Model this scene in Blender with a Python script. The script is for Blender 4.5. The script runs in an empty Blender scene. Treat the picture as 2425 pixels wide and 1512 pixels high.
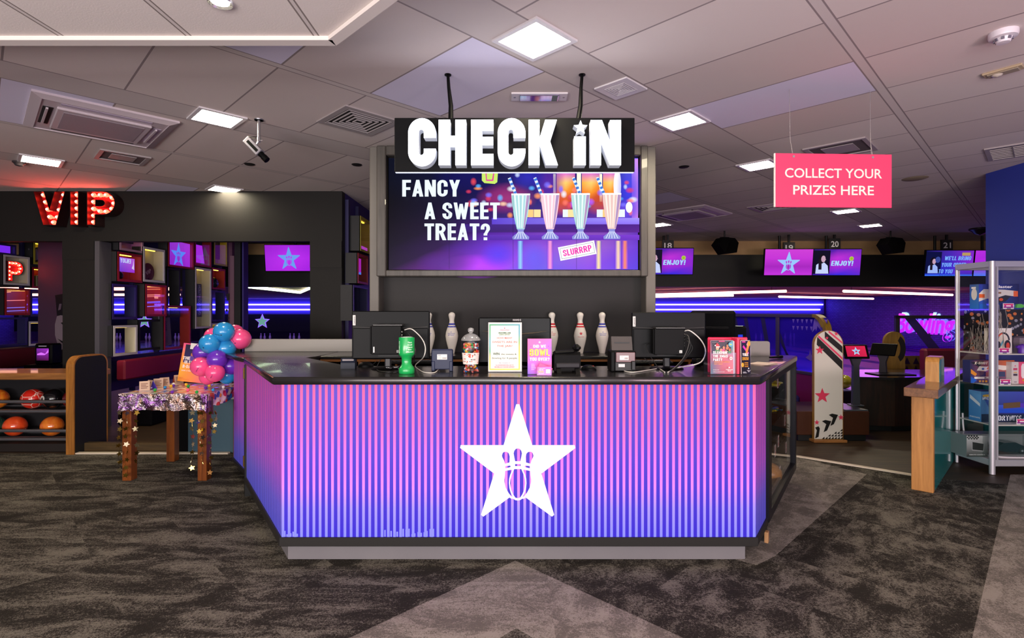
import bpy, bmesh, math, random
from mathutils import Matrix, Vector
scn = bpy.context.scene
COL = scn.collection
RND = random.Random(11)
PI = math.pi

# ---------------------------------------------------------------- camera, world, lights, exposure
H, F, CX, CY, ZC = 1.5, 1270.0, 1212.5, 740.0, 3.05   # eye height, focal length (px), principal point, ceiling height
cd = bpy.data.cameras.new('camera'); cam = bpy.data.objects.new('camera', cd); COL.objects.link(cam)
cam.location = (0, 0, H); cam.rotation_euler = (PI/2, 0, 0)
cd.sensor_width = 36; cd.sensor_fit = 'HORIZONTAL'; cd.lens = F/2425*36; cd.shift_y = -(756-CY)/2425; cd.clip_end = 200
scn.camera = cam
scn.view_settings.view_transform = 'Standard'; scn.view_settings.look = 'None'
scn.view_settings.exposure = 0.0; scn.view_settings.gamma = 1.0; scn.view_settings.use_curve_mapping = False
wd = bpy.data.worlds.new('world'); scn.world = wd; wd.use_nodes = True
bg = wd.node_tree.nodes['Background']; bg.inputs[0].default_value = (0.80, 0.66, 0.72, 1); bg.inputs[1].default_value = 0.25
def area(name, loc, target, sx, sy, power, col):
    l = bpy.data.lights.new(name, 'AREA'); l.shape = 'RECTANGLE'; l.size = sx; l.size_y = sy; l.energy = power; l.color = col
    o = bpy.data.objects.new(name, l); COL.objects.link(o); o.location = loc
    o.rotation_euler = (Vector(target)-Vector(loc)).to_track_quat('-Z', 'Y').to_euler(); return o
area('rear_fill', (-0.3, -1.4, 2.7), (0, 3.6, 0.4), 3.2, 1.2, 50, (1.0, 0.92, 0.83))  # unseen overhead fill added behind the camera for floor and counter front
area('rear_fill', (-0.6, -4.6, 1.25), (-0.3, 4.0, 2.0), 8.0, 1.0, 500, (1.0, 0.94, 0.92))  # broad low fill added behind the camera to brighten counter and ceiling
area('lane_fill', (9.0, 19.0, 2.17), (9.0, 19.0, 0), 12, 9, 900, (0.50, 0.11, 1.0))  # wide unseen violet fill added over the right lanes
area('lane_fill', (-13.0, 22.0, 2.17), (-13.0, 22.0, 0), 14, 8, 200, (0.25, 0.18, 1.0))  # matching blue-violet fill added over the left lanes, no visible fitting
area('rear_fill', (3.6, -1.2, 1.1), (4.5, 3.0, 3.0), 1.2, 0.8, 90, (1.0, 0.70, 0.78))  # unseen pink fill added to tint and lift the right ceiling
area('rear_fill', (-3.4, -1.2, 1.1), (-2.5, 3.0, 3.0), 2.4, 0.8, 95, (1.0, 0.88, 0.84))  # unseen uplight added to brighten the left ceiling

area('rear_fill', (0.6, -1.6, 0.9), (0.4, 2.6, 3.05), 2.4, 0.8, 40, (0.95, 0.90, 1.0))  # unseen central uplight added for the near ceiling

def at(px, py, Y): return Vector(((px-CX)/F*Y, Y, H-(py-CY)/F*Y))
def onz(px, py, z): return at(px, py, F*(H-z)/(py-CY))
def ceil(px, py): return onz(px, py, ZC)

# ---------------------------------------------------------------- materials
def lin(h):
    if not isinstance(h, str): return tuple(h)
    h = h.lstrip('#'); o = []
    for i in (0, 2, 4):
        c = int(h[i:i+2], 16)/255; o.append(c/12.92 if c <= .04045 else ((c+.055)/1.055)**2.4)
    return tuple(o)
MC = {}
class N:                                                   # a tiny node helper
    def __init__(s, name):
        s.m = bpy.data.materials.new(name); s.m.use_nodes = True; s.t = s.m.node_tree; s.b = s.t.nodes['Principled BSDF']; s.o = s.t.nodes['Material Output']
    def n(s, ty, **kw):
        x = s.t.nodes.new(ty)
        for k, v in kw.items(): setattr(x, k, v)
        return x
    def l(s, a, b): s.t.links.new(a, b)
    def val(s, x, sock):
        if hasattr(x, 'is_linked'): s.l(x, sock)
        else: sock.default_value = x
    def ma(s, op, a, b=0.0, c=0.0):
        x = s.n('ShaderNodeMath', operation=op)
        for i, v in enumerate((a, b, c)): s.val(v, x.inputs[i])
        return x.outputs[0]
    def mix(s, f, a, b):
        x = s.n('ShaderNodeMix', data_type='RGBA'); s.val(f, x.inputs[0])
        for v, k in ((a, 6), (b, 7)):
            if hasattr(v, 'is_linked'): s.l(v, x.inputs[k])
            else: x.inputs[k].default_value = lin(v)+(1,)
        return x.outputs[2]
    def ramp(s, f, stops, interp='LINEAR'):
        x = s.n('ShaderNodeValToRGB'); s.l(f, x.inputs[0]); r = x.color_ramp; r.interpolation = interp
        while len(r.elements) < len(stops): r.elements.new(0.5)
        for e, (p, c) in zip(r.elements, stops): e.position = p; e.color = lin(c)+(1,)
        return x.outputs[0]
    def obj(s): return s.n('ShaderNodeTexCoord').outputs['Object']
    def sep(s, v):
        x = s.n('ShaderNodeSeparateXYZ'); s.l(v, x.inputs[0]); return x.outputs
    def com(s, a, b, c=0.0):
        x = s.n('ShaderNodeCombineXYZ')
        for i, v in enumerate((a, b, c)): s.val(v, x.inputs[i])
        return x.outputs[0]
    def noise(s, vec, scale, detail=4, rough=.55, dist=0):
        x = s.n('ShaderNodeTexNoise'); s.l(vec, x.inputs['Vector']); x.inputs['Scale'].default_value = scale; x.inputs['Detail'].default_value = detail
        x.inputs['Roughness'].default_value = rough; x.inputs['Distortion'].default_value = dist; return x.outputs[0]
    def white(s, vec):
        x = s.n('ShaderNodeTexWhiteNoise'); s.l(vec, x.inputs['Vector']); return x.outputs['Value'], x.outputs['Color']
    def bump(s, h, st=.3, d=.01):
        x = s.n('ShaderNodeBump'); x.inputs['Strength'].default_value = st; x.inputs['Distance'].default_value = d; s.l(h, x.inputs['Height']); s.l(x.outputs[0], s.b.inputs['Normal'])
    def set(s, col=None, rough=None, metal=None, coat=None, spec=None):
        for k, v in (('Base Color', col), ('Roughness', rough), ('Metallic', metal), ('Coat Weight', coat), ('Specular IOR Level', spec)):
            if v is None: continue
            if hasattr(v, 'is_linked'): s.l(v, s.b.inputs[k])
            elif k == 'Base Color': s.b.inputs[k].default_value = lin(v)+(1,)
            else: s.b.inputs[k].default_value = v
        return s
def P(name, col, rough=.5, metal=0, em=0, emc=None, coat=0, nz=None, bp=None, spec=.5):
    if name in MC: return MC[name]
    k = N(name); k.set(col, rough, metal, coat, spec)
    if nz:
        f = k.noise(k.obj(), nz[1], 5, .6); k.l(k.mix(f, col, nz[0]), k.b.inputs['Base Color'])
    if bp: k.bump(k.noise(k.obj(), bp[0], 4), bp[1], .004)
    if em:
        k.b.inputs['Emission Color'].default_value = lin(emc or col)+(1,); k.b.inputs['Emission Strength'].default_value = em
    MC[name] = k.m; return k.m
def glass(name, tint='#ffffff', gloss=.06, rough=.02, dark=1.0):
    if name in MC: return MC[name]
    k = N(name); t = k.n('ShaderNodeBsdfTransparent'); t.inputs[0].default_value = tuple(c*dark for c in lin(tint))+(1,)
    g = k.n('ShaderNodeBsdfGlossy'); g.inputs[1].default_value = rough
    lw = k.n('ShaderNodeLayerWeight'); lw.inputs[0].default_value = .5; fr = k.ma('MULTIPLY', k.ma('POWER', lw.outputs['Facing'], 5.0), .8)
    mx = k.n('ShaderNodeMixShader'); k.l(k.ma('ADD', fr, gloss*.6), mx.inputs[0]); k.l(t.outputs[0], mx.inputs[1]); k.l(g.outputs[0], mx.inputs[2])
    k.l(mx.outputs[0], k.o.inputs[0]); MC[name] = k.m; return k.m
def attr_mat(name, strength, rough=.4, alpha=False):                    # prints (strength 0) and lit screens: colours of the artwork
    k = N(name); a = k.n('ShaderNodeVertexColor', layer_name='art')
    if strength:
        k.set('#050505', .3, spec=.08); k.l(a.outputs[0], k.b.inputs['Emission Color']); k.b.inputs['Emission Strength'].default_value = strength
    else: k.set(a.outputs[0], rough)
    if alpha: k.l(a.outputs['Alpha'], k.b.inputs['Alpha'])
    MC[name] = k.m; return k.m
def stripes(name, per=.037):
    k = N(name); x, y, z = k.sep(k.obj())
    m = k.ma('LESS_THAN', k.ma('FRACT', k.ma('DIVIDE', x, per)), .43)
    f = k.ma('DIVIDE', z, .95)
    a = k.ramp(f, [(0, '#7d86ff'), (.18, '#9a8dff'), (.42, '#f478e4'), (.72, '#fb66b4'), (1, '#f85c90')])
    b = k.ramp(f, [(0, '#3426c4'), (1, '#5a48bc')])
    k.set(k.mix(m, b, a), .5, spec=.2); MC[name] = k.m; return k.m
def wood(name, a, b, rough=.45, axis=0, sc=6, coat=.2):
    k = N(name); mp = k.n('ShaderNodeMapping'); k.l(k.obj(), mp.inputs[0]); s = [14.0, 14.0, 14.0]; s[axis] = 1.2; mp.inputs['Scale'].default_value = s
    f = k.noise(mp.outputs[0], sc*.35, 8, .65, .6); k.set(k.ramp(f, [(.3, a), (.7, b)]), rough, coat=coat); k.bump(f, .15, .003); MC[name] = k.m; return k.m

# ---------------------------------------------------------------- mesh building
class MB:
    def __init__(s): s.v = []; s.f = []; s.m = []; s.s = []; s.mi = 0; s.M = None
    def add(s, vs, fs, sm=False, M=None):
        n = len(s.v); M = M or s.M
        for v in vs: v = Vector(v); s.v.append(M @ v if M else v)
        for f in fs: s.f.append([i+n for i in f]); s.m.append(s.mi); s.s.append(sm)
        return s
    def box(s, x0, x1, y0, y1, z0, z1, b=0, M=None):
        lo = (x0, y0, z0); hi = (x1, y1, z1)
        if b <= 0:
            vs = [(x, y, z) for z in (z0, z1) for y in (y0, y1) for x in (x0, x1)]
            return s.add(vs, [(0, 2, 3, 1), (4, 5, 7, 6), (0, 1, 5, 4), (2, 6, 7, 3), (0, 4, 6, 2), (1, 3, 7, 5)], M=M)
        b = min(b, (x1-x0)*.49, (y1-y0)*.49, (z1-z0)*.49)
        idx = {}; vs = []
        for c in [(i, j, k) for i in (0, 1) for j in (0, 1) for k in (0, 1)]:
            for a in range(3):
                p = [(hi[q] if c[q] else lo[q]) if q == a else ((hi[q]-b) if c[q] else (lo[q]+b)) for q in range(3)]
                idx[c, a] = len(vs); vs.append(p)
        fs = []; ctr = Vector([(lo[q]+hi[q])/2 for q in range(3)])
        def face(l):
            n = (Vector(vs[l[1]])-Vector(vs[l[0]])).cross(Vector(vs[l[2]])-Vector(vs[l[1]])); m = sum((Vector(vs[i]) for i in l), Vector())/len(l)
            fs.append(l if n.dot(m-ctr) > 0 else l[::-1])
        for a in range(3):
            p, q = [t for t in range(3) if t != a]
            for e in (0, 1):
                l = []
                for (u, w) in ((0, 0), (1, 0), (1, 1), (0, 1)):
                    c = [0]*3; c[a] = e; c[p] = u; c[q] = w; l.append(idx[tuple(c), a])
                face(l)
            for u in (0, 1):
                for w in (0, 1):
                    c0 = [0]*3; c0[p] = u; c0[q] = w; c1 = c0[:]; c1[a] = 1
                    face([idx[tuple(c0), p], idx[tuple(c1), p], idx[tuple(c1), q], idx[tuple(c0), q]])
        for c in [(i, j, k) for i in (0, 1) for j in (0, 1) for k in (0, 1)]: face([idx[c, 0], idx[c, 1], idx[c, 2]])
        return s.add(vs, fs, M=M)
    def cyl(s, p0, p1, r0, r1=None, n=16, caps=True, M=None):
        p0 = Vector(p0); p1 = Vector(p1); r1 = r0 if r1 is None else r1; q = (p1-p0).to_track_quat('Z', 'Y'); vs = []
        for p, r in ((p0, r0), (p1, r1)):
            for i in range(n): vs.append(p+q @ Vector((r*math.cos(2*PI*i/n), r*math.sin(2*PI*i/n), 0)))
        s.add(vs, [(i, (i+1) % n, n+(i+1) % n, n+i) for i in range(n)], True, M)
        if caps: s.add(vs, [list(range(n))[::-1], list(range(n, 2*n))], False, M)
        return s
    def tube(s, pts, r, n=8, M=None):
        pts = [Vector(p) for p in pts]; vs = []; L = len(pts); up = None
        for i, p in enumerate(pts):
            t = (pts[min(i+1, L-1)]-pts[max(i-1, 0)]).normalized()
            if up is None: up = Vector((0, 0, 1)) if abs(t.z) < .9 else Vector((1, 0, 0))
            a = t.cross(up).normalized(); b = a.cross(t).normalized(); up = b
            rr = r[i] if isinstance(r, (list, tuple)) else r
            for k in range(n): vs.append(p+a*rr*math.cos(2*PI*k/n)+b*rr*math.sin(2*PI*k/n))
        fs = [(i*n+k, i*n+(k+1) % n, (i+1)*n+(k+1) % n, (i+1)*n+k) for i in range(L-1) for k in range(n)]
        s.add(vs, fs, True, M); s.add(vs, [list(range(n))[::-1], list(range((L-1)*n, L*n))], False, M); return s
    def lathe(s, prof, n=24, c=(0, 0, 0), M=None, sm=True, cap=True):
        vs = []
        for r, z in prof:
            for i in range(n): vs.append((c[0]+r*math.cos(2*PI*i/n), c[1]+r*math.sin(2*PI*i/n), c[2]+z))
        L = len(prof)
        fs = [(j*n+i, j*n+(i+1) % n, (j+1)*n+(i+1) % n, (j+1)*n+i) for j in range(L-1) for i in range(n)]
        s.add(vs, fs, sm, M)
        if cap and prof[0][0] > 1e-4: s.add(vs[:n], [list(range(n))[::-1]], False, M)
        if cap and prof[-1][0] > 1e-4: s.add(vs[-n:], [list(range(n))], False, M)
        return s
    def sph(s, c, r, n=20, m=12, sc=(1, 1, 1), M=None):
        return s.lathe([(r*sc[0]*max(math.sin(PI*j/m), 1e-5), -r*sc[2]*math.cos(PI*j/m)) for j in range(m+1)], n, c, M)
    def prism(s, pts, w0, w1, pl='xz', M=None):            # polygon extruded along the third axis
        f = {'xz': lambda u, v, w: (u, w, v), 'xy': lambda u, v, w: (u, v, w), 'yz': lambda u, v, w: (w, u, v)}[pl]
        n = len(pts); ar = sum(pts[i][0]*pts[(i+1) % n][1]-pts[(i+1) % n][0]*pts[i][1] for i in range(n))
        if (ar < 0) != (pl == 'xz'): pts = pts[::-1]
        vs = [f(u, v, w0) for u, v in pts]+[f(u, v, w1) for u, v in pts]
        return s.add(vs, [list(range(n))[::-1], list(range(n, 2*n))]+[(i, (i+1) % n, n+(i+1) % n, n+i) for i in range(n)], False, M)
    def wall(s, pts, w0, w1, t, pl='xz'):                  # thin rim that follows a closed outline
        n = len(pts); ar = sum(pts[i][0]*pts[(i+1) % n][1]-pts[(i+1) % n][0]*pts[i][1] for i in range(n)); sg = 1 if ar > 0 else -1
        ins = []
        for i in range(n):
            p, q, r = Vector(pts[i-1]).to_2d(), Vector(pts[i]).to_2d(), Vector(pts[(i+1) % n]).to_2d()
            d1 = (q-p).normalized(); d2 = (r-q).normalized(); n1 = Vector((-d1.y, d1.x))*sg; n2 = Vector((-d2.y, d2.x))*sg
            b = (n1+n2); b = b/max(b.length_squared/2, .5); ins.append(q+b*t)
        for i in range(n):
            j = (i+1) % n; s.prism([tuple(pts[i][:2]), tuple(pts[j][:2]), tuple(ins[j]), tuple(ins[i])], w0, w1, pl)
        return s
def mk(name, mb, mat, parent=None, loc=None, rot=None, M=None, kind=None, ang=40):
    me = bpy.data.meshes.new(name); me.from_pydata([tuple(v) for v in mb.v], [], mb.f)
    for m in (mat if isinstance(mat, (list, tuple)) else [mat]): me.materials.append(m)
    me.polygons.foreach_set('material_index', mb.m); me.polygons.foreach_set('use_smooth', mb.s)
    if any(mb.s): me.set_sharp_from_angle(angle=math.radians(ang))
    me.update(); o = bpy.data.objects.new(name, me); COL.objects.link(o); o.parent = parent
    if M is not None: o.matrix_local = M
    if loc is not None: o.location = loc
    if rot is not None: o.rotation_euler = rot
    if kind: o['kind'] = kind
    return o
def tag(o, label=None, cat=None, group=None, kind=None):
    for k, v in (('label', label), ('category', cat), ('group', group), ('kind', kind)):
        if v: o[k] = v
    return o
def thing(name, label, cat, loc=(0, 0, 0), rz=0, group=None):
    o = bpy.data.objects.new(name, None); COL.objects.link(o); o.location = loc; o.rotation_euler = (0, 0, rz); o.empty_display_size = .1
    return tag(o, label, cat, group)
def dup(o, loc=None, rz=None, label=None, group=None, parent=None):
    c = o.copy(); COL.objects.link(c)
    if parent is not None: c.parent = parent
    for ch in list(o.children): dup(ch, parent=c)
    if loc is not None: c.location = loc
    if rz is not None: c.rotation_euler = (0, 0, rz)
    if label: c['label'] = label
    if group: c['group'] = group
    return c
def T(x, y, z, rz=0, rx=0, ry=0): return Matrix.Translation((x, y, z)) @ Matrix.Rotation(rz, 4, 'Z') @ Matrix.Rotation(ry, 4, 'Y') @ Matrix.Rotation(rx, 4, 'X')

# ---------------------------------------------------------------- flat artwork: text, filled outlines with holes
def curve_faces(o):
    COL.objects.link(o); me = bpy.data.meshes.new_from_object(o); r = ([v.co.copy() for v in me.vertices], [tuple(p.vertices) for p in me.polygons])
    bpy.data.meshes.remove(me); d = o.data; bpy.data.objects.remove(o); bpy.data.curves.remove(d); return r
def text_geo(t, bold=.02, ext=0, spacing=1.0):
    c = bpy.data.curves.new('lettering', 'FONT'); c.body = t; c.size = 1; c.offset = bold; c.extrude = ext; c.space_character = spacing; c.resolution_u = 3
    return curve_faces(bpy.data.objects.new('lettering', c))
def outline_geo(contours, ext=0):
    c = bpy.data.curves.new('outline', 'CURVE'); c.dimensions = '2D'; c.fill_mode = 'BOTH'; c.extrude = ext
    for pts in contours:
        sp = c.splines.new('POLY'); sp.points.add(len(pts)-1); sp.use_cyclic_u = True
        for q, p in zip(sp.points, pts): q.co = (p[0], p[1], 0, 1)
    return curve_faces(bpy.data.objects.new('outline', c))
def star_pts(r=1, ri=.4, rot=0, n=5, cx=0, cz=0): return [(cx+(r if i % 2 == 0 else r*ri)*math.sin(rot+PI*i/n), cz+(r if i % 2 == 0 else r*ri)*math.cos(rot+PI*i/n)) for i in range(2*n)]
def mir(l): return [(1578-x, y) for x, y in l]
_c1 = [(642, 655), (666, 660), (684, 678), (694, 715), (690, 785), (637, 800), (625, 760), (606, 725), (600, 703), (610, 670), (624, 659)]
_c2 = [(642, 828), (700, 820), (705, 840), (642, 855)]
_c3 = [(640, 885), (718, 870), (722, 882), (700, 930), (687, 980), (684, 1030), (690, 1090), (705, 1145), (730, 1192), (712, 1190), (680, 1150), (645, 1085), (630, 1020), (629, 990), (636, 940)]
LOGO = [[(772, 88), (809, 88), (963, 577), (1470, 577), (1478, 612), (1072, 917), (1225, 1410), (1198, 1432), (885, 1203), (865, 1217), (842, 1218), (818, 1234), (789, 1239), (760, 1234), (736, 1218), (713, 1217), (690, 1203), (378, 1432), (350, 1410), (508, 917), (100, 610), (108, 577), (620, 577)],
        [(790, 615), (814, 622), (832, 645), (840, 675), (832, 720), (820, 770), (758, 770), (748, 720), (740, 675), (748, 645), (766, 622)],
        [(757, 803), (824, 803), (824, 828), (757, 828)], _c1, mir(_c1), _c2, mir(_c2), _c3, mir(_c3),
        [(748, 863), (832, 863), (860, 930), (876, 990), (880, 1035), (868, 1110), (845, 1165), (818, 1205), (789, 1213), (760, 1205), (733, 1165), (710, 1110), (698, 1035), (702, 990), (718, 930)]]
LOGO = [[((x-789)/1378, (760-y)/1378) for x, y in c] for c in LOGO]     # width 1
_LG = None
def logo_geo():
    global _LG
    if _LG is None: _LG = outline_geo(LOGO)
    return _LG

# a condensed block alphabet (unit height): every letter is a list of polygons
_S, _B = .19, .165
def _R(x0, z0, x1, z1): return [(x0, z0), (x1, z0), (x1, z1), (x0, z1)]
def _arch(x0, x1, zc, rz, up=True, n=8):
    cx, rx = (x0+x1)/2, (x1-x0)/2; sg = 1 if up else -1; o = []
    for i in range(n):
        a, c = PI*i/n, PI*(i+1)/n
        o.append([(cx+rx*math.cos(a), zc+sg*rz*math.sin(a)), (cx+rx*math.cos(c), zc+sg*rz*math.sin(c)), (cx+(rx-_S)*math.cos(c), zc+sg*(rz-_B)*math.sin(c)), (cx+(rx-_S)*math.cos(a), zc+sg*(rz-_B)*math.sin(a))])
    return o
def _bowl(x1, z0, z1, n=8):
    rz = (z1-z0)/2; rx = min(.27, x1-.2); xc = x1-rx; cz = (z0+z1)/2; o = [_R(.0, z1-_B*.9, xc, z1), _R(.0, z0, xc, z0+_B*.9)]
    for i in range(n):
        a, c = -PI/2+PI*i/n, -PI/2+PI*(i+1)/n
        o.append([(xc+rx*math.cos(a), cz+rz*math.sin(a)), (xc+rx*math.cos(c), cz+rz*math.sin(c)), (xc+(rx-_S)*math.cos(c), cz+(rz-_B*.9)*math.sin(c)), (xc+(rx-_S)*math.cos(a), cz+(rz-_B*.9)*math.sin(a))])
    return o
def _m(l, w): return [[(w-x, z) for x, z in p] for p in l]
_st = _R(0, 0, _S, 1); _V = [(0, 1), (.19, 1), (.37, 0), (.20, 0)]; _O = _arch(0, .52, .74, .26)+_arch(0, .52, .26, .26, False)+[_R(0, .26, _S, .74), _R(.33, .26, .52, .74)]
_C = _arch(0, .52, .74, .26)+_arch(0, .52, .26, .26, False)+[_R(0, .26, _S, .74), _R(.33, .60, .52, .74)]
BLOCK = {'A': ([[(0, 0), (.19, 0), (.36, 1), (.20, 1)], [(.56, 0), (.37, 0), (.20, 1), (.36, 1)], _R(.13, .19, .43, .34)], .56), 'B': ([_st]+_bowl(.52, .45, 1)+_bowl(.54, 0, .55), .54), 'C': (_C+[_R(.33, .26, .52, .40)], .52), 'D': ([_st]+_bowl(.54, 0, 1), .54),
         'E': ([_st, _R(0, 0, .44, _B), _R(0, 1-_B, .44, 1), _R(0, .42, .42, .58)], .44), 'F': ([_st, _R(0, 1-_B, .44, 1), _R(0, .40, .41, .56)], .43), 'G': (_C+[_R(.33, .26, .52, .50), _R(.27, .36, .52, .5)], .52), 'H': ([_st, _R(.35, 0, .54, 1), _R(.1, .42, .4, .58)], .54), 'I': ([_st], .19), 'i': ([_R(0, 0, _S, .70), star_pts(.15, .45, 0, 5, _S/2, .86)], .2),
         'J': (_arch(0, .46, .26, .26, False)+[_R(.27, .26, .46, 1), _R(0, .26, _S, .36)], .46), 'j': (_arch(0, .46, .26, .26, False)+[_R(.27, .26, .46, .70), _R(0, .26, _S, .36), _R(.27, .78, .46, .96)], .46), 'K': ([_st, [(.15, .40), (.15, .62), (.35, 1), (.56, 1)], [(.20, .52), (.33, .64), (.58, 0), (.37, 0)]], .57), 'L': ([_st, _R(0, 0, .42, _B)], .42),
         'M': ([_st, _R(.53, 0, .72, 1), [(0, 1), (.20, 1), (.44, .18), (.28, .18)], [(.72, 1), (.52, 1), (.28, .18), (.44, .18)]], .72), 'N': ([_st, _R(.37, 0, .56, 1), [(0, 1), (.20, 1), (.56, 0), (.36, 0)]], .56), 'O': (_O, .52), '0': (_O, .52), 'P': ([_st]+_bowl(.52, .38, 1), .52), 'R': ([_st]+_bowl(.53, .42, 1)+[[(.20, .46), (.40, .48), (.57, 0), (.37, 0)]], .56),
         'S': (_arch(0, .5, .75, .25)+_arch(0, .5, .25, .25, False)+[[(0, .76), (0, .64), (.31, .36), (.31, .24), (.5, .24), (.5, .37), (.19, .65), (.19, .76)], _R(.31, .66, .5, .76), _R(0, .24, _S, .34)], .5), 'T': ([_R(0, 1-_B, .5, 1), _R(.155, 0, .345, 1)], .5), 'U': (_arch(0, .52, .26, .26, False)+[_R(0, .26, _S, 1), _R(.33, .26, .52, 1)], .52),
         'V': ([_V]+_m([_V], .57), .57), 'W': ([[(0, 1), (.18, 1), (.32, 0), (.16, 0)], [(.31, .92), (.47, .92), (.32, 0), (.16, 0)], [(.31, .92), (.47, .92), (.62, 0), (.46, 0)], [(.78, 1), (.60, 1), (.46, 0), (.62, 0)]], .78), 'X': ([[(0, 0), (.20, 0), (.56, 1), (.36, 1)], [(.36, 0), (.56, 0), (.20, 1), (0, 1)]], .56), 'Y': ([_R(.18, 0, .37, .46), [(0, 1), (.19, 1), (.37, .44), (.18, .38)], [(.55, 1), (.36, 1), (.18, .44), (.37, .38)]], .55),
         'Z': ([_R(0, 0, .46, _B), _R(0, 1-_B, .46, 1), [(0, _B), (.2, _B), (.46, 1-_B), (.26, 1-_B)]], .46), '?': (_arch(0, .48, .75, .25)+[_R(.29, .62, .48, .76), _R(0, .64, _S, .76), [(.29, .64), (.48, .64), (.34, .38), (.15, .34)], _R(.15, .28, .34, .40), _R(.15, 0, .34, .17)], .48), '!': ([_R(0, .28, _S, 1), _R(0, 0, _S, .18)], .19), "'": ([_R(0, .68, .14, 1)], .14), '-': ([_R(0, .38, .28, .54)], .28), '·': ([_R(0, .4, .15, .55)], .15),
         '2': (_arch(0, .48, .75, .25)+[[(.29, .72), (.48, .72), (.2, .15), (0, .15)], _R(0, 0, .48, _B), _R(0, .64, _S, .76)], .48), '5': ([_R(0, 1-_B, .46, 1), _R(0, .45, _S, 1)]+_bowl(.5, 0, .62)[0:1]+_arch(0, .5, .25, .25, False)+_arch(0, .5, .36, .25)+[_R(.31, .25, .5, .36), _R(0, .25, _S, .32)], .5), ' ': ([], .22)}
def block_geo(t, gap=.075):
    vs, fs, x = [], [], 0
    for ch in t:
        if ch not in BLOCK: return None
        ps, w = BLOCK[ch]
        for p in ps: n = len(vs); vs += [Vector((x+a, b*.72, 0)) for a, b in p]; fs.append(tuple(range(n, n+len(p))))
        x += w+gap
    return vs, fs
class Pic:
    E = .0004
    def __init__(s): s.v = []; s.f = []; s.c = []; s.k = 0
    def raw(s, vs, fs, cols):
        n = len(s.v); y = -s.k*s.E; s.k += 1
        for i, (x, z) in enumerate(vs): s.v.append((x, y, z)); s.c.append(lin(cols[i] if isinstance(cols, list) else cols))
        for f in fs:
            a = [vs[i] for i in f]; ar = sum(a[i][0]*a[(i+1) % len(a)][1]-a[(i+1) % len(a)][0]*a[i][1] for i in range(len(a)))
            f = list(f) if ar > 0 else list(f)[::-1]; s.f.append([i+n for i in f])
        return s
    def poly(s, pts, col): return s.raw(pts, [range(len(pts))], col)
    def rect(s, x0, z0, x1, z1, col):                       # col: one, or [bl, br, tr, tl]
        return s.raw([(x0, z0), (x1, z0), (x1, z1), (x0, z1)], [(0, 1, 2, 3)], col)
    def grid(s, x0, z0, x1, z1, rows):                      # rows of colours from the bottom up, blended
        nz, nx = len(rows), len(rows[0]); vs = []; cs = []
        for j in range(nz):
            for i in range(nx): vs.append((x0+(x1-x0)*i/(nx-1), z0+(z1-z0)*j/(nz-1))); cs.append(rows[j][i])
        return s.raw(vs, [(j*nx+i, j*nx+i+1, (j+1)*nx+i+1, (j+1)*nx+i) for j in range(nz-1) for i in range(nx-1)], cs)
    def ell(s, cx, cz, rx, rz, col, n=18): return s.poly([(cx+rx*math.cos(2*PI*i/n), cz+rz*math.sin(2*PI*i/n)) for i in range(n)], col)
    def star(s, cx, cz, r, col, ri=.42, rot=0): return s.poly(star_pts(r, ri, rot, 5, cx, cz), col)
    def line(s, p, q, w, col):
        d = Vector((q[0]-p[0], q[1]-p[1])).normalized(); n = Vector((-d.y, d.x))*w/2
        return s.poly([(p[0]+n.x, p[1]+n.y), (q[0]+n.x, q[1]+n.y), (q[0]-n.x, q[1]-n.y), (p[0]-n.x, p[1]-n.y)], col)
    def geo(s, g, cx, cz, sx, sz, col, rot=0, shear=0):
        ca, sa = math.cos(rot), math.sin(rot); vs = []
        for v in g[0]:
            x, z = v[0]*sx, v[1]*sz; x += shear*z; vs.append((cx+x*ca-z*sa, cz+x*sa+z*ca))
        return s.raw(vs, g[1], col)
    def text(s, t, cx, cz, h, col, w=None, bold=.025, al='c', rot=0, shear=0, cond=.72):   # h = cap height, w = full width
        g = block_geo(t) if bold >= .03 else None
        g = g or text_geo(t, min(bold, .025)); xs = [v.x for v in g[0]]
        if not xs: return s
        x0, x1 = min(xs), max(xs); sz = h/.72; sx = (w/(x1-x0)) if w else sz*cond
        off = {'c': -(x0+x1)/2, 'l': -x0, 'r': -x1}[al]
        g = ([Vector((v.x+off, v.y-.36, 0)) for v in g[0]], g[1]); return s.geo(g, cx, cz, sx, sz, col, rot, shear)
    def logo(s, cx, cz, w, col): return s.geo(logo_geo(), cx, cz, w, w, col)
    def build(s, name, mat, parent=None, M=None):
        me = bpy.data.meshes.new(name); me.from_pydata(s.v, [], s.f); a = me.color_attributes.new('art', 'FLOAT_COLOR', 'POINT')
        for i, c in enumerate(s.c): a.data[i].color = tuple(c)+((1,) if len(c) == 3 else ())
        me.materials.append(mat); me.update(); o = bpy.data.objects.new(name, me); COL.objects.link(o); o.parent = parent
        if M is not None: o.matrix_local = M
        return o
PRINT = attr_mat('printed_artwork', 0); SCREEN = attr_mat('lit_screen', 1.0); BIGSCREEN = attr_mat('lit_wall_screen', 1.1, alpha=True)
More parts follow.
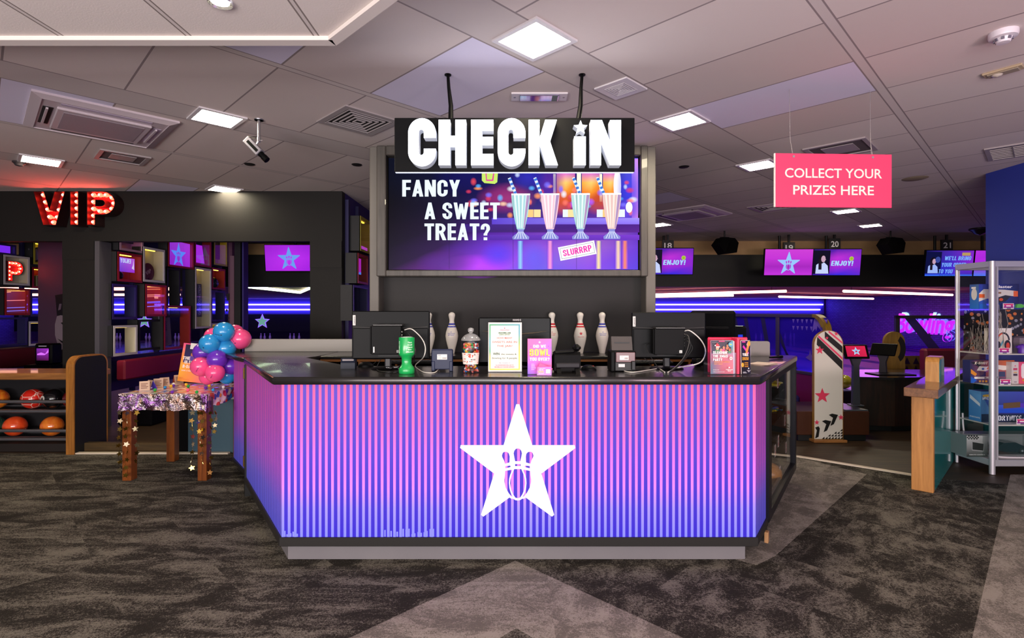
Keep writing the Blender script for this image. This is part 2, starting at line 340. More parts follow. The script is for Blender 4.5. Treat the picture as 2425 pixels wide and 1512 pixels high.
# ---------------------------------------------------------------- materials of the place
S2 = math.sqrt(.5)
def carpet(name, dark, light, thr, axis45):
    k = N(name); x, y, z = k.sep(k.obj())
    u = k.ma('MULTIPLY', k.ma('ADD', x, y), S2); v = k.ma('MULTIPLY', k.ma('SUBTRACT', y, x), S2)
    iu = k.ma('FLOOR', k.ma('DIVIDE', u, .5)); iv = k.ma('FLOOR', k.ma('ADD', k.ma('DIVIDE', v, 1.0), k.ma('MULTIPLY', k.ma('FLOORED_MODULO', iu, 2.0), .5)))
    r, rc = k.white(k.com(iu, iv)); sh = k.ma('MULTIPLY', r, 30.0)
    a = k.noise(k.com(k.ma('ADD', k.ma('MULTIPLY', u, 1.5), sh), k.ma('ADD', k.ma('MULTIPLY', v, 2.2), sh)), 2.6, 8, .72, .6) if axis45 else k.noise(k.com(k.ma('ADD', k.ma('MULTIPLY', x, .9), sh), k.ma('MULTIPLY', y, 4.0)), 1.2, 7, .68, .5)
    b = k.noise(k.com(k.ma('ADD', k.ma('MULTIPLY', x, 1.0), k.ma('MULTIPLY', r, .35)), k.ma('MULTIPLY', y, 3.0)), 2.1, 8, .72, .7)
    side = k.ma('GREATER_THAN', x, .2)
    a = k.ma('ADD', k.ma('MULTIPLY', a, side), k.ma('MULTIPLY', b, k.ma('SUBTRACT', 1.0, side)))
    a = k.ma('ADD', a, k.ma('MULTIPLY', k.ma('SUBTRACT', r, .5), .05)); a = k.ma('ADD', a, k.ma('MULTIPLY', k.ma('SUBTRACT', k.noise(k.com(k.ma('MULTIPLY', x, .7), k.ma('MULTIPLY', y, 1.2)), .9, 2), .5), .25))
    fine = k.noise(k.obj(), 95, 3, .7, 1.2); a2 = k.ma('ADD', a, k.ma('MULTIPLY', k.ma('SUBTRACT', fine, .5), .8))
    k.set(k.ramp(a2, [(thr-.07, dark), (thr+.10, light)]), .95, spec=.15); k.bump(fine, .8, .012); return k.m
CARPET = carpet('dark_carpet', '#2b2721', '#7a7468', .53, True); INLAY = carpet('grey_carpet', '#6e675f', '#a0978c', .5, True)
def ceiling_mat():
    k = N('ceiling_tiles'); x, y, z = k.sep(k.obj())
    u = k.ma('MULTIPLY', k.ma('ADD', x, y), S2); v = k.ma('MULTIPLY', k.ma('SUBTRACT', y, x), S2)
    # wide bands every 2.6 m, with a tee rail half way; cross joints every 0.62 m
    w = k.ma('SUBTRACT', k.ma('FLOORED_MODULO', k.ma('ADD', v, -2.12+1.3), 2.6), 1.3); aw = k.ma('ABSOLUTE', w)
    band = k.ma('LESS_THAN', aw, .17)
    fu = k.ma('FRACT', k.ma('DIVIDE', k.ma('SUBTRACT', u, .733), .62)); du = k.ma('MULTIPLY', k.ma('SUBTRACT', .5, k.ma('ABSOLUTE', k.ma('SUBTRACT', fu, .5))), .62)
    jt = k.ma('MULTIPLY', k.ma('LESS_THAN', du, .006), k.ma('SUBTRACT', 1.0, band))
    tee = k.ma('GREATER_THAN', aw, 1.272); tedge = k.ma('LESS_THAN', k.ma('ABSOLUTE', k.ma('SUBTRACT', aw, 1.272)), .0045); edge = k.ma('LESS_THAN', k.ma('ABSOLUTE', k.ma('SUBTRACT', aw, .17)), .006)
    lines = k.ma('MAXIMUM', k.ma('MAXIMUM', k.ma('MULTIPLY', jt, k.ma('LESS_THAN', aw, 1.272)), edge), tedge)
    iu = k.ma('FLOOR', k.ma('DIVIDE', k.ma('SUBTRACT', u, .733), .62)); iv = k.ma('FLOOR', k.ma('DIVIDE', k.ma('SUBTRACT', v, 2.12), 1.3))
    r, rc = k.white(k.com(iu, iv, 3.0))
    base = k.mix(r, '#d8cac8', '#e4d8d6')
    new = 0.0
    for cu, cv in ((2, 0), (5, -1), (0, 0), (-1, 2), (1, 4), (9, 1)): new = k.ma('ADD', new, k.ma('MULTIPLY', k.ma('COMPARE', iu, cu, .1), k.ma('COMPARE', iv, cv, .1)))
    new = k.ma('MULTIPLY', new, k.ma('SUBTRACT', 1.0, band))
    base = k.mix(new, base, '#e6e0fa'); base = k.mix(band, base, '#cdc2c2'); base = k.mix(tee, base, '#d8cdcc'); base = k.mix(lines, base, '#94878a')
    st = k.noise(k.obj(), .7, 5, .6); base = k.mix(k.ma('MULTIPLY', st, .22), base, '#a89c96')
    k.set(base, .9, spec=.2)
    fine = k.noise(k.obj(), 140, 2); h = k.ma('SUBTRACT', k.ma('MULTIPLY', fine, .12), k.ma('MULTIPLY', lines, 1.0)); k.bump(h, .4, .01); return k.m
CEIL = ceiling_mat()
def soffit_mat():
    k = N('soffit_tiles'); x, y, z = k.sep(k.obj())
    fu = k.ma('FRACT', k.ma('DIVIDE', k.ma('ADD', x, .92), .6)); du = k.ma('MULTIPLY', k.ma('SUBTRACT', .5, k.ma('ABSOLUTE', k.ma('SUBTRACT', fu, .5))), .6)
    ln = k.ma('LESS_THAN', k.ma('ABSOLUTE', k.ma('SUBTRACT', du, .012)), .004); tee = k.ma('LESS_THAN', du, .012)
    base = k.mix(tee, '#dcd2cd', '#cfc5c2'); base = k.mix(ln, base, '#857a76'); k.set(base, .9, spec=.2); k.bump(k.noise(k.obj(), 120, 2), .15, .004); return k.m
CHAR = P('charcoal_board', '#201e1d', .6, bp=(60, .15), spec=.2); CHAR2 = P('charcoal_paint', '#242120', .65, bp=(120, .2)); BLACK = P('black_paint', '#0b0a0b', .5)
NIGHT = P('night_panel', '#0a0910', .7); PURPLE = P('purple_paint', '#2d1d6e', .6); BLUEWALL = P('blue_paint', '#2b3a9c', .55, bp=(50, .1)); TEAL = P('teal_gloss', '#148280', .2, coat=.3)
CREAMW = P('white_laminate', '#d8d4cf', .4); GREYLAM = P('grey_laminate', '#8f8a84', .4); BLKLAM = P('black_laminate', '#161515', .25, coat=.15, nz=('#201e1d', 40), spec=.4); DARKMET = P('dark_metal', '#1a1a1c', .35, .6)
WHITEPL = P('white_plastic', '#d9d3d8', .4); BLKPL = P('black_plastic', '#070708', .45, spec=.10); BLKPL2 = P('satin_black_plastic', '#09090b', .42, spec=.12); CHROME = P('chrome', '#d0d0d4', .22, .8); ALU = P('brushed_aluminium', '#cfccd2', .42, .65); STEEL = P('grey_steel', '#8a8a90', .35, .8)
PANELLIGHT = P('panel_light_glow', '#ffffff', .5, em=75, emc='#fff1d0'); DARKWOOD = wood('dark_wood', '#2a140c', '#472313', .4, 2); OAK = wood('oak', '#8a5a2a', '#c08545', .4, 2); OAKH = wood('oak_board', '#7a4c26', '#a8713c', .35, 0); ORANGEWOOD = wood('pine_edge', '#8a5526', '#b87a35', .5, 0)
WOODFLOOR = wood('wood_floor', '#1d140d', '#4a351f', .55, 0, 5, .0)
PINKBAR = P('pink_led', '#ffd9c4', .4, em=7, emc='#ffb59a'); BLUEBAR = P('blue_led', '#ffffff', .4, em=15, emc='#5a4cff'); YELBAR = P('yellow_led', '#ffffff', .4, em=3.5, emc='#ffd23c'); COLDBAR = P('cool_led', '#ffffff', .4, em=5, emc='#dfffd0')
GLASS = glass('clear_glass'); SMOKE = glass('smoked_glass', '#c9ccd6', .07, dark=.75); ACRYL = glass('clear_acrylic', '#f2f6ff', .03, .22)

# ---------------------------------------------------------------- floor
def floor_poly(mb, pts, z, mi): mb.mi = mi; mb.prism(pts, z-.02, z, 'xy')
m = MB()
floor_poly(m, [(-12, -3), (9, -3), (9, 3.0), (3.69, 4.885), (2.94, 5.55), (1.5, 5.69), (-12, 5.69)], 0, 0)
# lighter carpet bands laid at 45 degrees, one millimetre proud of the dark tiles
floor_poly(m, [(.02, 3.235), (1.9, 1.355), (1.9, .665), (.02, 2.545), (-1.9, .625), (-1.9, 1.315)], .001, 1)
floor_poly(m, [(1.45, 3.18), (1.62, 3.30), (3.28, 4.96), (2.94, 5.55), (1.5, 5.69), (1.3, 5.3), (1.3, 3.3)], .001, 1)
floor_poly(m, [(1.6, 1.95), (4.6, 4.95), (5.25, 4.95), (8.5, 2.9), (8.5, 0), (1.6, 0)], .001, 1)
mk('floor', m, [CARPET, INLAY], kind='structure')
m = MB(); floor_poly(m, [(-16, 5.69), (1.5, 5.69), (2.94, 5.55), (3.69, 4.885), (9, 3.0), (16.4, 3.0), (16.4, 13.5), (-26, 13.5), (-26, 5.69)], -.004, 0)
mk('floor', m, WOODFLOOR, kind='structure')
def lanes_mat():
    k = N('lane_boards'); x, y, z = k.sep(k.obj()); f = k.ma('FRACT', k.ma('DIVIDE', k.ma('ADD', x, 13.1+.775), 1.55))
    g = k.ma('GREATER_THAN', k.ma('ABSOLUTE', k.ma('SUBTRACT', f, .5)), .34); k.set(k.mix(g, '#8a6a52', '#101018'), .2, coat=.4); return k.m
m = MB(); m.box(-26, 16.4, 13.5, 29.6, -.03, -.004); mk('floor', m, lanes_mat(), kind='structure')
STRIPW = P('cream_threshold', '#d8c9b4', .4)
m = MB(); m.prism([(2.94, 5.55), (3.69, 4.885), (3.72, 4.915), (2.96, 5.59)], 0, .012, 'xy'); m.prism([(1.9, 5.63), (2.94, 5.55), (2.96, 5.59), (1.9, 5.68)], 0, .012, 'xy'); mk('trim_1', m, STRIPW, kind='structure')
m = MB(); m.box(-4.62, -3.0, 5.66, 5.71, 0, .014); mk('trim_2', m, STRIPW, kind='structure')
m = MB(); m.box(-4.62, -3.0, 5.78, 5.84, -.004, .09); mk('trim_3', m, wood('kick_wood', '#3a2a12', '#54401e', .5, 0), kind='structure')

# ---------------------------------------------------------------- ceiling
m = MB(); m.box(-18, 16.4, -3, 11.7, ZC, ZC+.06); mk('ceiling', m, CEIL, kind='structure')
SOF = soffit_mat(); zs = 2.80
m = MB(); m.prism([(-9, -1), (-9, 2.567), (-.845, 2.567), (2.3, -.56), (2.0, -1)], zs, ZC, 'xy'); mk('ceiling', m, SOF, kind='structure')
m = MB(); TR = P('soffit_trim', '#d8cec9', .6)
m.box(-9, -.845, 2.52, 2.575, zs-.02, zs+.06); m.prism([(-.845, 2.575), (-.864, 2.52), (2.26, -.6), (2.31, -.57)], zs-.02, zs+.06, 'xy'); mk('trim_4', m, TR, kind='structure')
LANECEIL = P('lane_ceiling', '#8d6a62', .8, nz=('#7c5c56', .6))
m = MB(); m.box(-26, 16.4, 11.75, 29.6, 2.2, 2.24); mk('ceiling', m, LANECEIL, kind='structure')

# ---------------------------------------------------------------- far end: bulkhead, fascia, lane masking, side wall
TAN = P('tan_bulkhead', '#d0a878', .7, nz=('#b08a5c', 3))
m = MB(); m.box(-26, 16.4, 11.68, 11.75, 2.73, ZC+.05); mk('wall_back', m, TAN, kind='structure')
m = MB(); m.box(-26, 16.4, 11.55, 11.75, 2.05, 2.74); mk('wall_back', m, BLACK, kind='structure')
MASKM = P('mask_panel', '#5a52a8', .6)
m = MB(); m.box(-26, 16.3, 28.0, 28.06, 1.40, 2.2); mk('wall_back', m, MASKM, kind='structure')
m = MB(); m.box(-26, 16.3, 28.0, 28.06, .50, 1.40); mk('wall_back', m, NIGHT, kind='structure')
m = MB(); m.box(-26, 16.4, 29.6, 29.7, -.03, 2.24); mk('wall_back', m, NIGHT, kind='structure')
def brick_mat():
    k = N('painted_brick'); x, y, z = k.sep(k.obj()); b = k.n('ShaderNodeTexBrick'); k.l(k.com(y, z), b.inputs[0]); b.inputs['Scale'].default_value = 1
    for i, v in ((1, '#6a4a90'), (2, '#5a3c80'), (3, '#3a2858')): b.inputs[i].default_value = lin(v)+(1,)
    b.inputs['Mortar Size'].default_value = .008; b.inputs['Brick Width'].default_value = .225; b.inputs['Row Height'].default_value = .075
    k.set(b.outputs[0], .6); k.bump(b.outputs[1], -.5, .01); return k.m
BRICK = brick_mat()
m = MB(); m.box(16.4, 16.5, 6.5, 29.6, -.03, 2.24); mk('wall_right', m, BRICK, kind='structure')
m = MB(); m.box(-26.1, -26, 6.8, 29.6, -.03, 2.24); mk('wall_left', m, BRICK, kind='structure')
for i, (z, lab) in enumerate(((1.90, 'upper of the two long blue light bars across the lane end'), (1.635, 'lower of the two long blue light bars across the lane end'))):
    b = MB(); b.box(-25.5, 16.2 if i == 0 else 16.05, 27.9, 27.98, z-.035, z+.035, .01); tag(mk('light_bar', b, BLUEBAR), lab, 'light')
def strip(pts, lab, mat=PINKBAR, r=.035):
    b = MB(); b.mi = 1
    for p in (pts[0], pts[-1]):
        p = Vector(p); q = Vector(pts[1 if p == Vector(pts[0]) else -2]); p = p.lerp(q, .06); b.cyl(p, (p.x, p.y, 2.19), .008, n=6)
    b.mi = 0
    for p, q in zip(pts, pts[1:]): b.cyl(p, q, r, n=8)
    return tag(mk('light_strip', b, [mat, BLACK]), lab, 'light')
zz = 2.05
strip([(3.0, 18.4, zz), onz(1862, 690, zz)], 'long pink light strip under the lane ceiling, nearest the black fascia')
strip([(3.0, 20.2, zz), onz(1737, 700, zz)], 'short pink light strip under the lane ceiling just above the blue bars')
strip([onz(1845, 703, zz), onz(2068, 708, zz)], 'lower pink light strip above the brick wall, below the lane twenty screens')
strip([onz(1998, 690, zz), onz(2255, 699, zz)], 'pink light strip that runs behind the glass prize cabinet')
strip([(-13.5, 12.6, zz), (-8.05, 12.6, zz)], 'upper pink light strip seen through the display boxes on the left')
strip([(-18, 16.8, zz), (-10.4, 16.8, zz)], 'lower pink light strip seen through the display boxes on the left')
z2 = 2.14
strip([onz(560, 676, z2), onz(711, 693, z2), onz(733, 683, z2)], 'bent pale green light strip seen through the big opening, the longer one', COLDBAR, .04)
strip([onz(610, 673, z2), onz(662, 676, z2), onz(673, 671.5, z2)], 'bent pale green light strip seen through the big opening, the shorter one', COLDBAR, .035)
def star_emblem(px, py, lab):
    p = at(px, py, 27.96); t = thing('star_emblem', lab, 'wall star', p)
    b = MB(); b.prism(star_pts(.40, .45), 0, .03); mk('border', b, P('lilac_glow', '#a070ff', .5, em=.9), t)
    b = MB(); b.prism(star_pts(.31, .45), -.02, .0); mk('face', b, P('mint_glow', '#7fc7a6', .5, em=.55), t)
star_emblem(621, 762, 'mint green star with lilac edge on the lane end, seen through the big opening'); star_emblem(342, 761, 'mint green star with lilac edge seen through the display boxes'); star_emblem(1727, 762, 'mint green star with lilac edge behind the black till box')
# pins far down the lanes
PROF = [(.0001, 0), (.026, 0), (.0285, .01), (.036, .05), (.047, .09), (.0558, .13), (.0603, .165), (.0558, .20), (.045, .235), (.034, .262), (.0265, .285), (.0228, .302), (.0235, .318), (.028, .34), (.0315, .355), (.0322, .362), (.029, .374), (.018, .385), (.0001, .39)]
IVORY = P('ivory_gloss', '#e9e2d6', .25, coat=.3)
pin_me = MB().lathe(PROF, 16); far0 = None
for cx in (-20.75, -19.2, -17.65, -13.1, -11.55, 11.7, 13.2, 14.75):
    for j, dx in enumerate((-.24, 0, .24)):
        y = 28.5-(.1 if j == 1 else 0)
        lab = 'white pin glowing violet at the far end of the lanes'
        if far0 is None: far0 = tag(mk('bowling_pin', pin_me, IVORY, loc=(cx+dx, y, 0)), lab, 'bowling pin', 'pins at the far end of the lanes')
        else: dup(far0, (cx+dx, y, 0))
b = MB(); b.box(-25.5, 16.2, 28.1, 28.16, .75, .83); tag(mk('pin_deck_light', b, P('violet_tube', '#ffffff', .5, em=5, emc='#7a48ff')), 'violet light tube behind the masking above the far pins', 'light')

# ---------------------------------------------------------------- dark portal wall on the left, with openings
YV, zo = 6.86, 2.41
XA, XB, XC, XD = (150-CX)/F*YV, (236-CX)/F*YV, (735-CX)/F*YV, (810-CX)/F*YV
m = MB(); d = .12
m.box(-14, XD, YV, YV+d, zo, ZC); mk('wall_left', m, CHAR, kind='structure')
m = MB(); m.box(XA, XB-.06, YV-.012, YV+d, 0, zo); m.box(XA+.0, XB-.06, YV-.018, YV, 2.17, zo); mk('wall_left', m, CHAR, kind='structure')
m = MB(); m.box(XC, XD, YV-.012, YV+d, 0, zo); m.box(XC, XD, YV-.018, YV, 2.07, zo); mk('wall_left', m, CHAR, kind='structure')
m = MB(); m.box(XD-.03, XD, YV+d, 9.2, 0, ZC); mk('wall_left', m, PURPLE, kind='structure')
m = MB(); m.box(XB-.06, XB, YV-.005, YV+.2, 0, zo); mk('wall_left', m, P('grey_reveal', '#4b4850', .6), kind='structure')
# partition planes that carry the display boxes
m = MB(); m.box(-14, -3.3, YV+.13, 11.5, 2.97, 3.02); mk('ceiling', m, NIGHT, kind='structure')
for px, w, mt in ((549, .06, P('plum_post', '#4d2740', .6)), (568, .12, NIGHT), (577, .05, PURPLE)):
    m = MB(); x = (px-CX)/F*8.6; m.box(x-w/2, x+w/2, 8.55, 8.7, 0, 2.97); mk('wall_left', m, mt, kind='structure')
# blue corner pier on the right
m = MB(); m.box(5.3, 6.4, 1.6, 6.0, 0, ZC); mk('wall_right', m, BLUEWALL, kind='structure')
m = MB(); m.box(5.285, 5.3, 1.6, 6.01, 0, .83); m.box(5.285, 6.4, 6.0, 6.015, 0, .83); mk('wall_right', m, P('teal_dado', '#0f7078', .35), kind='structure')
m = MB(); m.box(5.28, 5.3, 1.6, 6.015, .83, .86); mk('trim_5', m, P('dado_rail', '#5a3a26', .4), kind='structure')
# ---------------------------------------------------------------- front counter
ZT = 1.118
t = thing('check_in_counter', 'wide check-in counter with pink and purple striped front and a white star emblem', 'counter', (0, 3.2, 0)); cnt = t
oy = -3.2
SF = stripes('stripe_print')
FL_, FR_ = -1.375, 1.455                                   # front panel ends
dl = Vector((-.56, .83)).normalized(); dr = Vector((.56, .83)).normalized()
b = MB(); b.box(0, FR_-FL_, 0, .03, 0, .935); mk('front_panel', b, SF, t, loc=(FL_, 0, .158))
b = MB(); b.box(0, 1.40, -.0, .03, 0, .935); mk('side_panel', b, SF, t, loc=(FL_+dl.x*1.40, dl.y*1.40, .158), rot=(0, 0, math.atan2(-dl.y, -dl.x)))
b = MB(); b.box(0, .36, 0, .03, 0, .935); mk('side_panel', b, SF, t, loc=(FR_, 0, .158), rot=(0, 0, math.atan2(dr.y, dr.x)))
# bumper rail and grey plinth
b = MB(); q = .012
b.box(FL_-q, FR_+q, -q, .03, .105, .158, .004)
b.box(0, 1.40, -q, .03, .105, .158, .004, M=T(FL_+dl.x*1.40, dl.y*1.40, 0, math.atan2(-dl.y, -dl.x))); b.box(0, .37, -q, .03, .105, .158, .004, M=T(FR_, 0, 0, math.atan2(dr.y, dr.x)))
mk('bumper_rail', b, P('black_rail', '#232120', .45, spec=.3), t)
b = MB(); b.box(FL_+.015, FR_-.04, .056, .09, 0, .106); b.box(0, 1.36, -.0, .03, 0, .106, M=T(FL_+.02+dl.x*1.37, .05+dl.y*1.37, 0, math.atan2(-dl.y, -dl.x)))
mk('plinth', b, P('grey_plinth', '#7e7a7c', .35, nz=('#6c686c', 2)), t)
# worktop: a thick U-shaped slab with a rounded nose
def up(l): return [(x, y+oy) for x, y in l]
outer = [(-1.408, 3.16), (1.458, 3.16), (1.478, 3.172), (2.50, 4.70), (2.48, 4.76), (1.95, 4.74), (1.22, 3.80), (-1.17, 3.80), (-1.79, 4.57), (-2.22, 4.49), (-2.226, 4.45), (-1.42, 3.168)]
b = MB(); sl = [(.010, 1.072), (.002, 1.076), (0, 1.084), (0, 1.106), (.003, 1.113), (.012, ZT)]
cen = Vector((0, 3.9))
n = len(outer); ring = []
for ins, z in sl:
    for (x, y) in outer:
        v = Vector((x, y)); dd = (Vector((0, 4.15))-v).normalized()*ins; ring.append((v.x+dd.x, v.y+dd.y+oy, z))
L = len(sl)
b.add(ring, [(j*n+i, j*n+(i+1) % n, (j+1)*n+(i+1) % n, (j+1)*n+i) for j in range(L-1) for i in range(n)], True)
b.add(ring, [list(range(n))[::-1], list(range((L-1)*n, L*n))])
mk('worktop', b, BLKLAM, t, ang=60)
# carcass behind the panels, end post of the left wing
b = MB(); b.prism(up([(FL_+.04, 3.235), (FR_-.02, 3.235), (1.14, 3.78), (-1.10, 3.78)]), .107, 1.07, 'xy'); b.prism(up([(-1.40, 3.36), (-2.10, 4.36), (-1.78, 4.50), (-1.12, 3.78)]), .107, 1.07, 'xy')
mk('carcass', b, BLKLAM, t)
b = MB(); b.box(0, .045, -.012, .05, 0, 1.07, M=T(FL_+dl.x*1.45, dl.y*1.45, 0, math.atan2(-dl.y, -dl.x))); mk('end_post', b, BLACK, t)
for z in (.28, 1.0):
    b = MB(); b.box(0, .012, -.02, -.011, z-.045, z+.045, .002, M=T(FL_+dl.x*1.45, dl.y*1.45, 0, math.atan2(-dl.y, -dl.x))); mk('hinge', b, P('brass', '#8a6a2a', .35, .9), t)
# star emblem with the three pins cut out
g = logo_geo(); b = MB(); s = 273/F*3.2
b.add([(v.x*s, -.0022, v.y*s) for v in g[0]], [list(f)[::-1] for f in g[1]]); b.add([(v.x*s, -.0003, v.y*s) for v in g[0]], [list(f) for f in g[1]])
mk('star_emblem', b, P('white_vinyl', '#f6f1e8', .45), t, loc=(at(1226, 0, 3.2).x, 0, at(0, 1091, 3.2).z))
# scuffed stickers at the foot of the print
b = MB(); sc = random.Random(3)
for x0 in [(-1.37+i*.012) for i in range(8)]+[(-.78+i*.018) for i in range(18)]: b.box(x0, x0+sc.uniform(.005, .0115), -.0012, 0, .160, .160+sc.uniform(.012, .05))
mk('scuff_mark', b, P('pale_scuff', '#7f86f5', .5), t)
# glass display case in the right wing
rz = math.atan2(dr.y, dr.x); Mr = T(FR_+dr.x*.36, dr.y*.36, 0, rz)
b = MB(); b.box(0, .10, -.02, .03, .13, 1.072); b.box(1.40, 1.47, -.02, .03, .13, 1.072); b.box(.10, 1.40, -.02, .03, 1.03, 1.072); b.box(.10, 1.40, -.02, .03, .13, .19)
mk('case_frame', b, P('case_frame_paint', '#0f0e16', .4, spec=.2), t, M=Mr)
b = MB(); b.box(.10, 1.40, 0, .006, .19, 1.03); mk('case_glass', b, GLASS, t, M=Mr)
b = MB(); b.box(0.0, 1.47, .50, .52, .02, 1.07); b.box(0, 1.47, .03, .5, .13, .15); b.box(0, .02, .03, .5, .15, 1.07); b.box(1.45, 1.47, .03, .5, .15, 1.07); mk('case_interior', b, P('case_black', '#0d0c0c', .5), t, M=Mr)
for z in (.42, .64, .84):
    b = MB(); b.box(.02, 1.45, .05, .49, z, z+.008); mk('case_shelf', b, SMOKE, t, M=Mr)
b = MB(); b.box(1.34, 1.375, .02, .04, .2, 1.03); b.box(.10, 1.36, .02, .035, .19, .215); mk('glass_edge', b, P('aluminium_channel', '#8c8c84', .35, .5), t, M=Mr)
b = MB(); b.box(.0, .05, .0, .06, 0, .13); b.box(.05, 1.47, .05, .08, 0, .13); mk('case_plinth', b, P('black_rail', '#232120', .45, spec=.3), t, M=Mr)
b = MB(); b.box(.02, .06, -.024, .0, 0, .07, .002); mk('corner_block', b, wood('raw_wood', '#9a7048', '#b88a5c', .6, 2), t, M=T(FR_+dr.x*.27, dr.y*.27, 0.02, rz))
# stock in the case: trays of sweets, ticket tags
Mw = Matrix.Translation((0, 3.2, 0)) @ Mr
def incase(u, v, z): return Mw @ Vector((u, v, z))
def sweet_tray(u, v, z, cols, lab):
    tr = thing('sweet_tray', lab, 'tray', incase(u, v, z), rz, 'trays of sweets in the counter case')
    b = MB(); b.box(-.16, .16, -.08, .08, 0, .006)
    for (x0, x1, y0, y1) in ((-.16, .16, -.08, -.074), (-.16, .16, .074, .08), (-.16, -.154, -.08, .08), (.154, .16, -.08, .08)): b.box(x0, x1, y0, y1, 0, .05)
    mk('tray', b, BLKPL, tr); r = random.Random(int(u*100))
    for c in cols:
        b = MB()
        for i in range(22):
            b.box(-.035, .035, -.012, .012, -.006, .006, .004, M=T(r.uniform(-.12, .12), r.uniform(-.055, .055), r.uniform(.012, .068), r.uniform(0, 3), r.uniform(-.4, .4), r.uniform(-.3, .3)))
        o = mk('sweets', b, P('wrapper_'+c.strip('#'), c, .35), tr); o['kind'] = 'stuff'
sweet_tray(1.08, .13, .848, ['#d6c21a', '#e0d23a', '#f0e8a0'], 'black tray heaped with yellow wrapped sweets on the top case shelf')
sweet_tray(.98, .13, .428, ['#2a2a2e', '#6a6a70'], 'black tray of dark sweets on the lowest glass shelf')
sweet_tray(1.02, .13, .648, ['#c8b020', '#1f7a6a', '#2a4a9a'], 'black tray of yellow, green and blue sweets on the second case shelf')
for i, (u, z, lab) in enumerate(((.75, .96, 'red and white ticket tag, topmost behind the counter case glass'), (1.15, .60, 'red and white ticket tag below the far end of the top tray'), (.78, .50, 'red and white ticket tag above the green and blue sweets'), (.62, .46, 'red and white ticket tag in front of the green and blue sweets'), (.25, .42, 'red and white ticket tag nearest the black case post'), (1.22, .36, 'red and white ticket tag at the far edge of the case'), (.86, .24, 'red and white ticket tag lowest but one in the case'))):
    tk = thing('ticket_tag', lab, 'tag', incase(u, .03, z), rz, 'ticket tags in the counter case')
    b = MB(); b.box(-.028, .028, -.001, .001, -.045, .045); mk('card', b, P('tag_card', '#ece6e0', .5), tk)
    p = Pic(); p.rect(-.02, -.036, .02, .03, '#c22038').rect(-.012, -.01, .012, .008, '#f3e6e6').star(0, .02, .008, '#ffffff'); p.build('print', PRINT, tk, T(0, -.0012, 0))
pb = thing('snack_packet', 'orange snack packet lying on the floor of the counter case', 'packet', incase(.85, .10, .155), rz)
b = MB(); b.sph((0, 0, .06), 1, 14, 8, (.09, .05, .09)); mk('bag', b, P('snack_orange', '#c9893c', .3), pb); b = MB(); b.box(-.06, .06, -.055, -.045, .03, .09, .004); mk('print', b, P('snack_blue', '#3a4f9a', .4), pb)

# ---------------------------------------------------------------- pier at the left end and the counter behind
t = thing('counter_pier', 'striped end pier with black top left of the counter, beside the balloon table', 'counter', (-2.28, 4.62, 0))
def edge_panel(p, q, name, m, w0=0, w1=.02, z0=.12, z1=1.07, u0=0, u1=None):
    p = Vector(p); q = Vector(q); L = (q-p).length; b = MB(); b.box(0, (u1 or L)-u0, w0, w1, 0, z1-z0); d = (q-p)/L
    return mk(name, b, m, t, loc=(p.x+d.x*u0, p.y+d.y*u0, z0), rot=(0, 0, math.atan2(q.y-p.y, q.x-p.x)))
b = MB(); b.prism([(.02, .06), (-.33, .49), (-.33, .62), (.48, .62), (.48, .12)], .02, 1.07, 'xy'); mk('carcass', b, BLKLAM, t)
edge_panel((-.36, .47), (-.02, .03), 'side_panel', SF)
edge_panel((-.02, .03), (.50, .03), 'front_panel', SF, u0=.05)
b = MB(); b.box(-.03, .03, .015, .05, .12, 1.07); mk('corner_post', b, BLACK, t)
b = MB(); b.prism([(-.02, .015), (.5, .015), (.5, .6), (-.37, .62), (-.375, .46)], .09, .12, 'xy'); b.prism([(.02, .06), (.46, .06), (.46, .6), (-.33, .6), (-.33, .5)], 0, .09, 'xy'); mk('plinth', b, P('black_rail', '#232120', .45, spec=.3), t)
b = MB(); tp = [(-.045, -.02), (.0, -.035), (.53, -.035), (.575, .09), (.575, .125), (.572, .63), (-.41, .63), (-.42, .42)]
n = len(tp); ring = []
for ins, z in [(.012, 1.07), (0, 1.08), (0, 1.10), (.006, 1.108), (.014, 1.112)]:
    for x, y in tp:
        dd = (Vector((.05, .45))-Vector((x, y))).normalized()*ins; ring.append((x+dd.x, y+dd.y, z))
b.add(ring, [(j*n+i, j*n+(i+1) % n, (j+1)*n+(i+1) % n, (j+1)*n+i) for j in range(4) for i in range(n)], True); b.add(ring, [list(range(n))[::-1], list(range(4*n, 5*n))]); mk('top', b, BLKLAM, t)

t = thing('back_counter', 'black back counter with open wooden pigeonholes under the wall screen', 'counter', (0, 4.75, 0)); bx0, bx1 = -1.70, 1.92
b = MB(); b.box(bx0, bx1, 0, .50, 1.082, 1.112, .006); mk('top', b, BLKLAM, t)
b = MB(); b.box(bx0, bx1, .004, .45, 1.062, 1.082); mk('top_edge', b, ORANGEWOOD, t)
b = MB(); b.box(bx0, bx1, .43, .45, .0, 1.062); b.box(bx0, bx1, .01, .45, .82, .84); b.box(bx0, bx1, .03, .05, 0, .82); mk('carcass', b, BLKLAM, t)
for i in range(12):
    x = bx0+.02+i*(bx1-bx0-.04)/11; b = MB(); b.box(x-.009, x+.009, .006, .43, .84, 1.062); mk('divider', b, ORANGEWOOD, t)
t = thing('splash_panel', 'long pale grey upstand behind the back counter, left of the wall screen', 'panel', (-2.0, 5.27, 0)); b = MB(); b.box(-.63, .53, 0, .03, 1.112, 1.236, .004); mk('board', b, GREYLAM, t); b = MB(); b.box(-.63, .53, -.012, 0, 1.09, 1.113); mk('ledge', b, BLKLAM, t); b = MB(); b.box(-.6, .5, 0, .03, 0, 1.112); mk('carcass', b, BLKLAM, t)
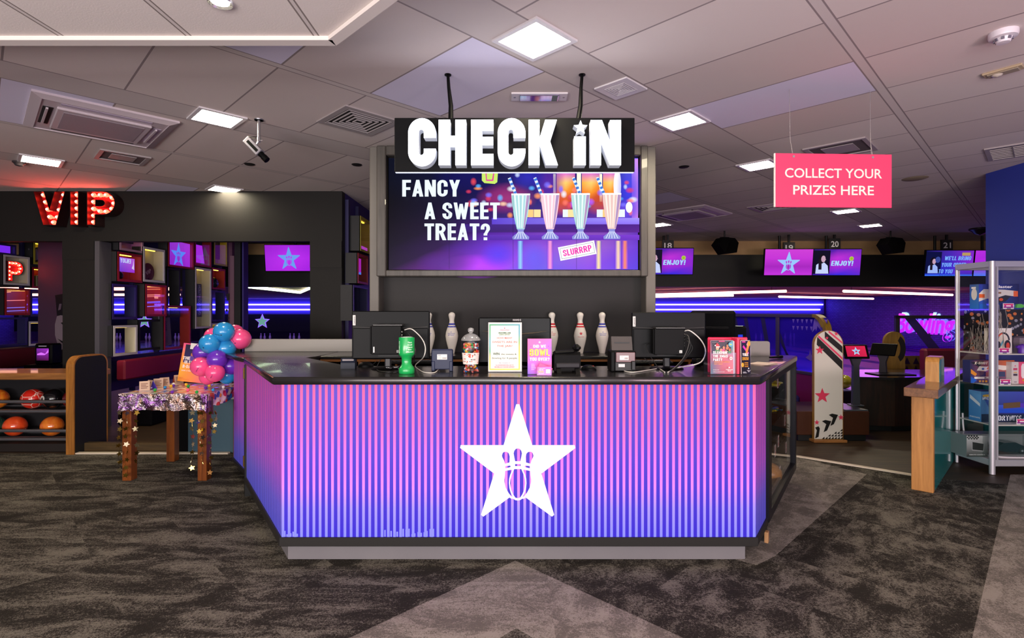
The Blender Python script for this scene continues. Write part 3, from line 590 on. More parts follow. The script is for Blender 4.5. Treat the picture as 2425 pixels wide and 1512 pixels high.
t = thing('side_upstand', 'small grey upstand with rounded corner on the right wing of the counter', 'panel', (2.12, 4.70, ZT)); b = MB(); b.prism([(-.16, 0), (.14, 0), (.14, .11), (.135, .122), (.123, .127), (-.16, .127)], 0, .03); mk('board', b, GREYLAM, t)
for i, px in enumerate((1384, 1437)):
    p = at(px, 868, 4.84); t = thing('snack_box', ('blue snack box in the pigeonhole below the red-starred pin', 'blue snack box in the pigeonhole below the last blue-striped pin')[i], 'box', (p.x, 4.84, .84), 0, 'blue snack boxes in the pigeonholes')
    b = MB(); b.box(-.055, .055, 0, .12, 0, .10, .002); mk('carton', b, P('carton_blue', '#3f6fb4', .5), t)
    q = Pic(); q.rect(-.05, .005, .05, .04, '#c9743a').ell(.03, .07, .016, .02, '#e8e0da').rect(-.045, .05, .01, .085, '#d8683a'); q.build('print', PRINT, t, T(0, -.001, 0))

# ---------------------------------------------------------------- screen tower behind the counter
t = thing('screen_tower', 'tall charcoal screen tower rising to the ceiling behind the counter', 'display unit', (0, 5.0, 0)); K = 5.0/F
def X5(px): return (px-CX)*K
def Z5(py): return H-(py-CY)*K
for a, c in ((875, 897), (1530, 1553)):
    b = MB(); b.box(X5(a), X5(c), 0, .26, 1.1135, ZC-.003, .006); mk('post', b, P('grey_post', '#6a655f', .55, bp=(60, .2)), t)
b = MB(); b.box(X5(897), X5(1530), .20, .26, 1.1135, ZC-.003); mk('back_board', b, CHAR2, t)
b = MB(); ti, to = 641, 656; wl, wr = 917, 1514
b.box(X5(895), X5(wl), -.06, .10, Z5(to), ZC-.012, .008); b.box(X5(wr), X5(1531), -.06, .10, Z5(to), ZC-.012, .008); b.box(X5(wl), X5(wr), -.06, .10, Z5(to), Z5(ti), .008); b.box(X5(wl), X5(wr), -.06, .10, Z5(372), ZC-.012, .008)
mk('frame', b, wood('charcoal_wood', '#3c3834', '#56504a', .5, 2, 4), t)
xs = [X5(wl+3), X5(1066), X5(1215), X5(1363), X5(wr-3)]; zb, zt = Z5(639), Z5(374)
for i in range(4):
    b = MB(); b.box(xs[i]+.001, xs[i+1]-.001, .005, .10, zb, zt, .003); mk('display_panel', b, BLKPL, t)
W_, H_ = xs[4]-xs[0], zt-zb
p = Pic(); U = lambda px: X5(px); V = lambda py: Z5(py)
p.grid(xs[0], zb, xs[4], zt, [['#1a0a2c', '#6a2090', '#9a3cf0', '#6a5ae8', '#8a4ce8', '#5a40e0'], ['#100820', '#2a0c4a', '#6a2ac8', '#8a4ad8', '#a060d0', '#6a3ad0'], ['#0c0618', '#180830', '#3a1470', '#5a2898', '#6a30a0', '#5a2aa0'], ['#080612', '#0e0a2a', '#1a1258', '#1c1a70', '#241c80', '#1e2a9a'], ['#060a1c', '#0a0c2e', '#141050', '#1a1668', '#201a78', '#1a2aa0'], ['#060a1c', '#0a1034', '#121050', '#1c1464', '#2a1c80', '#2a38c0']])
def blur(cx, cy, rx, ry, col, k=5, base='#1a1462'):
    a, c = lin(base), lin(col)
    n = 24; rim = [(U(cx)+1.5*rx*K*math.cos(2*PI*i/n), V(cy)+1.5*ry*K*math.sin(2*PI*i/n)) for i in range(n)]; mid = [(U(cx)+.75*rx*K*math.cos(2*PI*i/n), V(cy)+.75*ry*K*math.sin(2*PI*i/n)) for i in range(n)]
    p.raw(rim+mid+[(U(cx), V(cy))], [(i, (i+1) % n, n+(i+1) % n, n+i) for i in range(n)]+[(n+i, n+(i+1) % n, 2*n) for i in range(n)], [c+(0.0,)]*n+[c+(.62,)]*n+[c+(.95,)])
# the bar behind: taps, bokeh lights, counter edge
for x0, x1 in ((1318, 1362), (1378, 1422), (1428, 1464)):
    p.grid(U(x0), V(478), U(x1), V(410), [['#c03a2a', '#d8562a', '#a82a28'], ['#f07a20', '#ff9a2e', '#d85a20'], ['#ffb03c', '#ffd070', '#f08a30'], ['#d070c0', '#e070d0', '#c050c0']]); p.rect(U(x0-8), V(478), U(x0-2), V(412), '#fff2d8')
p.rect(U(1366), V(478), U(1376), V(410), '#fff4e0'); p.ell(U(1462), V(440), 9*K, 40*K, '#f4f0ff'); p.rect(U(1496), V(520), U(1511), V(376), '#c880e8')
br = random.Random(5)
for cx, cy, rx, ry, c in ((1200, 470, 50, 26, '#a02a78'), (1300, 440, 26, 40, '#5a2aa8'), (1330, 480, 26, 22, '#d8502a'), (1420, 482, 30, 20, '#c84a30'), (1490, 450, 20, 60, '#3a3ae8'), (1250, 420, 30, 22, '#2a28b8'), (1110, 420, 60, 30, '#14125a'), (1480, 500, 24, 20, '#6a4ae0')): blur(cx, cy, rx, ry, c)
for i in range(70):
    x = br.uniform(1110, 1500); y = br.gauss(470, 22)
    if y > 515: continue
    blur(x, y, br.uniform(3, 8), br.uniform(3, 7), br.choice(['#e84a5a', '#ff7a6a', '#c8d8ff', '#ffd0b0', '#7a70ff', '#ff9a5a', '#f0f4ff', '#b060ff', '#d83a60', '#5ab0ff']))
for x in (1255, 1272, 1340, 1352, 1366, 1420, 1434, 1470): p.rect(U(x-8), V(516), U(x+8), V(498), br.choice(['#ffe0a0', '#fff0c0', '#e8f0ff', '#ffca80']))
p.ell(U(1488), V(493), 8*K, 13*K, '#ffffff')
p.rect(U(1165), V(535), U(1512), V(518), ['#5a3ac8', '#8a6af0', '#a090ff', '#5a40d0']); p.rect(U(1100), V(552), U(1512), V(533), ['#30126a', '#5a2090', '#4a1a88', '#3a1a80']); p.rect(U(1160), V(570), U(1512), V(558), ['#4a20a0', '#6a30c0', '#7a38d0', '#5a28b0'])
for cx, cy, rx, ry, c in ((1130, 632, 60, 20, '#c040ff'), (1060, 625, 50, 22, '#5a2a90'), (1180, 605, 30, 22, '#5a3af0'), (1262, 610, 26, 26, '#6a5af0')): blur(cx, cy, rx, ry, c, 6, '#4a1a98')
for x, c in ((1232, '#8fd0ff'), (1302, '#ff9ad8'), (1416, '#ffe6a0'), (1462, '#ffd8b0'), (1478, '#ff8a5a')): p.grid(U(x-7), V(638), U(x+7), V(572), [['#7a3ae0', c, '#7a3ae0'], ['#7a3ae0', c, '#7a3ae0'], ['#5a2ac0', c, '#5a2ac0']])
# four milkshake glasses with striped straws
for cx, body, lt, sx in ((1233, '#a8d8de', '#e8f8f8', 1206), (1302, '#f4c8d8', '#fff0f4', 1266), (1373, '#b4dcdc', '#eaf8f4', 1356), (1446, '#ecc6c0', '#fff0e6', 1412)):
    p.line((U(sx), V(424)), (U(sx+15), V(462)), 7*K, '#e8f4ff')
    for q in range(4): p.line((U(sx+1+q*3.9), V(426+q*10)), (U(sx+3+q*3.9), V(431+q*10)), 7*K, '#3a7ad8')
    p.poly([(U(cx-22), V(462)), (U(cx+22), V(462)), (U(cx+21), V(480)), (U(cx+16), V(515)), (U(cx+9), V(545)), (U(cx-9), V(545)), (U(cx-16), V(515)), (U(cx-21), V(480))], body)
    for q in (-14, -5, 5, 14): p.poly([(U(cx+q-2), V(465)), (U(cx+q+2), V(465)), (U(cx+q*.45+1), V(542)), (U(cx+q*.45-1), V(542))], lt)
    p.poly([(U(cx+14), V(464)), (U(cx+21), V(464)), (U(cx+9), V(543)), (U(cx+6), V(543))], '#b090c0'); p.rect(U(cx-22), V(465), U(cx+22), V(461), '#ffffff')
    p.poly([(U(cx-8), V(545)), (U(cx+8), V(545)), (U(cx+6), V(552)), (U(cx+20), V(563)), (U(cx+19), V(569)), (U(cx-19), V(569)), (U(cx-20), V(563)), (U(cx-6), V(552))], '#8a90d8')
    for q in (-14, -7, 0, 7, 14): p.line((U(cx+q*.4), V(551)), (U(cx+q), V(567)), 1.6*K, '#e0e8ff')
# lettering
for s, px, py in (('FANCY', 956, 450), ('A SWEET', 1008, 503), ('TREAT?', 1008, 552)): p.text(s, U(px), V(py), 39*K, '#eaf6ff', {'FANCY': 135, 'A SWEET': 176, 'TREAT?': 153}[s]*K, .055, 'l')
p.poly([(U(1142), V(408)), (U(1180), V(408)), (U(1178), V(436)), (U(1172), V(440)), (U(1148), V(438)), (U(1142), V(432))], '#c8e86a'); p.poly([(U(1150), V(408)), (U(1172), V(408)), (U(1169), V(433)), (U(1152), V(433))], '#e03aa0'); p.poly([(U(1153), V(411)), (U(1169), V(411)), (U(1166), V(430)), (U(1154), V(430))], '#c8e86a')
r = math.radians(11); cx, cz = U(1365), V(596)
def rr(w, h): return [(cx+x*math.cos(r)-z*math.sin(r), cz+x*math.sin(r)+z*math.cos(r)) for x, z in ((-w, -h), (w, -h), (w, h), (-w, h))]
p.poly(rr(43*K, 16*K), '#ffffff'); p.poly(rr(39.5*K, 12.5*K), '#6a6a8a'); p.poly(rr(38.7*K, 11.7*K), '#ffffff'); p.text('SLURRRP', cx, cz, 15*K, '#f03ab0', 68*K, .05, 'c', r)
for x in xs[1:4]: p.rect(x-.0012, zb, x+.0012, zt, '#150a25')
p.build('screen_picture', BIGSCREEN, t, T(0, .004, 0))
o = t.children[-1]

# ---------------------------------------------------------------- hanging CHECK iN sign
YS = 3.48; K2 = YS/F
t = thing('check_in_sign', 'hanging black sign board with glowing white raised letters above the counter', 'sign', (0, YS, 0))
def X(px): return (px-CX)*K2
def Z(py): return H-(py-CY)*K2
b = MB(); b.box(X(934), X(1503), 0, .028, Z(407.5), Z(279), .003); mk('board', b, P('sign_black', '#0b0b0d', .45, spec=.12), t)
b = MB(); b.box(X(936), X(1501), .004, .024, Z(408.6), Z(407.4)); mk('light_edge', b, P('edge_glow', '#ffffff', .5, em=.9, emc='#cfe0ff'), t)
KF = (YS-.07)/F                                            # the letter faces stand 70 mm proud of the board
def z1(l): return [((850+x/2.965-CX)*KF, H-((170+y/2.965)-CY)*KF) for x, y in l]
def arc(cx, cy, rx, ry, a0, a1, n=10): return [(cx+rx*math.cos(math.radians(a0+(a1-a0)*i/n)), cy-ry*math.sin(math.radians(a0+(a1-a0)*i/n))) for i in range(n+1)]
def letC(x0): return [(x0+195, 465)]+arc(x0+98, 430, 97, 103, 0, 90)+arc(x0+98, 430, 97, 103, 90, 180)[1:]+arc(x0+98, 562, 97, 103, 180, 270)+arc(x0+98, 562, 97, 103, 270, 360)[1:]+[(x0+195, 541), (x0+111, 541)]+arc(x0+93, 566, 18, 20, 360, 180, 8)+arc(x0+93, 426, 18, 20, 180, 0, 8)+[(x0+111, 465)]
letters = {'C': letC(345), 'H': [(560, 338), (640, 338), (640, 450), (677, 450), (677, 338), (752, 338), (752, 657), (677, 657), (677, 530), (640, 530), (640, 657), (560, 657)], 'E': [(787, 338), (944, 338), (944, 416), (865, 416), (865, 458), (942, 458), (942, 516), (865, 516), (865, 578), (944, 578), (944, 657), (787, 657)], 'C ': letC(974),
           'K': [(1192, 338), (1268, 338), (1268, 470), (1308, 338), (1390, 338), (1342, 490), (1397, 657), (1313, 657), (1268, 510), (1268, 657), (1192, 657)], 'i': [(1512, 455), (1592, 455), (1592, 657), (1512, 657)], 'N': [(1627, 340), (1706, 340), (1763, 490), (1763, 340), (1840, 340), (1840, 657), (1762, 657), (1700, 500), (1700, 657), (1627, 657)],
           'star': [(1556+(50 if i % 2 == 0 else 22)*math.sin(PI*i/5), 392-(50 if i % 2 == 0 else 22)*math.cos(PI*i/5)) for i in range(10)]}
FACE = P('letter_face', '#ffffff', .5, em=4, emc='#dfeaff'); SIDE = P('letter_return', '#c9cdd4', .4, em=.18, emc='#dfe6ff')
for k in letters:
    b = MB(); l = z1(letters[k]); b.mi = 1; b.prism(l, -.07, -.001); b.mi = 0; b.prism(l, -.072, -.0701)
    mk('star' if k == 'star' else 'letter', b, [FACE, SIDE], t)
for a, c in (((1063, 185), (1067, 279)), ((1376, 185), (1371, 279))):
    p0 = ceil(*a); b = MB(); q = Vector((X(c[0]), .014, Z(279)-.004)); p1 = Vector((p0.x, q.y, ZC)); p2 = p1.lerp(q, .7)+Vector((.006, 0, 0))
    b.tube([p1, p1.lerp(q, .3), p2, q], [.010, .011, .015, .017], 8); b.cyl(p1-Vector((0, 0, .006)), p1, .022); mk('hanger', b, BLKPL, t)
# ---------------------------------------------------------------- bowling pins on the back counter
def curved_text(b, s, r_at, z, h, w, bold=.02):
    g = text_geo(s, bold); xs = [v.x for v in g[0]]; x0, x1 = min(xs), max(xs); k = w/(x1-x0); vs = []
    for v in g[0]:
        x = (v.x-(x0+x1)/2)*k; zz = z+(v.y-.36)*h/.72; r = r_at(zz)+.0006; vs.append((x, -math.sqrt(max(r*r-x*x, 1e-8)), zz))
    b.add(vs, [list(f) for f in g[1]], True)
def prof_r(z):
    for (r0, z0), (r1, z1) in zip(PROF, PROF[1:]):
        if z0 <= z <= z1: return r0+(r1-r0)*(z-z0)/max(z1-z0, 1e-6)
    return .02
RED = P('pin_red', '#d42438', .3); BLUE = P('pin_blue', '#3f47b8', .3)
def make_pin(px, col, cn, lab, star=False):
    p = at(px, 837, 5.08); t = thing('bowling_pin', lab, 'bowling pin', (p.x, 5.08, 1.112), 0, 'bowling pins on the back counter')
    mk('body', MB().lathe(PROF, 32), P('pin_ivory', '#f4eee4', .25, coat=.3), t)
    for z0, z1 in ((.268, .284), (.246, .256) if False else (.246, .258)):
        b = MB(); zs = [z0+(z1-z0)*i/4 for i in range(5)]; b.lathe([(prof_r(z)+.0005, z) for z in zs], 32); mk('stripe', b, col, t)
    b = MB()
    if star:
        g = star_pts(.019, .42); vs = []
        for x, z in g+[(0, 0)]:
            zz = .188+z; r = prof_r(zz)+.0007; vs.append((x, -math.sqrt(r*r-x*x), zz))
        b.add(vs, [(i, 10, (i+1) % 10) for i in range(10)], True); curved_text(b, 'Hollywood Bowl', prof_r, .158, .008, .056)
    else:
        curved_text(b, 'MY', prof_r, .202, .007, .014); curved_text(b, 'HOLLYWOOD', prof_r, .188, .0085, .066); curved_text(b, 'BIRTHDAY', prof_r, .174, .0085, .058)
    mk('print', b, col, t); return t
make_pin(1015, BLUE, 'blue', 'white pin with blue stripes half hidden behind the left monitor'); make_pin(1070, BLUE, 'blue', 'white pin with blue stripes standing left of the middle monitor')
make_pin(1307, RED, 'red', 'white pin with red stripes half hidden behind the middle monitor'); make_pin(1374, RED, 'red', 'white pin with red stripes and a red star on its belly', True); make_pin(1426, BLUE, 'blue', 'white pin with blue stripes, last on the right')

# ---------------------------------------------------------------- things on the front counter
def cable(pts, r, m, lab, n=10):
    P_ = [Vector(p) for p in pts]; out = []
    for i in range(len(P_)-1):
        p0 = P_[max(i-1, 0)]; p1 = P_[i]; p2 = P_[i+1]; p3 = P_[min(i+2, len(P_)-1)]
        for j in range(n):
            u = j/n; out.append(.5*((2*p1)+(p2-p0)*u+(2*p0-5*p1+4*p2-p3)*u*u+(3*p1-p0-3*p2+p3)*u**3))
    out.append(P_[-1]); b = MB(); b.tube(out, r, 8); return tag(mk('cable', b, m, ang=80), lab, 'cable')
def ct(px, py): return onz(px, py, ZT)                      # a spot on the counter top
def up_at(px, py, Y): return at(px, py, Y)
WCAB = P('white_cable', '#d8d2cc', .45); BCAB = P('black_cable', '#101011', .5)
def back_monitor(px0, px1, pyt, pyb, Y, rz, lab, sticker, base_px):
    c = at((px0+px1)/2, pyb, Y); w = (px1-px0)/F*Y/math.cos(rz)*1.0; h = (pyb-pyt)/F*Y
    t = thing('computer_monitor', lab, 'monitor', (c.x, Y, ZT), rz); z0 = c.z-ZT
    b = MB(); b.box(-w/2, w/2, .0, .028, z0, z0+h, .006); b.box(-w/2+.01, w/2-.01, -.006, .001, z0+.006, z0+h*.64, .003); mk('housing', b, BLKPL2, t)
    b = MB(); pts = [(-w/2+.012+i*(w-.024)/20, z0+h*.64+.010*abs(i/10-1)**1.5) for i in range(21)]; b.tube([(x, -.008, z) for x, z in pts], .0022, 6); mk('ridge', b, P('ridge_grey', '#4a4848', .3), t)
    b = MB(); b.box(-w*.16, w*.17, .006, .014, z0+.010, z0+.02); b.box(-.16*w, .10*w, -.0075, -.005, z0+.02, z0+.024); mk('port_recess', b, BLACK, t)
    if sticker:
        p = Pic(); p.rect(-.009, -.034, .009, .034, '#cfcac6').text('Lenovo', 0, 0, .010, '#1c1c20', .052, .03, 'c', PI/2); p.build('brand_plate', PRINT, t, T(-w/2+.016, -.0012 if False else -.0008, z0+h-.062))
    bx = at(base_px, 0, Y).x-c.x
    b = MB(); b.box(bx-.022, bx+.022, .015, .045, .01, z0+.06, .008); mk('stand_neck', b, P('neck_grey', '#2e2d2f', .35, .2, spec=.3), t)
    b = MB(); b.lathe([(.11, 0), (.112, .004), (.10, .010), (.03, .016)], 28, (bx, .03, 0)); mk('stand_base', b, BLKPL2, t)
    return t
m1 = back_monitor(834, 1017, 737, 851, 3.60, .035, 'large black monitor seen from behind at the left of the counter', True, 917)
m3 = back_monitor(1497, 1670, 740, 849, 3.60, -.045, 'large black monitor seen from behind at the right of the counter', True, 1581)
def mini_pc(px0, px1, pyt, pyb, Y, rz, lab, side):
    c = at((px0+px1)/2, pyb, Y); w = (px1-px0)/F*Y; h = (pyb-pyt)/F*Y
    t = thing('mini_computer', lab, 'computer', (c.x, Y, c.z), rz)
    b = MB(); b.box(-w/2, w/2, 0, .055, 0, h, .004); b.box(-w/2-.008, -w/2+.001, .004, .058, .004, h-.004, .003); mk('case', b, BLKPL, t)
    b = MB(); b.box(-w/2+.010, w/2+.006, .004, .095, h, h+.008, .002); b.box(-.022, .022, .03, .05, h+.008, h+.0085); mk('top_bracket', b, P('bracket_grey', '#302e2e', .3), t)
    b = MB()
    for i in range(5): b.box(w/2-.001, w/2+.003, .012, .045, h*(.32+.11*i), h*(.32+.11*i)+.010)
    mk('port', b, P('port_metal', '#85827c', .35, .8), t)
    p = Pic(); p.rect(0, 0, .008 if side == 'l' else .018, .038 if side == 'l' else .018, '#e2ddd8')
    if side == 'r': p.text('hp', .009, .009, .007, '#202024', .010, .03, 'c', 0, .2)
    p.build('sticker', PRINT, t, T((-w/2+.014) if side == 'l' else w/2-.034, -.0005, .012))
    if side == 'l':
        p = Pic(); p.rect(0, 0, .016, .016, '#9a9690'); p.rect(.003, .003, .013, .013, '#55524e'); p.build('sticker', PRINT, t, T(w/2-.03, -.0005, .012))
    return t
mini_pc(879, 950, 772, 840, 3.50, .03, 'small black computer mounted behind the left monitor, above the green pot', 'l'); mini_pc(1550, 1621, 779, 841, 3.50, -.03, 'small black computer mounted behind the right monitor', 'r')
# middle monitor, glossy
c = at(1219, 873, 3.66); w = 172/F*3.66; t = thing('computer_monitor', 'glossy black monitor seen from behind in the middle of the counter, behind the sweets notice', 'monitor', (c.x, 3.66, ZT), 0)
h0, h1 = .035, at(0, 752, 3.66).z-ZT
b = MB(); b.box(-w/2, w/2, 0, .03, h0, h1, .008); pr = [(-w/2+.012, h0+.02), (w/2-.012, h0+.02), (w/2-.012, h1-.10)]+[(w/2-.012-(w-.024)*i/12, h1-.10-.022*(1-abs(i/6-1)**2)) for i in range(1, 12)]+[(-w/2+.012, h1-.10)]; b.prism(pr, -.012, .001); mk('housing', b, P('piano_black', '#060608', .3, spec=.10), t)
b = MB(); b.tube([(-w/2+.03+(w-.06)*i/14, -.012, h1-.092-.022*(1-abs(i/7-1)**2)) for i in range(15)], [.001+.005*(1-abs(i/7-1)**2) for i in range(15)], 8); mk('trim_line', b, P('warm_grey_trim', '#6a6054', .25, .4), t)
p = Pic(); p.text('HANNS·G', 0, 0, .014, '#b8b4b4', .056, .02); p.build('brand_mark', PRINT, t, T(.015, -.0008, h1-.018))
b = MB(); b.box(-.03, .03, .01, .05, .005, h0+.05, .005); b.lathe([(.10, 0), (.10, .006), (.04, .012)], 24, (0, .03, 0)); mk('stand', b, BLKPL2, t)

# left end: card terminal, mouse
p0 = ct(826, 873); t = thing('card_terminal', 'small dark blue card terminal at the left end of the counter', 'card reader', p0, .1)
b = MB(); b.prism([(-.035, 0), (.03, 0), (.045, .02), (.042, .055), (.02, .072), (-.02, .07), (-.035, .04)], -.047, .047, 'yz'); mk('body', b, P('navy_plastic', '#161c2c', .4, spec=.2), t)
b = MB(); b.box(-.042, .042, -.0405, -.030, .024, .060, .006, M=T(0, 0, 0, 0, -.25)); mk('roll_cover', b, P('pale_cover', '#8d8789', .15, coat=.5), t)
def mouse(px, py, rz, lab):
    t = thing('computer_mouse', lab, 'mouse', ct(px, py), rz)
    b = MB(); b.sph((0, 0, 0), 1, 20, 12, (.05, .032, .036)); mk('shell', b, BLKPL2, t, M=Matrix.Diagonal((1, 1, 1, 1))) if False else None
    bb = MB(); vs = MB().sph((0, 0, 0), 1, 20, 12, (.055, .034, .036)).v
    src = MB().sph((0, 0, 0), 1, 20, 12, (.055, .034, .036)); bb.v = [Vector((v.x, v.y*.62, max(v.z, 0))) for v in src.v]; bb.f = src.f; bb.m = src.m; bb.s = src.s; mk('shell', bb, BLKPL2, t)
    b = MB(); b.cyl((-.03, -.004, .024), (-.03, .004, .024), .008, n=12); mk('wheel', b, P('red_wheel', '#8a1a1a', .4), t); return t
mouse(866, 869, .3, 'black computer mouse beside the card terminal'); mouse(1394, 877, 2.6, 'black computer mouse right of the desk phone')
b = MB(); q = ct(1394, 877)
def keyboard(px, py, w, lab):
    t = thing('keyboard', lab, 'keyboard', ct(px, py)+Vector((0, .05, 0)))
    b = MB(); b.box(-w/2, w/2, -.06, .06, 0, .018, .006); mk('base', b, BLKPL, t)
    for r in range(4):
        b = MB()
        for k in range(14): b.box(-w/2+.012+k*(w-.024)/14, -w/2+.010+(k+1)*(w-.024)/14, -.05+r*.026, -.028+r*.026, .018, .024, .002)
        mk('key_row', b, P('key_black', '#1f1f22', .5), t)
keyboard(985, 863, .42, 'black keyboard lying behind the green collecting pot'); keyboard(1530, 863, .40, 'black keyboard lying behind the right monitor stand'); keyboard(1215, 862, .36, 'black keyboard lying behind the sweets notice')

# green collecting pot
t = thing('collecting_pot', 'green plastic charity collecting pot with a narrow waist', 'collecting pot', ct(963, 885))
GR = P('pot_green', '#18a552', .28, coat=.3)
prof = [(.0001, 0), (.045, 0), (.048, .004), (.048, .030), (.044, .038), (.034, .052), (.030, .062), (.030, .090), (.034, .104), (.043, .112), (.0475, .120), (.0485, .128), (.0485, .222), (.047, .226), (.0001, .226)]
mk('body', MB().lathe(prof, 36), GR, t)
b = MB(); b.lathe([(.036, .2262), (.036, .2285), (.030, .229), (.0001, .229)], 28); b.box(-.018, .018, -.003, .003, .229, .2294); mk('lid', b, P('pot_lid', '#c8cfc8', .4), t)
b = MB()
def ring_text(b, s, ang, z, h, w, R_=.0489, rot=False):
    g = text_geo(s, .02); xs = [v.x for v in g[0]]; x0, x1 = min(xs), max(xs); k = w/(x1-x0); vs = []
    for v in g[0]:
        x = (v.x-(x0+x1)/2)*k; zz = (v.y-.36)*h/.72
        if rot: x, zz = -zz, x
        a = ang+x/R_; vs.append((R_*math.sin(a), -R_*math.cos(a), z+zz))
    b.add(vs, [list(f) for f in g[1]], True)
ring_text(b, 'MACMILLAN', -.95, .165, .012, .075, rot=True)
for i, s in enumerate(('Thank', 'Small', 'change', 'big', 'difference')): ring_text(b, s, .62, .196-.0145*i, .0095, .010+.0042*len(s))
mk('lettering', b, P('pot_print', '#e4f2e6', .5), t)
t = thing('chain', 'short silver ball chain lying beside the green pot', 'chain', ct(936, 876)); r = random.Random(2)
for i in range(16):
    a = i*.9; rr = .02+.002*i; b = MB()
    b.tube([(rr*math.cos(a)*.9-.02+.007*math.cos(q), rr*math.sin(a)*.5+.005*math.sin(q), .005+.012*abs(math.sin(a*2))+.003*math.sin(q*2)) for q in [2*PI*j/10 for j in range(11)]], .0016, 5); mk('link', b, CHROME, t)

# navy display-back unit with white cable
t = thing('customer_display', 'navy blue box with a white label, left of the sweet jar', 'till display', ct(1047, 880), .03)
NAVY = P('navy_plastic_gloss', '#1a2140', .35, spec=.25)
b = MB(); b.box(-.068, .068, 0, .035, .012, .140, .004); b.box(-.066, .066, -.004, .03, .135, .143, .003); b.box(-.068, -.046, -.006, .04, 0, .065, .003); b.box(.046, .068, -.006, .04, 0, .065, .003); mk('housing', b, NAVY, t)
b = MB(); b.box(-.046, .046, .012, .02, .012, .064); mk('recess', b, BLACK, t)
p = Pic(); p.rect(-.032, -.017, .032, .017, '#e6e0da'); p.rect(-.028, .008, -.008, .012, '#8a8580')
for i in range(5): p.rect(-.028, .001-.004*i, -.004, .003-.004*i, '#b8b0a8')
for i in range(9): p.rect(.002+i*.003, -.012, .0035+i*.003, -.003, '#6a6560')
p.build('label', PRINT, t, T(0, -.0006, .093)); p = Pic(); p.rect(-.018, -.01, .018, .01, '#d8d2cc'); p.build('label', PRINT, t, T(0, .0115, .04))
e = ct(1040, 878); cable([at(957, 782, 3.5)+Vector((0, .02, 0)), at(975, 780, 3.47), at(997, 800, 3.44), at(1007, 822, 3.42), at(1003, 846, 3.42), ct(984, 868)+Vector((0, 0, .008)), ct(990, 876)+Vector((0, 0, .005)), ct(1005, 884)+Vector((0, 0, .004)), ct(1030, 884)+Vector((0, 0, .004)), ct(1041, 874)+Vector((0, -.01, .012)), Vector((e.x, e.y-.002, ZT+.05))], .0034, WCAB, 'white network lead arching from the left computer down to the navy box')
for i, (dx, lab) in enumerate(((0, 'upper black lead hanging from the left computer behind the green pot'), (6, 'middle black lead hanging from the left computer behind the green pot'), (11, 'lower black lead hanging from the left computer behind the green pot'))):
    cable([at(953, 786+6*i, 3.5)+Vector((0, .02, 0)), at(966, 790+7*i, 3.48), at(978+dx*.4, 812+5*i, 3.46), at(982-dx*.3, 850, 3.46), ct(975-dx*2, 866)+Vector((0, 0, .006)), ct(960-dx*3, 872)+Vector((0, 0, .005)), ct(930-dx*3, 871)+Vector((0, 0, .005))], .0028, BCAB, lab)
cable([ct(905, 852)+Vector((0, 0, .02)), ct(893, 870)+Vector((0, 0, .006)), ct(896, 880)+Vector((0, 0, .005)), ct(925, 884)+Vector((0, 0, .005)), ct(945, 880)+Vector((0, .02, .005))], .003, BCAB, 'black lead curling round the left monitor foot')
cable([ct(877, 868)+Vector((.01, 0, .008)), ct(887, 862)+Vector((0, 0, .005)), ct(893, 856)+Vector((0, 0, .005))], .002, BCAB, 'thin black lead of the mouse beside the card terminal')

# sweet jar
def haze(name):
    k = N(name); a = k.n('ShaderNodeBsdfTransparent'); d = k.n('ShaderNodeBsdfDiffuse'); d.inputs[0].default_value = (.85, .85, .85, 1); g = k.n('ShaderNodeBsdfGlossy'); g.inputs[1].default_value = .12
    m1 = k.n('ShaderNodeMixShader'); m1.inputs[0].default_value = .2; k.l(a.outputs[0], m1.inputs[1]); k.l(d.outputs[0], m1.inputs[2]); m2 = k.n('ShaderNodeMixShader'); m2.inputs[0].default_value = .12; k.l(m1.outputs[0], m2.inputs[1]); k.l(g.outputs[0], m2.inputs[2]); k.l(m2.outputs[0], k.o.inputs[0]); return k.m
t = thing('sweet_jar', 'clear jar full of mixed sweets with a domed lid and a printed label', 'jar', ct(1115, 883))
jp = [(.0001, .002), (.050, .002), (.057, .010), (.058, .024), (.052, .038), (.047, .046), (.049, .060), (.054, .10), (.057, .135), (.0585, .160), (.057, .170), (.058, .178), (.060, .192), (.0585, .203)]
mk('glass', MB().lathe(jp, 36), ACRYL, t)
b = MB(); b.lathe([(.0585, .203), (.061, .205), (.060, .212), (.054, .222), (.040, .236), (.028, .243), (.018, .246), (.010, .250), (.012, .255), (.018, .262), (.0195, .270), (.016, .279), (.008, .284), (.0001, .285)], 32); mk('lid', b, haze('clear_lid'), t)
b = MB(); lp = [(.0502, .056), (.0545, .10), (.0572, .128)]; nn = 40
for i in range(nn):
    a0, a1 = (-1.25+2.5*i/nn)-PI/2, (-1.25+2.5*(i+1)/nn)-PI/2
    for (r0, z0), (r1, z1) in zip(lp, lp[1:]): b.add([(r0*math.cos(a0), r0*math.sin(a0), z0), (r0*math.cos(a1), r0*math.sin(a1), z0), (r1*math.cos(a1), r1*math.sin(a1), z1), (r1*math.cos(a0), r1*math.sin(a0), z1)], [(0, 1, 2, 3)], True)
lb = mk('label', b, P('jar_label', '#f3e4dc', .5), t)
def lab_r(z): return .0502+(z-.056)*(.0572-.0502)/.072+.0006
b = MB(); r = random.Random(8); OR = ['#e0523a', '#d8402f', '#e89a4a', '#3a2a24']; lm = [P('label_ink_'+c.strip('#'), c, .5) for c in OR]
def blob(a, z, rx, rz_, mi, n=10):
    b.mi = mi; vs = []
    for i in range(n):
        q = 2*PI*i/n; zz = z+rz_*math.sin(q); R_ = lab_r(zz); aa = a+rx*math.cos(q)/R_; vs.append((R_*math.sin(aa), -R_*math.cos(aa), zz))
    b.add(vs, [list(range(n))])
blob(.06, .108, .016, .011, 0)
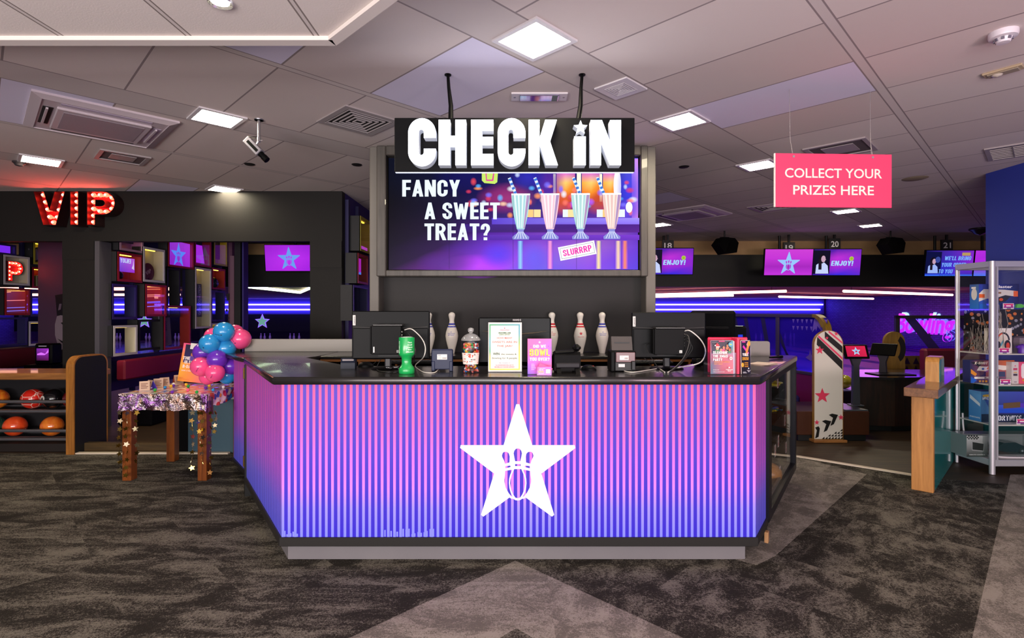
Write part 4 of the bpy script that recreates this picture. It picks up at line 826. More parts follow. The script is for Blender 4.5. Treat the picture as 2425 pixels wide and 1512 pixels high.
for i in range(26): blob(r.uniform(-1.1, 1.1), r.choice((.066, .074, .115, .12, .09, .1)), r.uniform(.003, .006), r.uniform(.002, .004), r.choice((0, 1, 2, 3)), 7)
b.mi = 3
g = text_geo('MOVIE', .03); xs = [v.x for v in g[0]]
b.add([(lab_r(.086)*math.sin(.35+((v.x-(min(xs)+max(xs))/2)*.0105)/.053), -lab_r(.086)*math.cos(.35+((v.x-(min(xs)+max(xs))/2)*.0105)/.053), .086+(v.y-.36)*.012) for v in g[0]], [list(f) for f in g[1]], True); mk('label_print', b, lm, t)
SC = ['#d8331f', '#e8862a', '#e8c43a', '#3a9a4a', '#f0e6d8', '#c8452a', '#5a2a1c', '#2a7ab0', '#e87a6a', '#a83020']
for c in SC:
    b = MB()
    for i in range(20):
        z = r.uniform(.010, .185); R_ = (.048 if z < .03 else .040 if z < .07 else .045 if z < .12 else .050)-.006; a = r.uniform(0, 2*PI); q = R_*math.sqrt(r.uniform(.5, 1))
        b.sph((0, 0, 0), 1, 8, 6, (r.uniform(.008, .013), .008, r.uniform(.005, .009)), M=T(q*math.cos(a), q*math.sin(a), z, r.uniform(0, 3), r.uniform(-1, 1), r.uniform(-1, 1)))
    o = mk('sweets', b, P('sweet_'+c.strip('#'), c, .25, coat=.4), t); o['kind'] = 'stuff'

# A4 notice
q = ct(1196, 882); w, h = .214, .317; t = thing('sweets_notice', 'upright white notice with green and yellow border asking how many sweets are in the jar', 'notice', q)
b = MB(); b.box(-w/2, w/2, 0, .003, 0, h); b.box(-w/2, w/2, 0, .07, 0, .003); mk('acrylic_stand', b, ACRYL, t, M=T(0, .002, 0, 0, -.05))
p = Pic(); p.rect(-w/2, .004, w/2, h, '#e2dad3')
g0, g1, y1 = '#2f9a5a', '#3f98a8', '#f3c033'; bw = .0085; xl, xr, zb_, zt_ = -w/2+.006, w/2-.012, .014, h-.011
p.grid(xl, zb_, xl+bw, zt_, [[y1]*2, ['#e8b830']*2, [g0]*2, [g1]*2, ['#3aa068']*2, [g0]*2]); p.grid(xr-bw, zb_, xr, zt_, [['#d4d84a']*2, ['#e0d440']*2, [y1]*2, ['#8ab84a']*2, [g1]*2, [g1]*2]); p.rect(xl, zt_-bw, xr, zt_, [g0, g1, g1, g0]); p.rect(xl, zb_, xr, zb_+bw, [y1, '#d4d84a', '#d4d84a', y1])
x = (xl+xr)/2
p.star(x, h-.037, .006, '#e83a6a').text('Hollywood Bowl', x, h-.048, .0055, '#e83a6a', .058, .03).text('supporting', x, h-.056, .003, '#a09890', .034, .0)
p.text('MACMILLAN', x, h-.067, .010, '#1f6a3a', .076, .045).text('CANCER SUPPORT', x, h-.078, .0055, '#5a8a3a', .07, .03)
for i, (s, ww) in enumerate((('HOW MANY', .098), ('SWEETS ARE IN', .158), ('THE JAR?', .098))): p.text(s, x, h-.099-.0255*i, .0125, '#d8564a', ww, .002)
p.text('WIN', x-.053, h-.200, .016, '#2a5a3a', .042, .02).text('the sweets &', x+.027, h-.202, .011, '#3f6a4a', .098, .003).text('Bowling for 4 people', x, h-.227, .011, '#3f6a4a', .158, .003)
p.text('50p  Donation 31', x, h-.258, .005, '#6a6a9a', .07, .005).text('ALL DONATIONS WILL GO TO', x, h-.272, .0075, '#e0456a', .115, .01).text('MACMILLAN CANCER SUPPORT', x, h-.284, .0075, '#e0456a', .126, .01)
p.build('notice_sheet', PRINT, t, T(0, -.0008, 0, 0, -.05))
# small pink notice with a card holder
q = ct(1278, 887); w, h = .148, .219; t = thing('feedback_notice', 'small upright pink and purple notice with yellow BOWL lettering', 'notice', q)
b = MB(); b.box(-w/2, w/2, 0, .003, 0, h); b.box(-w/2, w/2, 0, .06, 0, .003); mk('acrylic_stand', b, ACRYL, t, M=T(0, .002, 0, 0, -.05))
p = Pic(); p.grid(-w/2, .002, w/2, h, [['#7a48f0', '#d84ad8', '#ff5ab0'], ['#9a50f0', '#f050b8', '#ff58b0'], ['#f050b8', '#ff5ab0', '#d050d8'], ['#ff5aaa', '#f05ab8', '#a054e8'], ['#ff5aaa', '#ff5ab0', '#f05ac0']])
p.star(0, h-.022, .009, '#ffe0f0').star(0, h-.022, .004, '#f05ab8').text('DiD WE', 0, h-.047, .019, '#fff6fa', .078, .05).text('BOWL', 0, h-.085, .042, '#ffd83a', .124, .05).text('YOU OVER?', 0, h-.126, .021, '#fff6fa', .122, .05)
p.poly([(-.058, h-.042), (-.050, h-.047), (-.058, h-.052), (-.055, h-.047)], '#5a30c0'); p.poly([(.058, h-.042), (.050, h-.047), (.058, h-.052), (.055, h-.047)], '#6a40e0')
for i in range(7): p.rect(-.052, .062-i*.0058, -.052+(.018, .024, .022, .026, .03, .028, .02)[i], .065-i*.0058, '#e0a8f0')
p.build('notice_sheet', PRINT, t, T(0, -.0008, 0, 0, -.05))
q2 = ct(1289, 891); t = thing('card_holder', 'tiny clear holder of pink cards in front of the pink notice', 'card holder', q2)
b = MB(); b.box(-.046, .046, -.002, 0, 0, .034); b.box(-.046, .046, 0, .028, 0, .003); b.box(-.046, -.044, 0, .028, 0, .034); b.box(.044, .046, 0, .028, 0, .034); mk('holder', b, ACRYL, t)
for i in range(3):
    cm = (T(0, .004+.006*i, .003, 0, -.06, -.02*i) if i < 2 else T(-.008, .02, .012, 0, -.06, .42)); b = MB(); b.box(-.042, .042, 0, .003, 0, .052); o = mk('card', b, P('card_pink', '#e65a9a', .5), t, M=cm)
p = Pic(); p.grid(-.042, 0, .042, .052, [['#ff7aa8', '#f06ac0'], ['#ff5aaa', '#c060e0']]); p.text('Hollywood Bowl', -.012, .042, .004, '#ffffff', .036, .02).text('DiD WE', -.018, .033, .005, '#ffffff', .026, .04).text('BOWL', -.018, .022, .011, '#ffd83a', .034, .05).text('YOU OVER?', -.018, .011, .005, '#ffffff', .032, .04); p.rect(.010, .012, .036, .036, '#ffe8e0')
p.build('card_print', PRINT, t, T(0, .0032, .003, 0, -.06))

# desk phone
t = thing('desk_phone', 'black desk phone with a raised handset seen from behind', 'telephone', ct(1340, 881), .12)
b = MB(); b.prism([(-.05, .012), (.07, .012), (.09, .03), (.03, .10), (-.035, .13), (-.05, .11)], -.085, .085, 'yz'); mk('body', b, BLKPL, t)
b = MB(); b.box(-.078, .078, -.062, -.048, .03, .062, .006); mk('rear_panel', b, P('phone_grey', '#2a282c', .35, spec=.2), t)
for x in (-.06, .06): b = MB(); b.prism([(-.085, 0), (.02, 0), (.02, .02), (-.05, .035)], x-.014, x+.014, 'yz'); mk('foot', b, BLKPL2, t)
b = MB(); b.box(.055, .105, -.03, .03, .125, .172, .018); b.box(-.08, .06, -.045, .0, .118, .140, .01); mk('handset', b, BLKPL2, t, M=T(0, 0, 0, 0, 0, -.06))
# receipt printer with till display on top
t = thing('receipt_printer', 'black receipt printer showing a red plug panel and white label', 'printer', ct(1475, 881), -.04)
b = MB(); b.box(-.080, .082, .0, .14, 0, .135, .006); b.box(-.08, -.05, -.012, .02, .0, .13, .006); mk('housing', b, BLKPL, t)
b = MB(); b.box(-.044, .078, -.003, .002, .062, .125, .002); mk('plug_panel', b, P('maroon_panel', '#5a1a20', .25), t); b = MB(); b.box(-.046, .080, -.002, .001, .008, .060); b.box(.052, .078, -.02, .0, .012, .07, .004); mk('socket_recess', b, BLACK, t)
p = Pic(); p.rect(-.028, -.014, .028, .014, '#ece6e2'); p.rect(-.022, .003, -.006, .008, '#c8b8b4')
for i in range(8): p.rect(.001+i*.003, -.009, .0028+i*.003, .002, '#8a7a78')
p.build('label', PRINT, t, T(.008, -.0036, .09)); p = Pic(); p.rect(-.02, -.01, .02, .01, '#cfc8c8'); p.build('label', PRINT, t, T(-.008, -.0026, .04))
t = thing('pole_display', 'grey slanted till display resting on the black receipt printer', 'till display', ct(1475, 881)+Vector((0, .02, .136)), -.04)
b = MB(); b.prism([(-.0, 0), (.06, 0), (.06, .07), (.045, .088), (.03, .088)], -.066, .066, 'yz'); mk('housing', b, P('warm_grey_plastic', '#4f4a48', .35), t)
b = MB(); b.box(-.048, .048, .0165, .022, .045, .052); mk('slot', b, BLACK, t, M=T(0, -.004, 0)); b = MB(); b.box(-.03, .03, .03, .05, .001, .012); mk('foot', b, BLKPL, t)
# leads on the right
q = at(1621, 786, 3.5)+Vector((0, .02, 0))
cable([q, at(1634, 784, 3.46), at(1660, 806, 3.44), at(1671, 832, 3.44), at(1662, 856, 3.44), at(1640, 864, 3.42)-Vector((0, 0, .004)), ct(1605, 876)+Vector((0, 0, .012)), ct(1582, 884)+Vector((0, 0, .005))], .0040, WCAB, 'white network lead looping wide from the right computer')
cable([ct(1470, 866)+Vector((0, -.03, .02)), ct(1475, 879)+Vector((0, -.02, .006)), ct(1500, 884)+Vector((0, 0, .005)), ct(1535, 879)+Vector((0, 0, .005)), ct(1560, 876)+Vector((0, 0, .005)), ct(1574, 884)+Vector((0, 0, .005))], .0036, WCAB, 'white lead from the receipt printer snaking along the counter')
for i, lab in enumerate(('outer black lead from the right computer', 'middle black lead from the right computer', 'inner black lead from the right computer')):
    cable([at(1621, 793+7*i, 3.5)+Vector((0, .02, 0)), at(1629, 795+7*i, 3.47), at(1632+4*i, 812+6*i, 3.46), at(1622+4*i, 842, 3.46), at(1605+3*i, 864, 3.42), ct(1585+2*i, 883)+Vector((0, 0, .005))], .0024, BCAB if i else P('grey_cable', '#55514e', .5), lab)
cable([at(1546, 815, 3.56), at(1534, 816, 3.54), at(1530, 824, 3.52), at(1545, 852, 3.48), ct(1566, 882)+Vector((0, 0, .005))], .0022, BCAB, 'thin black lead left of the right computer')
cable([ct(1522, 853)+Vector((0, 0, .02)), at(1530, 852, 3.60), ct(1545, 873)+Vector((0, 0, .005)), ct(1560, 880)+Vector((0, 0, .005))], .0022, BCAB, 'thin grey lead lying left of the right monitor foot')
b = MB(); q = ct(1655, 868); b.sph((0, 0, .035), 1, 16, 10, (.05, .03, .035)); tag(mk('telephone_receiver', b, BLKPL, loc=q), 'black rounded hand scanner lying left of the leaflet stand', 'scanner')
# touch screen till and black box behind
p0 = at(1690, 850, 4.0); t = thing('touch_till', 'black touch screen till tilted back, seen from behind right of the right monitor', 'till', (p0.x, 4.02, ZT), -.35)
Mt = T(0, 0, .17, 0, .38)
b = MB(); b.box(-.155, .155, -.02, .02, 0, .24, .014); b.box(-.12, .12, -.045, -.01, .03, .13, .012); mk('screen_housing', b, BLKPL2, t, M=Mt); b = MB(); b.prism([(-.09, 0), (.12, 0), (.1, .03), (.0, .22), (-.04, .22)], -.07, .07, 'yz'); b.box(-.13, .13, -.12, .12, 0, .02, .005); mk('stand', b, BLKPL, t)
p0 = at(1733, 850, 4.2); t = thing('ticket_printer', 'black box printer with a blue sticker behind the leaflet stand', 'printer', (p0.x, 4.2, ZT), .35)
b = MB(); b.box(-.075, .075, -.09, .09, 0, .275, .016); mk('housing', b, P('soft_black', '#0c0c0e', .4, spec=.12), t); b = MB(); b.box(-.022, .022, -.0915, -.09, .17, .21); mk('sticker', b, P('blue_sticker', '#2440d8', .4, em=.25), t); b = MB(); b.box(-.03, .03, -.088, -.02, .273, .2775, .002); mk('top_light', b, P('pale_lens', '#b8c8c0', .3), t)
# leaflet stand
q = ct(1737, 888); t = thing('leaflet_stand', 'clear leaflet stand with a red divider at the right of the counter', 'leaflet stand', q, 0)
b = MB(); b.box(-.145, .15, .10, .103, 0, .16); b.box(-.145, -.142, -.005, .10, 0, .135); b.box(-.145, .012, -.011, -.009, 0, .135); b.box(-.145, .15, -.008, .10, 0, .004); mk('holder', b, ACRYL, t)
b = MB(); b.box(.022, .036, .0, .095, .004, .222); b.box(-.125, .125, .085, .095, .004, .225, .008); mk('divider', b, P('hot_red', '#d81a4c', .45), t)
def booklet(name, lab, x0, w, y0, n, rz, art, grp):
    o = thing(name, lab, 'leaflets', q+Vector((x0, y0, .005)), rz, grp)
    for i in range(n):
        b = MB(); b.box(0, w, i*.009, i*.009+.007, 0, .205-.002*i, M=T(i*.007, 0, 0, 0, -.03)); mk('leaflet', b, P('leaflet_paper', '#cfc8c4', .4), o)
    art.build('cover', PRINT, o, T(0, -.0006, 0, 0, -.03))
p = Pic(); w, h = .136, .204
p.grid(0, 0, w, h, [['#1f6a72', '#c83a40', '#ee4a44'], ['#3a5a6a', '#d83e40', '#f24e48'], ['#c04a5a', '#e8484a', '#d84448'], ['#b04a7a', '#6a6a80', '#3a8a90'], ['#3a2a50', '#3a4a68', '#3a8a98']])
p.rect(.004, .124, w-.012, h-.003, ['#20143c', '#2a1a40', '#140c22', '#161026'])
pr = random.Random(4)
for cx, cz, sc, sk, hr in ((.040, .158, 1.2, '#d8a080', None), (.062, .145, 1, '#c88a6a', '#3a1a10'), (.078, .160, .9, '#c07a5a', '#2a140c'), (.100, .172, .8, '#b87a50', '#3a2010'), (.090, .140, .8, '#a86a4a', '#1a0c08'), (.112, .148, .8, '#b06a40', '#1a0c08')):
    p.ell(cx, cz-.018*sc, .013*sc, .012*sc, pr.choice(['#d84a8a', '#3a7a4a', '#b83a30', '#c86a3a'])); 
    if hr: p.ell(cx, cz+.003, .010*sc, .010*sc, hr)
    p.ell(cx, cz, .008*sc, .010*sc, sk)
p.poly([(.028, .166), (.052, .166), (.048, .178), (.036, .190), (.024, .176)], '#d0202c').rect(.029, .163, .053, .168, '#f0e8e4').ell(.024, .174, .004, .004, '#ffffff').rect(.046, .196, .082, .202, '#e8206a')
for i in range(5): p.rect(.008+i*.008, .192, .010+i*.008, .194, '#e8e0f0')
p.ell(.117, .180, .014, .014, '#4aa0c0').rect(.110, .176, .124, .184, '#b8c860')
for i, (s, ww) in enumerate((("SLEiGHiN'", .090), ('THE XMAS', .090), ('PARTY', .056))): p.text(s, .008, .131-i*.0215, .0165, '#fff4f0', ww, .05, 'l')
p.ell(.117, .096, .010, .010, '#f4d8d4').rect(.110, .094, .124, .098, '#d85a54').text('ARRANGE YOUR CHRISTMAS', .014, .074, .006, '#f0a030', .095, .02, 'l').text('PARTY TODAY!', .014, .062, .006, '#f0a030', .050, .02, 'l')
p.star(.105, .040, .007, '#ffe8e4').text('Hollywood', .105, .028, .007, '#ffe8e4', .040, .02).text('Bowl', .105, .020, .007, '#ffe8e4', .018, .02).text('0844 826 1449', .006, .026, .0045, '#e8e4e0', .036, .01, 'l').text('hollywoodbowl.co.uk', .006, .015, .0045, '#e8e4e0', .070, .01, 'l')
booklet('leaflet_stack', 'stack of red Christmas party leaflets, cover to the front in the clear stand', -.138, w, -.003, 4, 0, p, None)
p = Pic(); w = .066
p.grid(0, 0, w, .202, [['#100c18', '#18122a'], ['#181222', '#1a1430'], ['#2a1a4a', '#20163a']])
p.poly([(.01, .165), (.05, .120), (.056, .128), (.018, .176)], '#e03ab0').poly([(.028, .11), (.040, .11), (.060, .175), (.052, .190), (.034, .15)], '#e08a4a').poly([(.044, .165), (.064, .195), (.050, .200), (.038, .180)], '#e8a090').ell(.057, .185, .009, .016, '#f0a838').rect(.006, .192, .03, .200, '#e8489a')
p.text('YULE', .006, .118, .018, '#fff6f2', .044, .05, 'l').text('2025!', .004, .094, .018, '#f0a838', .046, .04, 'l').ell(.006, .056, .009, .014, '#f0a838')
for i, s in enumerate(('OFFERS', 'COCKTAILS', 'AND MORE')): p.text(s, .018, .068-i*.011, .007, '#f0a030', .028, .02, 'l')
p.star(.048, .034, .006, '#ffffff').text('Hollywood', .048, .022, .006, '#f4f0f4', .024, .01).text('Bowl', .048, .015, .006, '#f4f0f4', .012, .01).rect(.004, .012, .026, .014, '#e8e4ea').rect(.004, .006, .032, .008, '#e8e4ea')
booklet('leaflet_stack', 'stack of dark party leaflets with orange print, turned to the right in the stand', .045, w, -.012, 4, .30, p, None)
# papers and tongs on the right wing
q = ct(1808, 864)+Vector((0, .02, 0)); t = thing('paper_pile', 'loose pile of pinkish papers on the right wing of the counter', 'papers', q, .5)
for i in range(3): b = MB(); b.box(-.10, .10, -.07, .07, i*.003, i*.003+.002, M=T(0, 0, 0, .15*i)); mk('sheet', b, P('pale_paper_%d' % (i % 2), ('#d8c0b4', '#b89a8c')[i % 2], .6), t)
t = thing('tongs', 'black plastic tongs lying on the right wing of the counter', 'tongs', ct(1842, 850), .5)
for s in (-1, 1): b = MB(); b.box(-.10, .0, -.012, .012, .0, .014, .004, M=T(0, s*.012, .006, s*.12)); b.cyl((0, s*.003, .014), (.05, s*.003, .014), .012, n=10); mk('arm', b, BLKPL, t)
# ---------------------------------------------------------------- ball rack on the left
t = thing('ball_rack', 'low ball rack with metal rails and an oak-edged black end panel', 'ball rack', (-4.65, 5.64, 0))
def rounded(y0, y1, z1, r, n=6, z0=0): return [(y0, z0), (y1, z0)]+[(y1-r+r*math.cos(PI/2*i/n), z1-r+r*math.sin(PI/2*i/n)) for i in range(n+1)]+[(y0+r-r*math.sin(PI/2*i/n), z1-r+r*math.cos(PI/2*i/n)) for i in range(n+1)]
b = MB(); b.prism(rounded(.02, .46, 1.02, .10), -.038, .0405, 'yz'); mk('end_panel', b, P('rack_black', '#100f10', .6), t)
ol = rounded(0, .475, 1.035, .11); b = MB()
il = rounded(.014, .461, 1.021, .10); n = len(ol)
vs = [(-.042, y, z) for y, z in ol]+[(.042, y, z) for y, z in ol]+[(-.042, y, z) for y, z in il]+[(.042, y, z) for y, z in il]
fs = []
for i in range(1, n):
    j = (i+1) % n
    if i == 0: continue
    fs += [(i, j, n+j, n+i), (2*n+i, 3*n+i, 3*n+j, 2*n+j), (n+i, n+j, 3*n+j, 3*n+i), (i, 2*n+i, 2*n+j, j)]
b.add(vs, [f for k, f in enumerate(fs)]); mk('oak_edge', b, wood('amber_oak', '#7a4a1c', '#b5772f', .4, 2), t)
b = MB(); b.box(-3.5, -.03, .10, .62, .775, .845, .01); mk('top_board', b, OAKH, t)
for z in (.54, .437, .228, .137): b = MB(); b.cyl((-3.5, .11, z), (-.03, .11, z), .017, n=12); mk('rail', b, STEEL, t)
for z in (.437, .137):
    for yy, zz2 in ((.43, z+.005), (.27, z-.015)): b = MB(); b.cyl((-3.5, yy, zz2), (-.03, yy, zz2), .012, n=12); mk('rear_rail', b, STEEL, t)
b = MB(); b.box(-3.5, -.03, .13, .40, .0, .085); mk('kick_board', b, P('rack_brown', '#1c1411', .6), t)
b = MB(); b.box(-3.5, -.03, .46, .475, .085, .775); mk('back_board', b, NIGHT, t)
def ball_mat(name, a, c, sc):
    k = N(name); f = k.noise(k.obj(), sc, 5, .6, 1.5); k.set(k.ramp(f, [(.35, a), (.65, c)]), .15, coat=.6); return k.m
def football_mat():
    k = N('football_ball'); v = k.n('ShaderNodeTexVoronoi', feature='DISTANCE_TO_EDGE'); k.l(k.obj(), v.inputs[0]); v.inputs['Scale'].default_value = 11; v.inputs['Randomness'].default_value = .35
    k.set(k.mix(k.ma('LESS_THAN', v.outputs[0], .035), '#d8281c', '#f0c8b8'), .18, coat=.6); return k.m
BALLS = [(-5.68, .545, ball_mat('marbled_orange_ball', '#d8541a', '#e8962a', 9), 'marbled orange bowling ball on the top rails, at the photo edge'), (-5.285, .545, football_mat(), 'red bowling ball with white football lines on the top rails'), (-5.055, .546, ball_mat('black_ball', '#08080a', '#121216', 6), 'black bowling ball with a white numbered spot on the top rails'), (-4.825, .545, ball_mat('dark_red_ball', '#4a0a10', '#7a1018', 6), 'dark red bowling ball on the top rails against the end panel'),
         (-5.715, .244, ball_mat('green_ball', '#1c3a30', '#2f6a52', 7), 'dark green bowling ball on the lower rails, at the photo edge'), (-5.48, .244, ball_mat('orange_red_ball', '#e8431c', '#f2602a', 7), 'orange-red bowling ball on the lower rails'), (-5.07, .244, ball_mat('orange_ball', '#e0621a', '#f08a30', 7), 'bright orange bowling ball on the lower rails beside the end panel')]
for i, (x, z, mt, lab) in enumerate(BALLS):
    t = thing('bowling_ball', lab, 'bowling ball', (x, 5.915, z-.108), 0, 'bowling balls on the rack'); mk('shell', MB().sph((0, 0, .108), .108, 36, 20), mt, t)
    if i == 2:
        b = MB(); d = Vector((-.42, -.90, .1)).normalized(); b.cyl(Vector((0, 0, .108))+d*.098, Vector((0, 0, .108))+d*.1065, .036, n=20); mk('spot', b, P('spot_white', '#d8d8d0', .3), t)
        b = MB(); b.cyl(Vector((0, 0, .108))+d*.1, Vector((0, 0, .108))+d*.1072, .018, n=16); mk('spot_print', b, P('spot_black', '#101010', .3), t)

# ---------------------------------------------------------------- party table
TX0, TX1, TY0, TY1, TZ = -3.47, -2.71, 4.76, 5.46, .775
t = thing('party_table', 'small square brown table under a foil cloth, dressed for a birthday', 'table', ((TX0+TX1)/2, (TY0+TY1)/2, 0))
hx, hy = (TX1-TX0)/2, (TY1-TY0)/2
b = MB(); b.box(-hx+.005, hx-.005, -hy+.005, hy-.005, .735, .768); b.box(-hx+.05, hx-.05, -hy+.05, hy-.05, .66, .735); mk('table_top', b, DARKWOOD, t)
LEGW = wood('reddish_leg_wood', '#5a2c10', '#8a4a1c', .3, 2)
for sx, sy in ((-1, -1), (1, -1), (-1, 1), (1, 1)): b = MB(); x, y = sx*(hx-.045), sy*(hy-.045); b.box(x-.04, x+.04, y-.04, y+.04, 0, .735, .003); mk('leg', b, LEGW, t)
# foil cloth: printed top, crumpled mirror skirt
def cloth_mat():
    k = N('dotted_foil_print'); v = k.n('ShaderNodeTexVoronoi', feature='F1'); k.l(k.obj(), v.inputs[0]); v.inputs['Scale'].default_value = 17
    x, y, z = k.sep(v.outputs['Color']); c = k.ramp(x, [(0, '#d84a3a'), (.18, '#f0a030'), (.34, '#3a6ac0'), (.5, '#f0e4e0'), (.62, '#e8702a'), (.75, '#6a3aa8'), (.88, '#d83a5a')], 'CONSTANT')
    k.set(k.mix(k.ma('LESS_THAN', v.outputs['Distance'], .55), '#f0e0d8', c), .25, coat=.5, metal=.25); k.bump(k.noise(k.obj(), 14, 4), .6, .02); return k.m
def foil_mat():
    k = N('mirror_foil'); f = k.noise(k.obj(), 5, 3, .6, 1); k.set(k.ramp(f, [(.34, '#e8c0a8'), (.44, '#dcd0d8'), (.52, '#c87ae8'), (.6, '#e0d0e0'), (.7, '#e8a0d0')]), .12, 1); k.bump(k.noise(k.obj(), 9, 5, .6, 1.2), 1.0, .05); return k.m  # pink and violet noise patches painted in as reflections
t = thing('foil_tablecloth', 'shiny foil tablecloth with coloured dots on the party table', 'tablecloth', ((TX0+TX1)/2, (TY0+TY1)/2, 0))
r = random.Random(6)
def sheet(f, nu, nv, name, mat):
    b = MB(); vs = [f(i/nu, j/nv) for j in range(nv+1) for i in range(nu+1)]; b.add(vs, [(j*(nu+1)+i, j*(nu+1)+i+1, (j+1)*(nu+1)+i+1, (j+1)*(nu+1)+i) for j in range(nv) for i in range(nu)], True); return mk(name, b, mat, t, ang=180)
e = .012
sheet(lambda u, v: (-hx-e+2*(hx+e)*u, -hy-e+2*(hy+e)*v, TZ+.001*math.sin(u*31)+.001*math.sin(v*27)), 30, 30, 'top_sheet', cloth_mat())
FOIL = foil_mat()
def skirt(p, q, name, mat, hgt):
    p = Vector(p); q = Vector(q); d = (q-p); nrm = Vector((d.y, -d.x)).normalized(); L = d.length
    ph = [r.uniform(0, 6) for _ in range(8)]
    def f(u, v):
        fold = (u*6) % 1.0; w = (.016*math.sin(u*13+ph[0]+2*v)+.009*math.sin(u*29+ph[1]-3*v)+.006*math.sin(u*53+9*v+ph[2])+.010*abs(fold-.5)*math.sin(7*v+int(u*6)*1.7))*v
        pt = p+d*u+nrm*(e+.004+w); return (pt.x, pt.y, TZ-(hgt+.004*math.sin(u*40))*v)
    sheet(f, 72, 14, name, mat)
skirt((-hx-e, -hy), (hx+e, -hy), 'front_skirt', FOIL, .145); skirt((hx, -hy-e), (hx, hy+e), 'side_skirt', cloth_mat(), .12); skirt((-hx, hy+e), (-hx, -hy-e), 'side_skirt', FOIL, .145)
b = MB(); vs = [(hx-.01+.09*u, -hy-.02+.03*math.sin(u*5)+.02*v, TZ-.02-.15*v+.03*u*math.sin(v*6)) for v in [j/8 for j in range(9)] for u in [i/6 for i in range(7)]]
b.add(vs, [(j*7+i, j*7+i+1, (j+1)*7+i+1, (j+1)*7+i) for j in range(8) for i in range(6)], True); mk('corner_fold', b, P('mauve_foil', '#a86a9a', .2, .9), t, ang=180)
# gold star garlands on the front legs
GOLD = P('gold_foil', '#c8a850', .16, 1); GOLD2 = P('pale_gold_foil', '#dccfa8', .2, 1)
def garland(x, y, z0, z1, lab, k):
    t = thing('star_garland', lab, 'garland', (x, y, z1), 0, 'gold star garlands on the party table'); r = random.Random(k*7+1); L = z0-z1
    b = MB(); pts = [(.008*math.sin(i*1.3+k), .006*math.cos(i*1.1), L*i/14) for i in range(15)]; b.tube(pts, .0012, 5); mk('string', b, GOLD, t); n = max(4, int(L/.062))
    for i in range(n):
        z = L-.03-(L-.04)*i/max(n-1, 1); b = MB(); s = r.uniform(.022, .027); b.prism(star_pts(s, .5), -.0012, .0012); a = r.choice((0, .3, -.4, 1.0, -1.1, .6))
        mk('star', b, GOLD2 if r.random() < .45 else GOLD, t, M=T(.008*math.sin(i*1.3+k), -.004, z, a, r.uniform(-.4, .4), r.uniform(-.5, .5)))
yg = TY0-.04
for k, (px, z0, z1, lab) in enumerate(((283, .645, .10, 'gold star garland left of the left front table leg'), (303, .645, .06, 'gold star garland on the face of the left front table leg'), (323, .645, .18, 'gold star garland right of the left front table leg'), (456, .645, .12, 'gold star garland hanging well left of the right front table leg'), (472, .645, .36, 'short gold star garland close beside the right front table leg'), (482, .645, .18, 'gold star garland on the face of the right front table leg'), (499, .645, .08, 'long gold star garland right of the right front table leg'), (510, .645, .44, 'short gold star garland at the right corner of the foil cloth'))):
    garland(at(px, 0, yg).x, yg-(.015 if px in (303, 482) else 0), z0, z1, lab, k)
# tent cards, pompoms, poster
for i, (px, py, rz, lab) in enumerate(((297, 925, .6, 'tent card nearest the front left corner of the party table'), (313, 922, -.5, 'blue-backed tent card second from the front of the party table'), (338, 918, .5, 'tall tent card in the middle of the row on the party table'), (364, 915, .8, 'tent card with a red back, fourth along the party table edge'), (388, 908, .9, 'tent card farthest back on the party table'))):
    p0 = onz(px, py, TZ); p0.x = max(p0.x, TX0+.06); t = thing('tent_card', lab, 'card', p0, rz, 'tent cards on the party table'); c2 = ('#c8503a', '#5a4ae0', '#b8443a', '#d84a3a', '#b8502a')[i]
    b = MB(); b.add([(-.04, -.025, 0), (.04, -.025, 0), (.04, 0, .085), (-.04, 0, .085)], [(0, 1, 2, 3)]); mk('front_leaf', b, P('card_cream', '#c8a890', .5), t); b = MB(); b.add([(-.04, .001, .085), (.04, .001, .085), (.04, .04, 0), (-.04, .04, 0)], [(0, 1, 2, 3)]); mk('back_leaf', b, P('card_back_'+c2.strip('#'), c2, .5), t)
    q = Pic()
    for j in range(4): q.rect(-.028, .02+j*.014, (.02, .028, .012, .025)[j], .026+j*.014, '#7a4a3a')
    q.build('print', PRINT, t, T(0, -.0265, 0, 0, -.286))
PC = {'w': '#e8e2da', 'p': '#6a2aa8', 'y': '#f0c030', 'g': '#2a9a40', 'b': '#2a8ac8', 'k': '#f05a8a'}
CN = {'w': 'white', 'p': 'purple', 'y': 'yellow', 'g': 'green', 'b': 'blue', 'k': 'pink'}
for px, py, c, lab in ((345, 921, 'w', 'white pompom beside the tall tent card'), (367, 924, 'g', 'green pompom near the front left of the foil cloth'), (372, 915, 'k', 'pink pompom at the foot of the fourth tent card'), (391, 918, 'b', 'blue pompom in front of the farthest tent card'), (405, 915, 'y', 'yellow pompom left of the poster foot'), (411, 910, 'w', 'white pompom left of the poster foot'), (411, 914, 'p', 'purple pompom left of the poster foot'), (408, 929, 'p', 'purple pompom at the front edge of the foil cloth'), (441, 911, 'y', 'yellow pompom in front of the poster'), (446, 915, 'g', 'green pompom in front of the poster'), (445, 924, 'k', 'pink pompom in the middle of the foil cloth'), (466, 929, 'g', 'green pompom at the front right of the foil cloth'), (486, 909, 'p', 'purple pompom right of the poster'), (487, 919, 'p', 'purple pompom at the right of the foil cloth'), (496, 914, 'y', 'yellow pompom below the balloons'), (505, 924, 'b', 'blue pompom at the right edge of the foil cloth'), (529, 917, 'w', 'white pompom beside the striped pier')):
    q = onz(px, py, TZ+.014); b = MB(); b.sph((0, 0, .014), .014, 10, 8); tag(mk('pompom', b, P('pompom_'+CN[c], PC[c], .95), loc=(min(q.x, TX1-.01), q.y, TZ)), lab, 'pompom', 'pompoms on the party table')
q = onz(449, 911, TZ); w, h = .272, .385; t = thing('party_poster', 'orange and pink birthday party poster leaning on the party table', 'poster', (q.x, q.y+.02, TZ+.004))
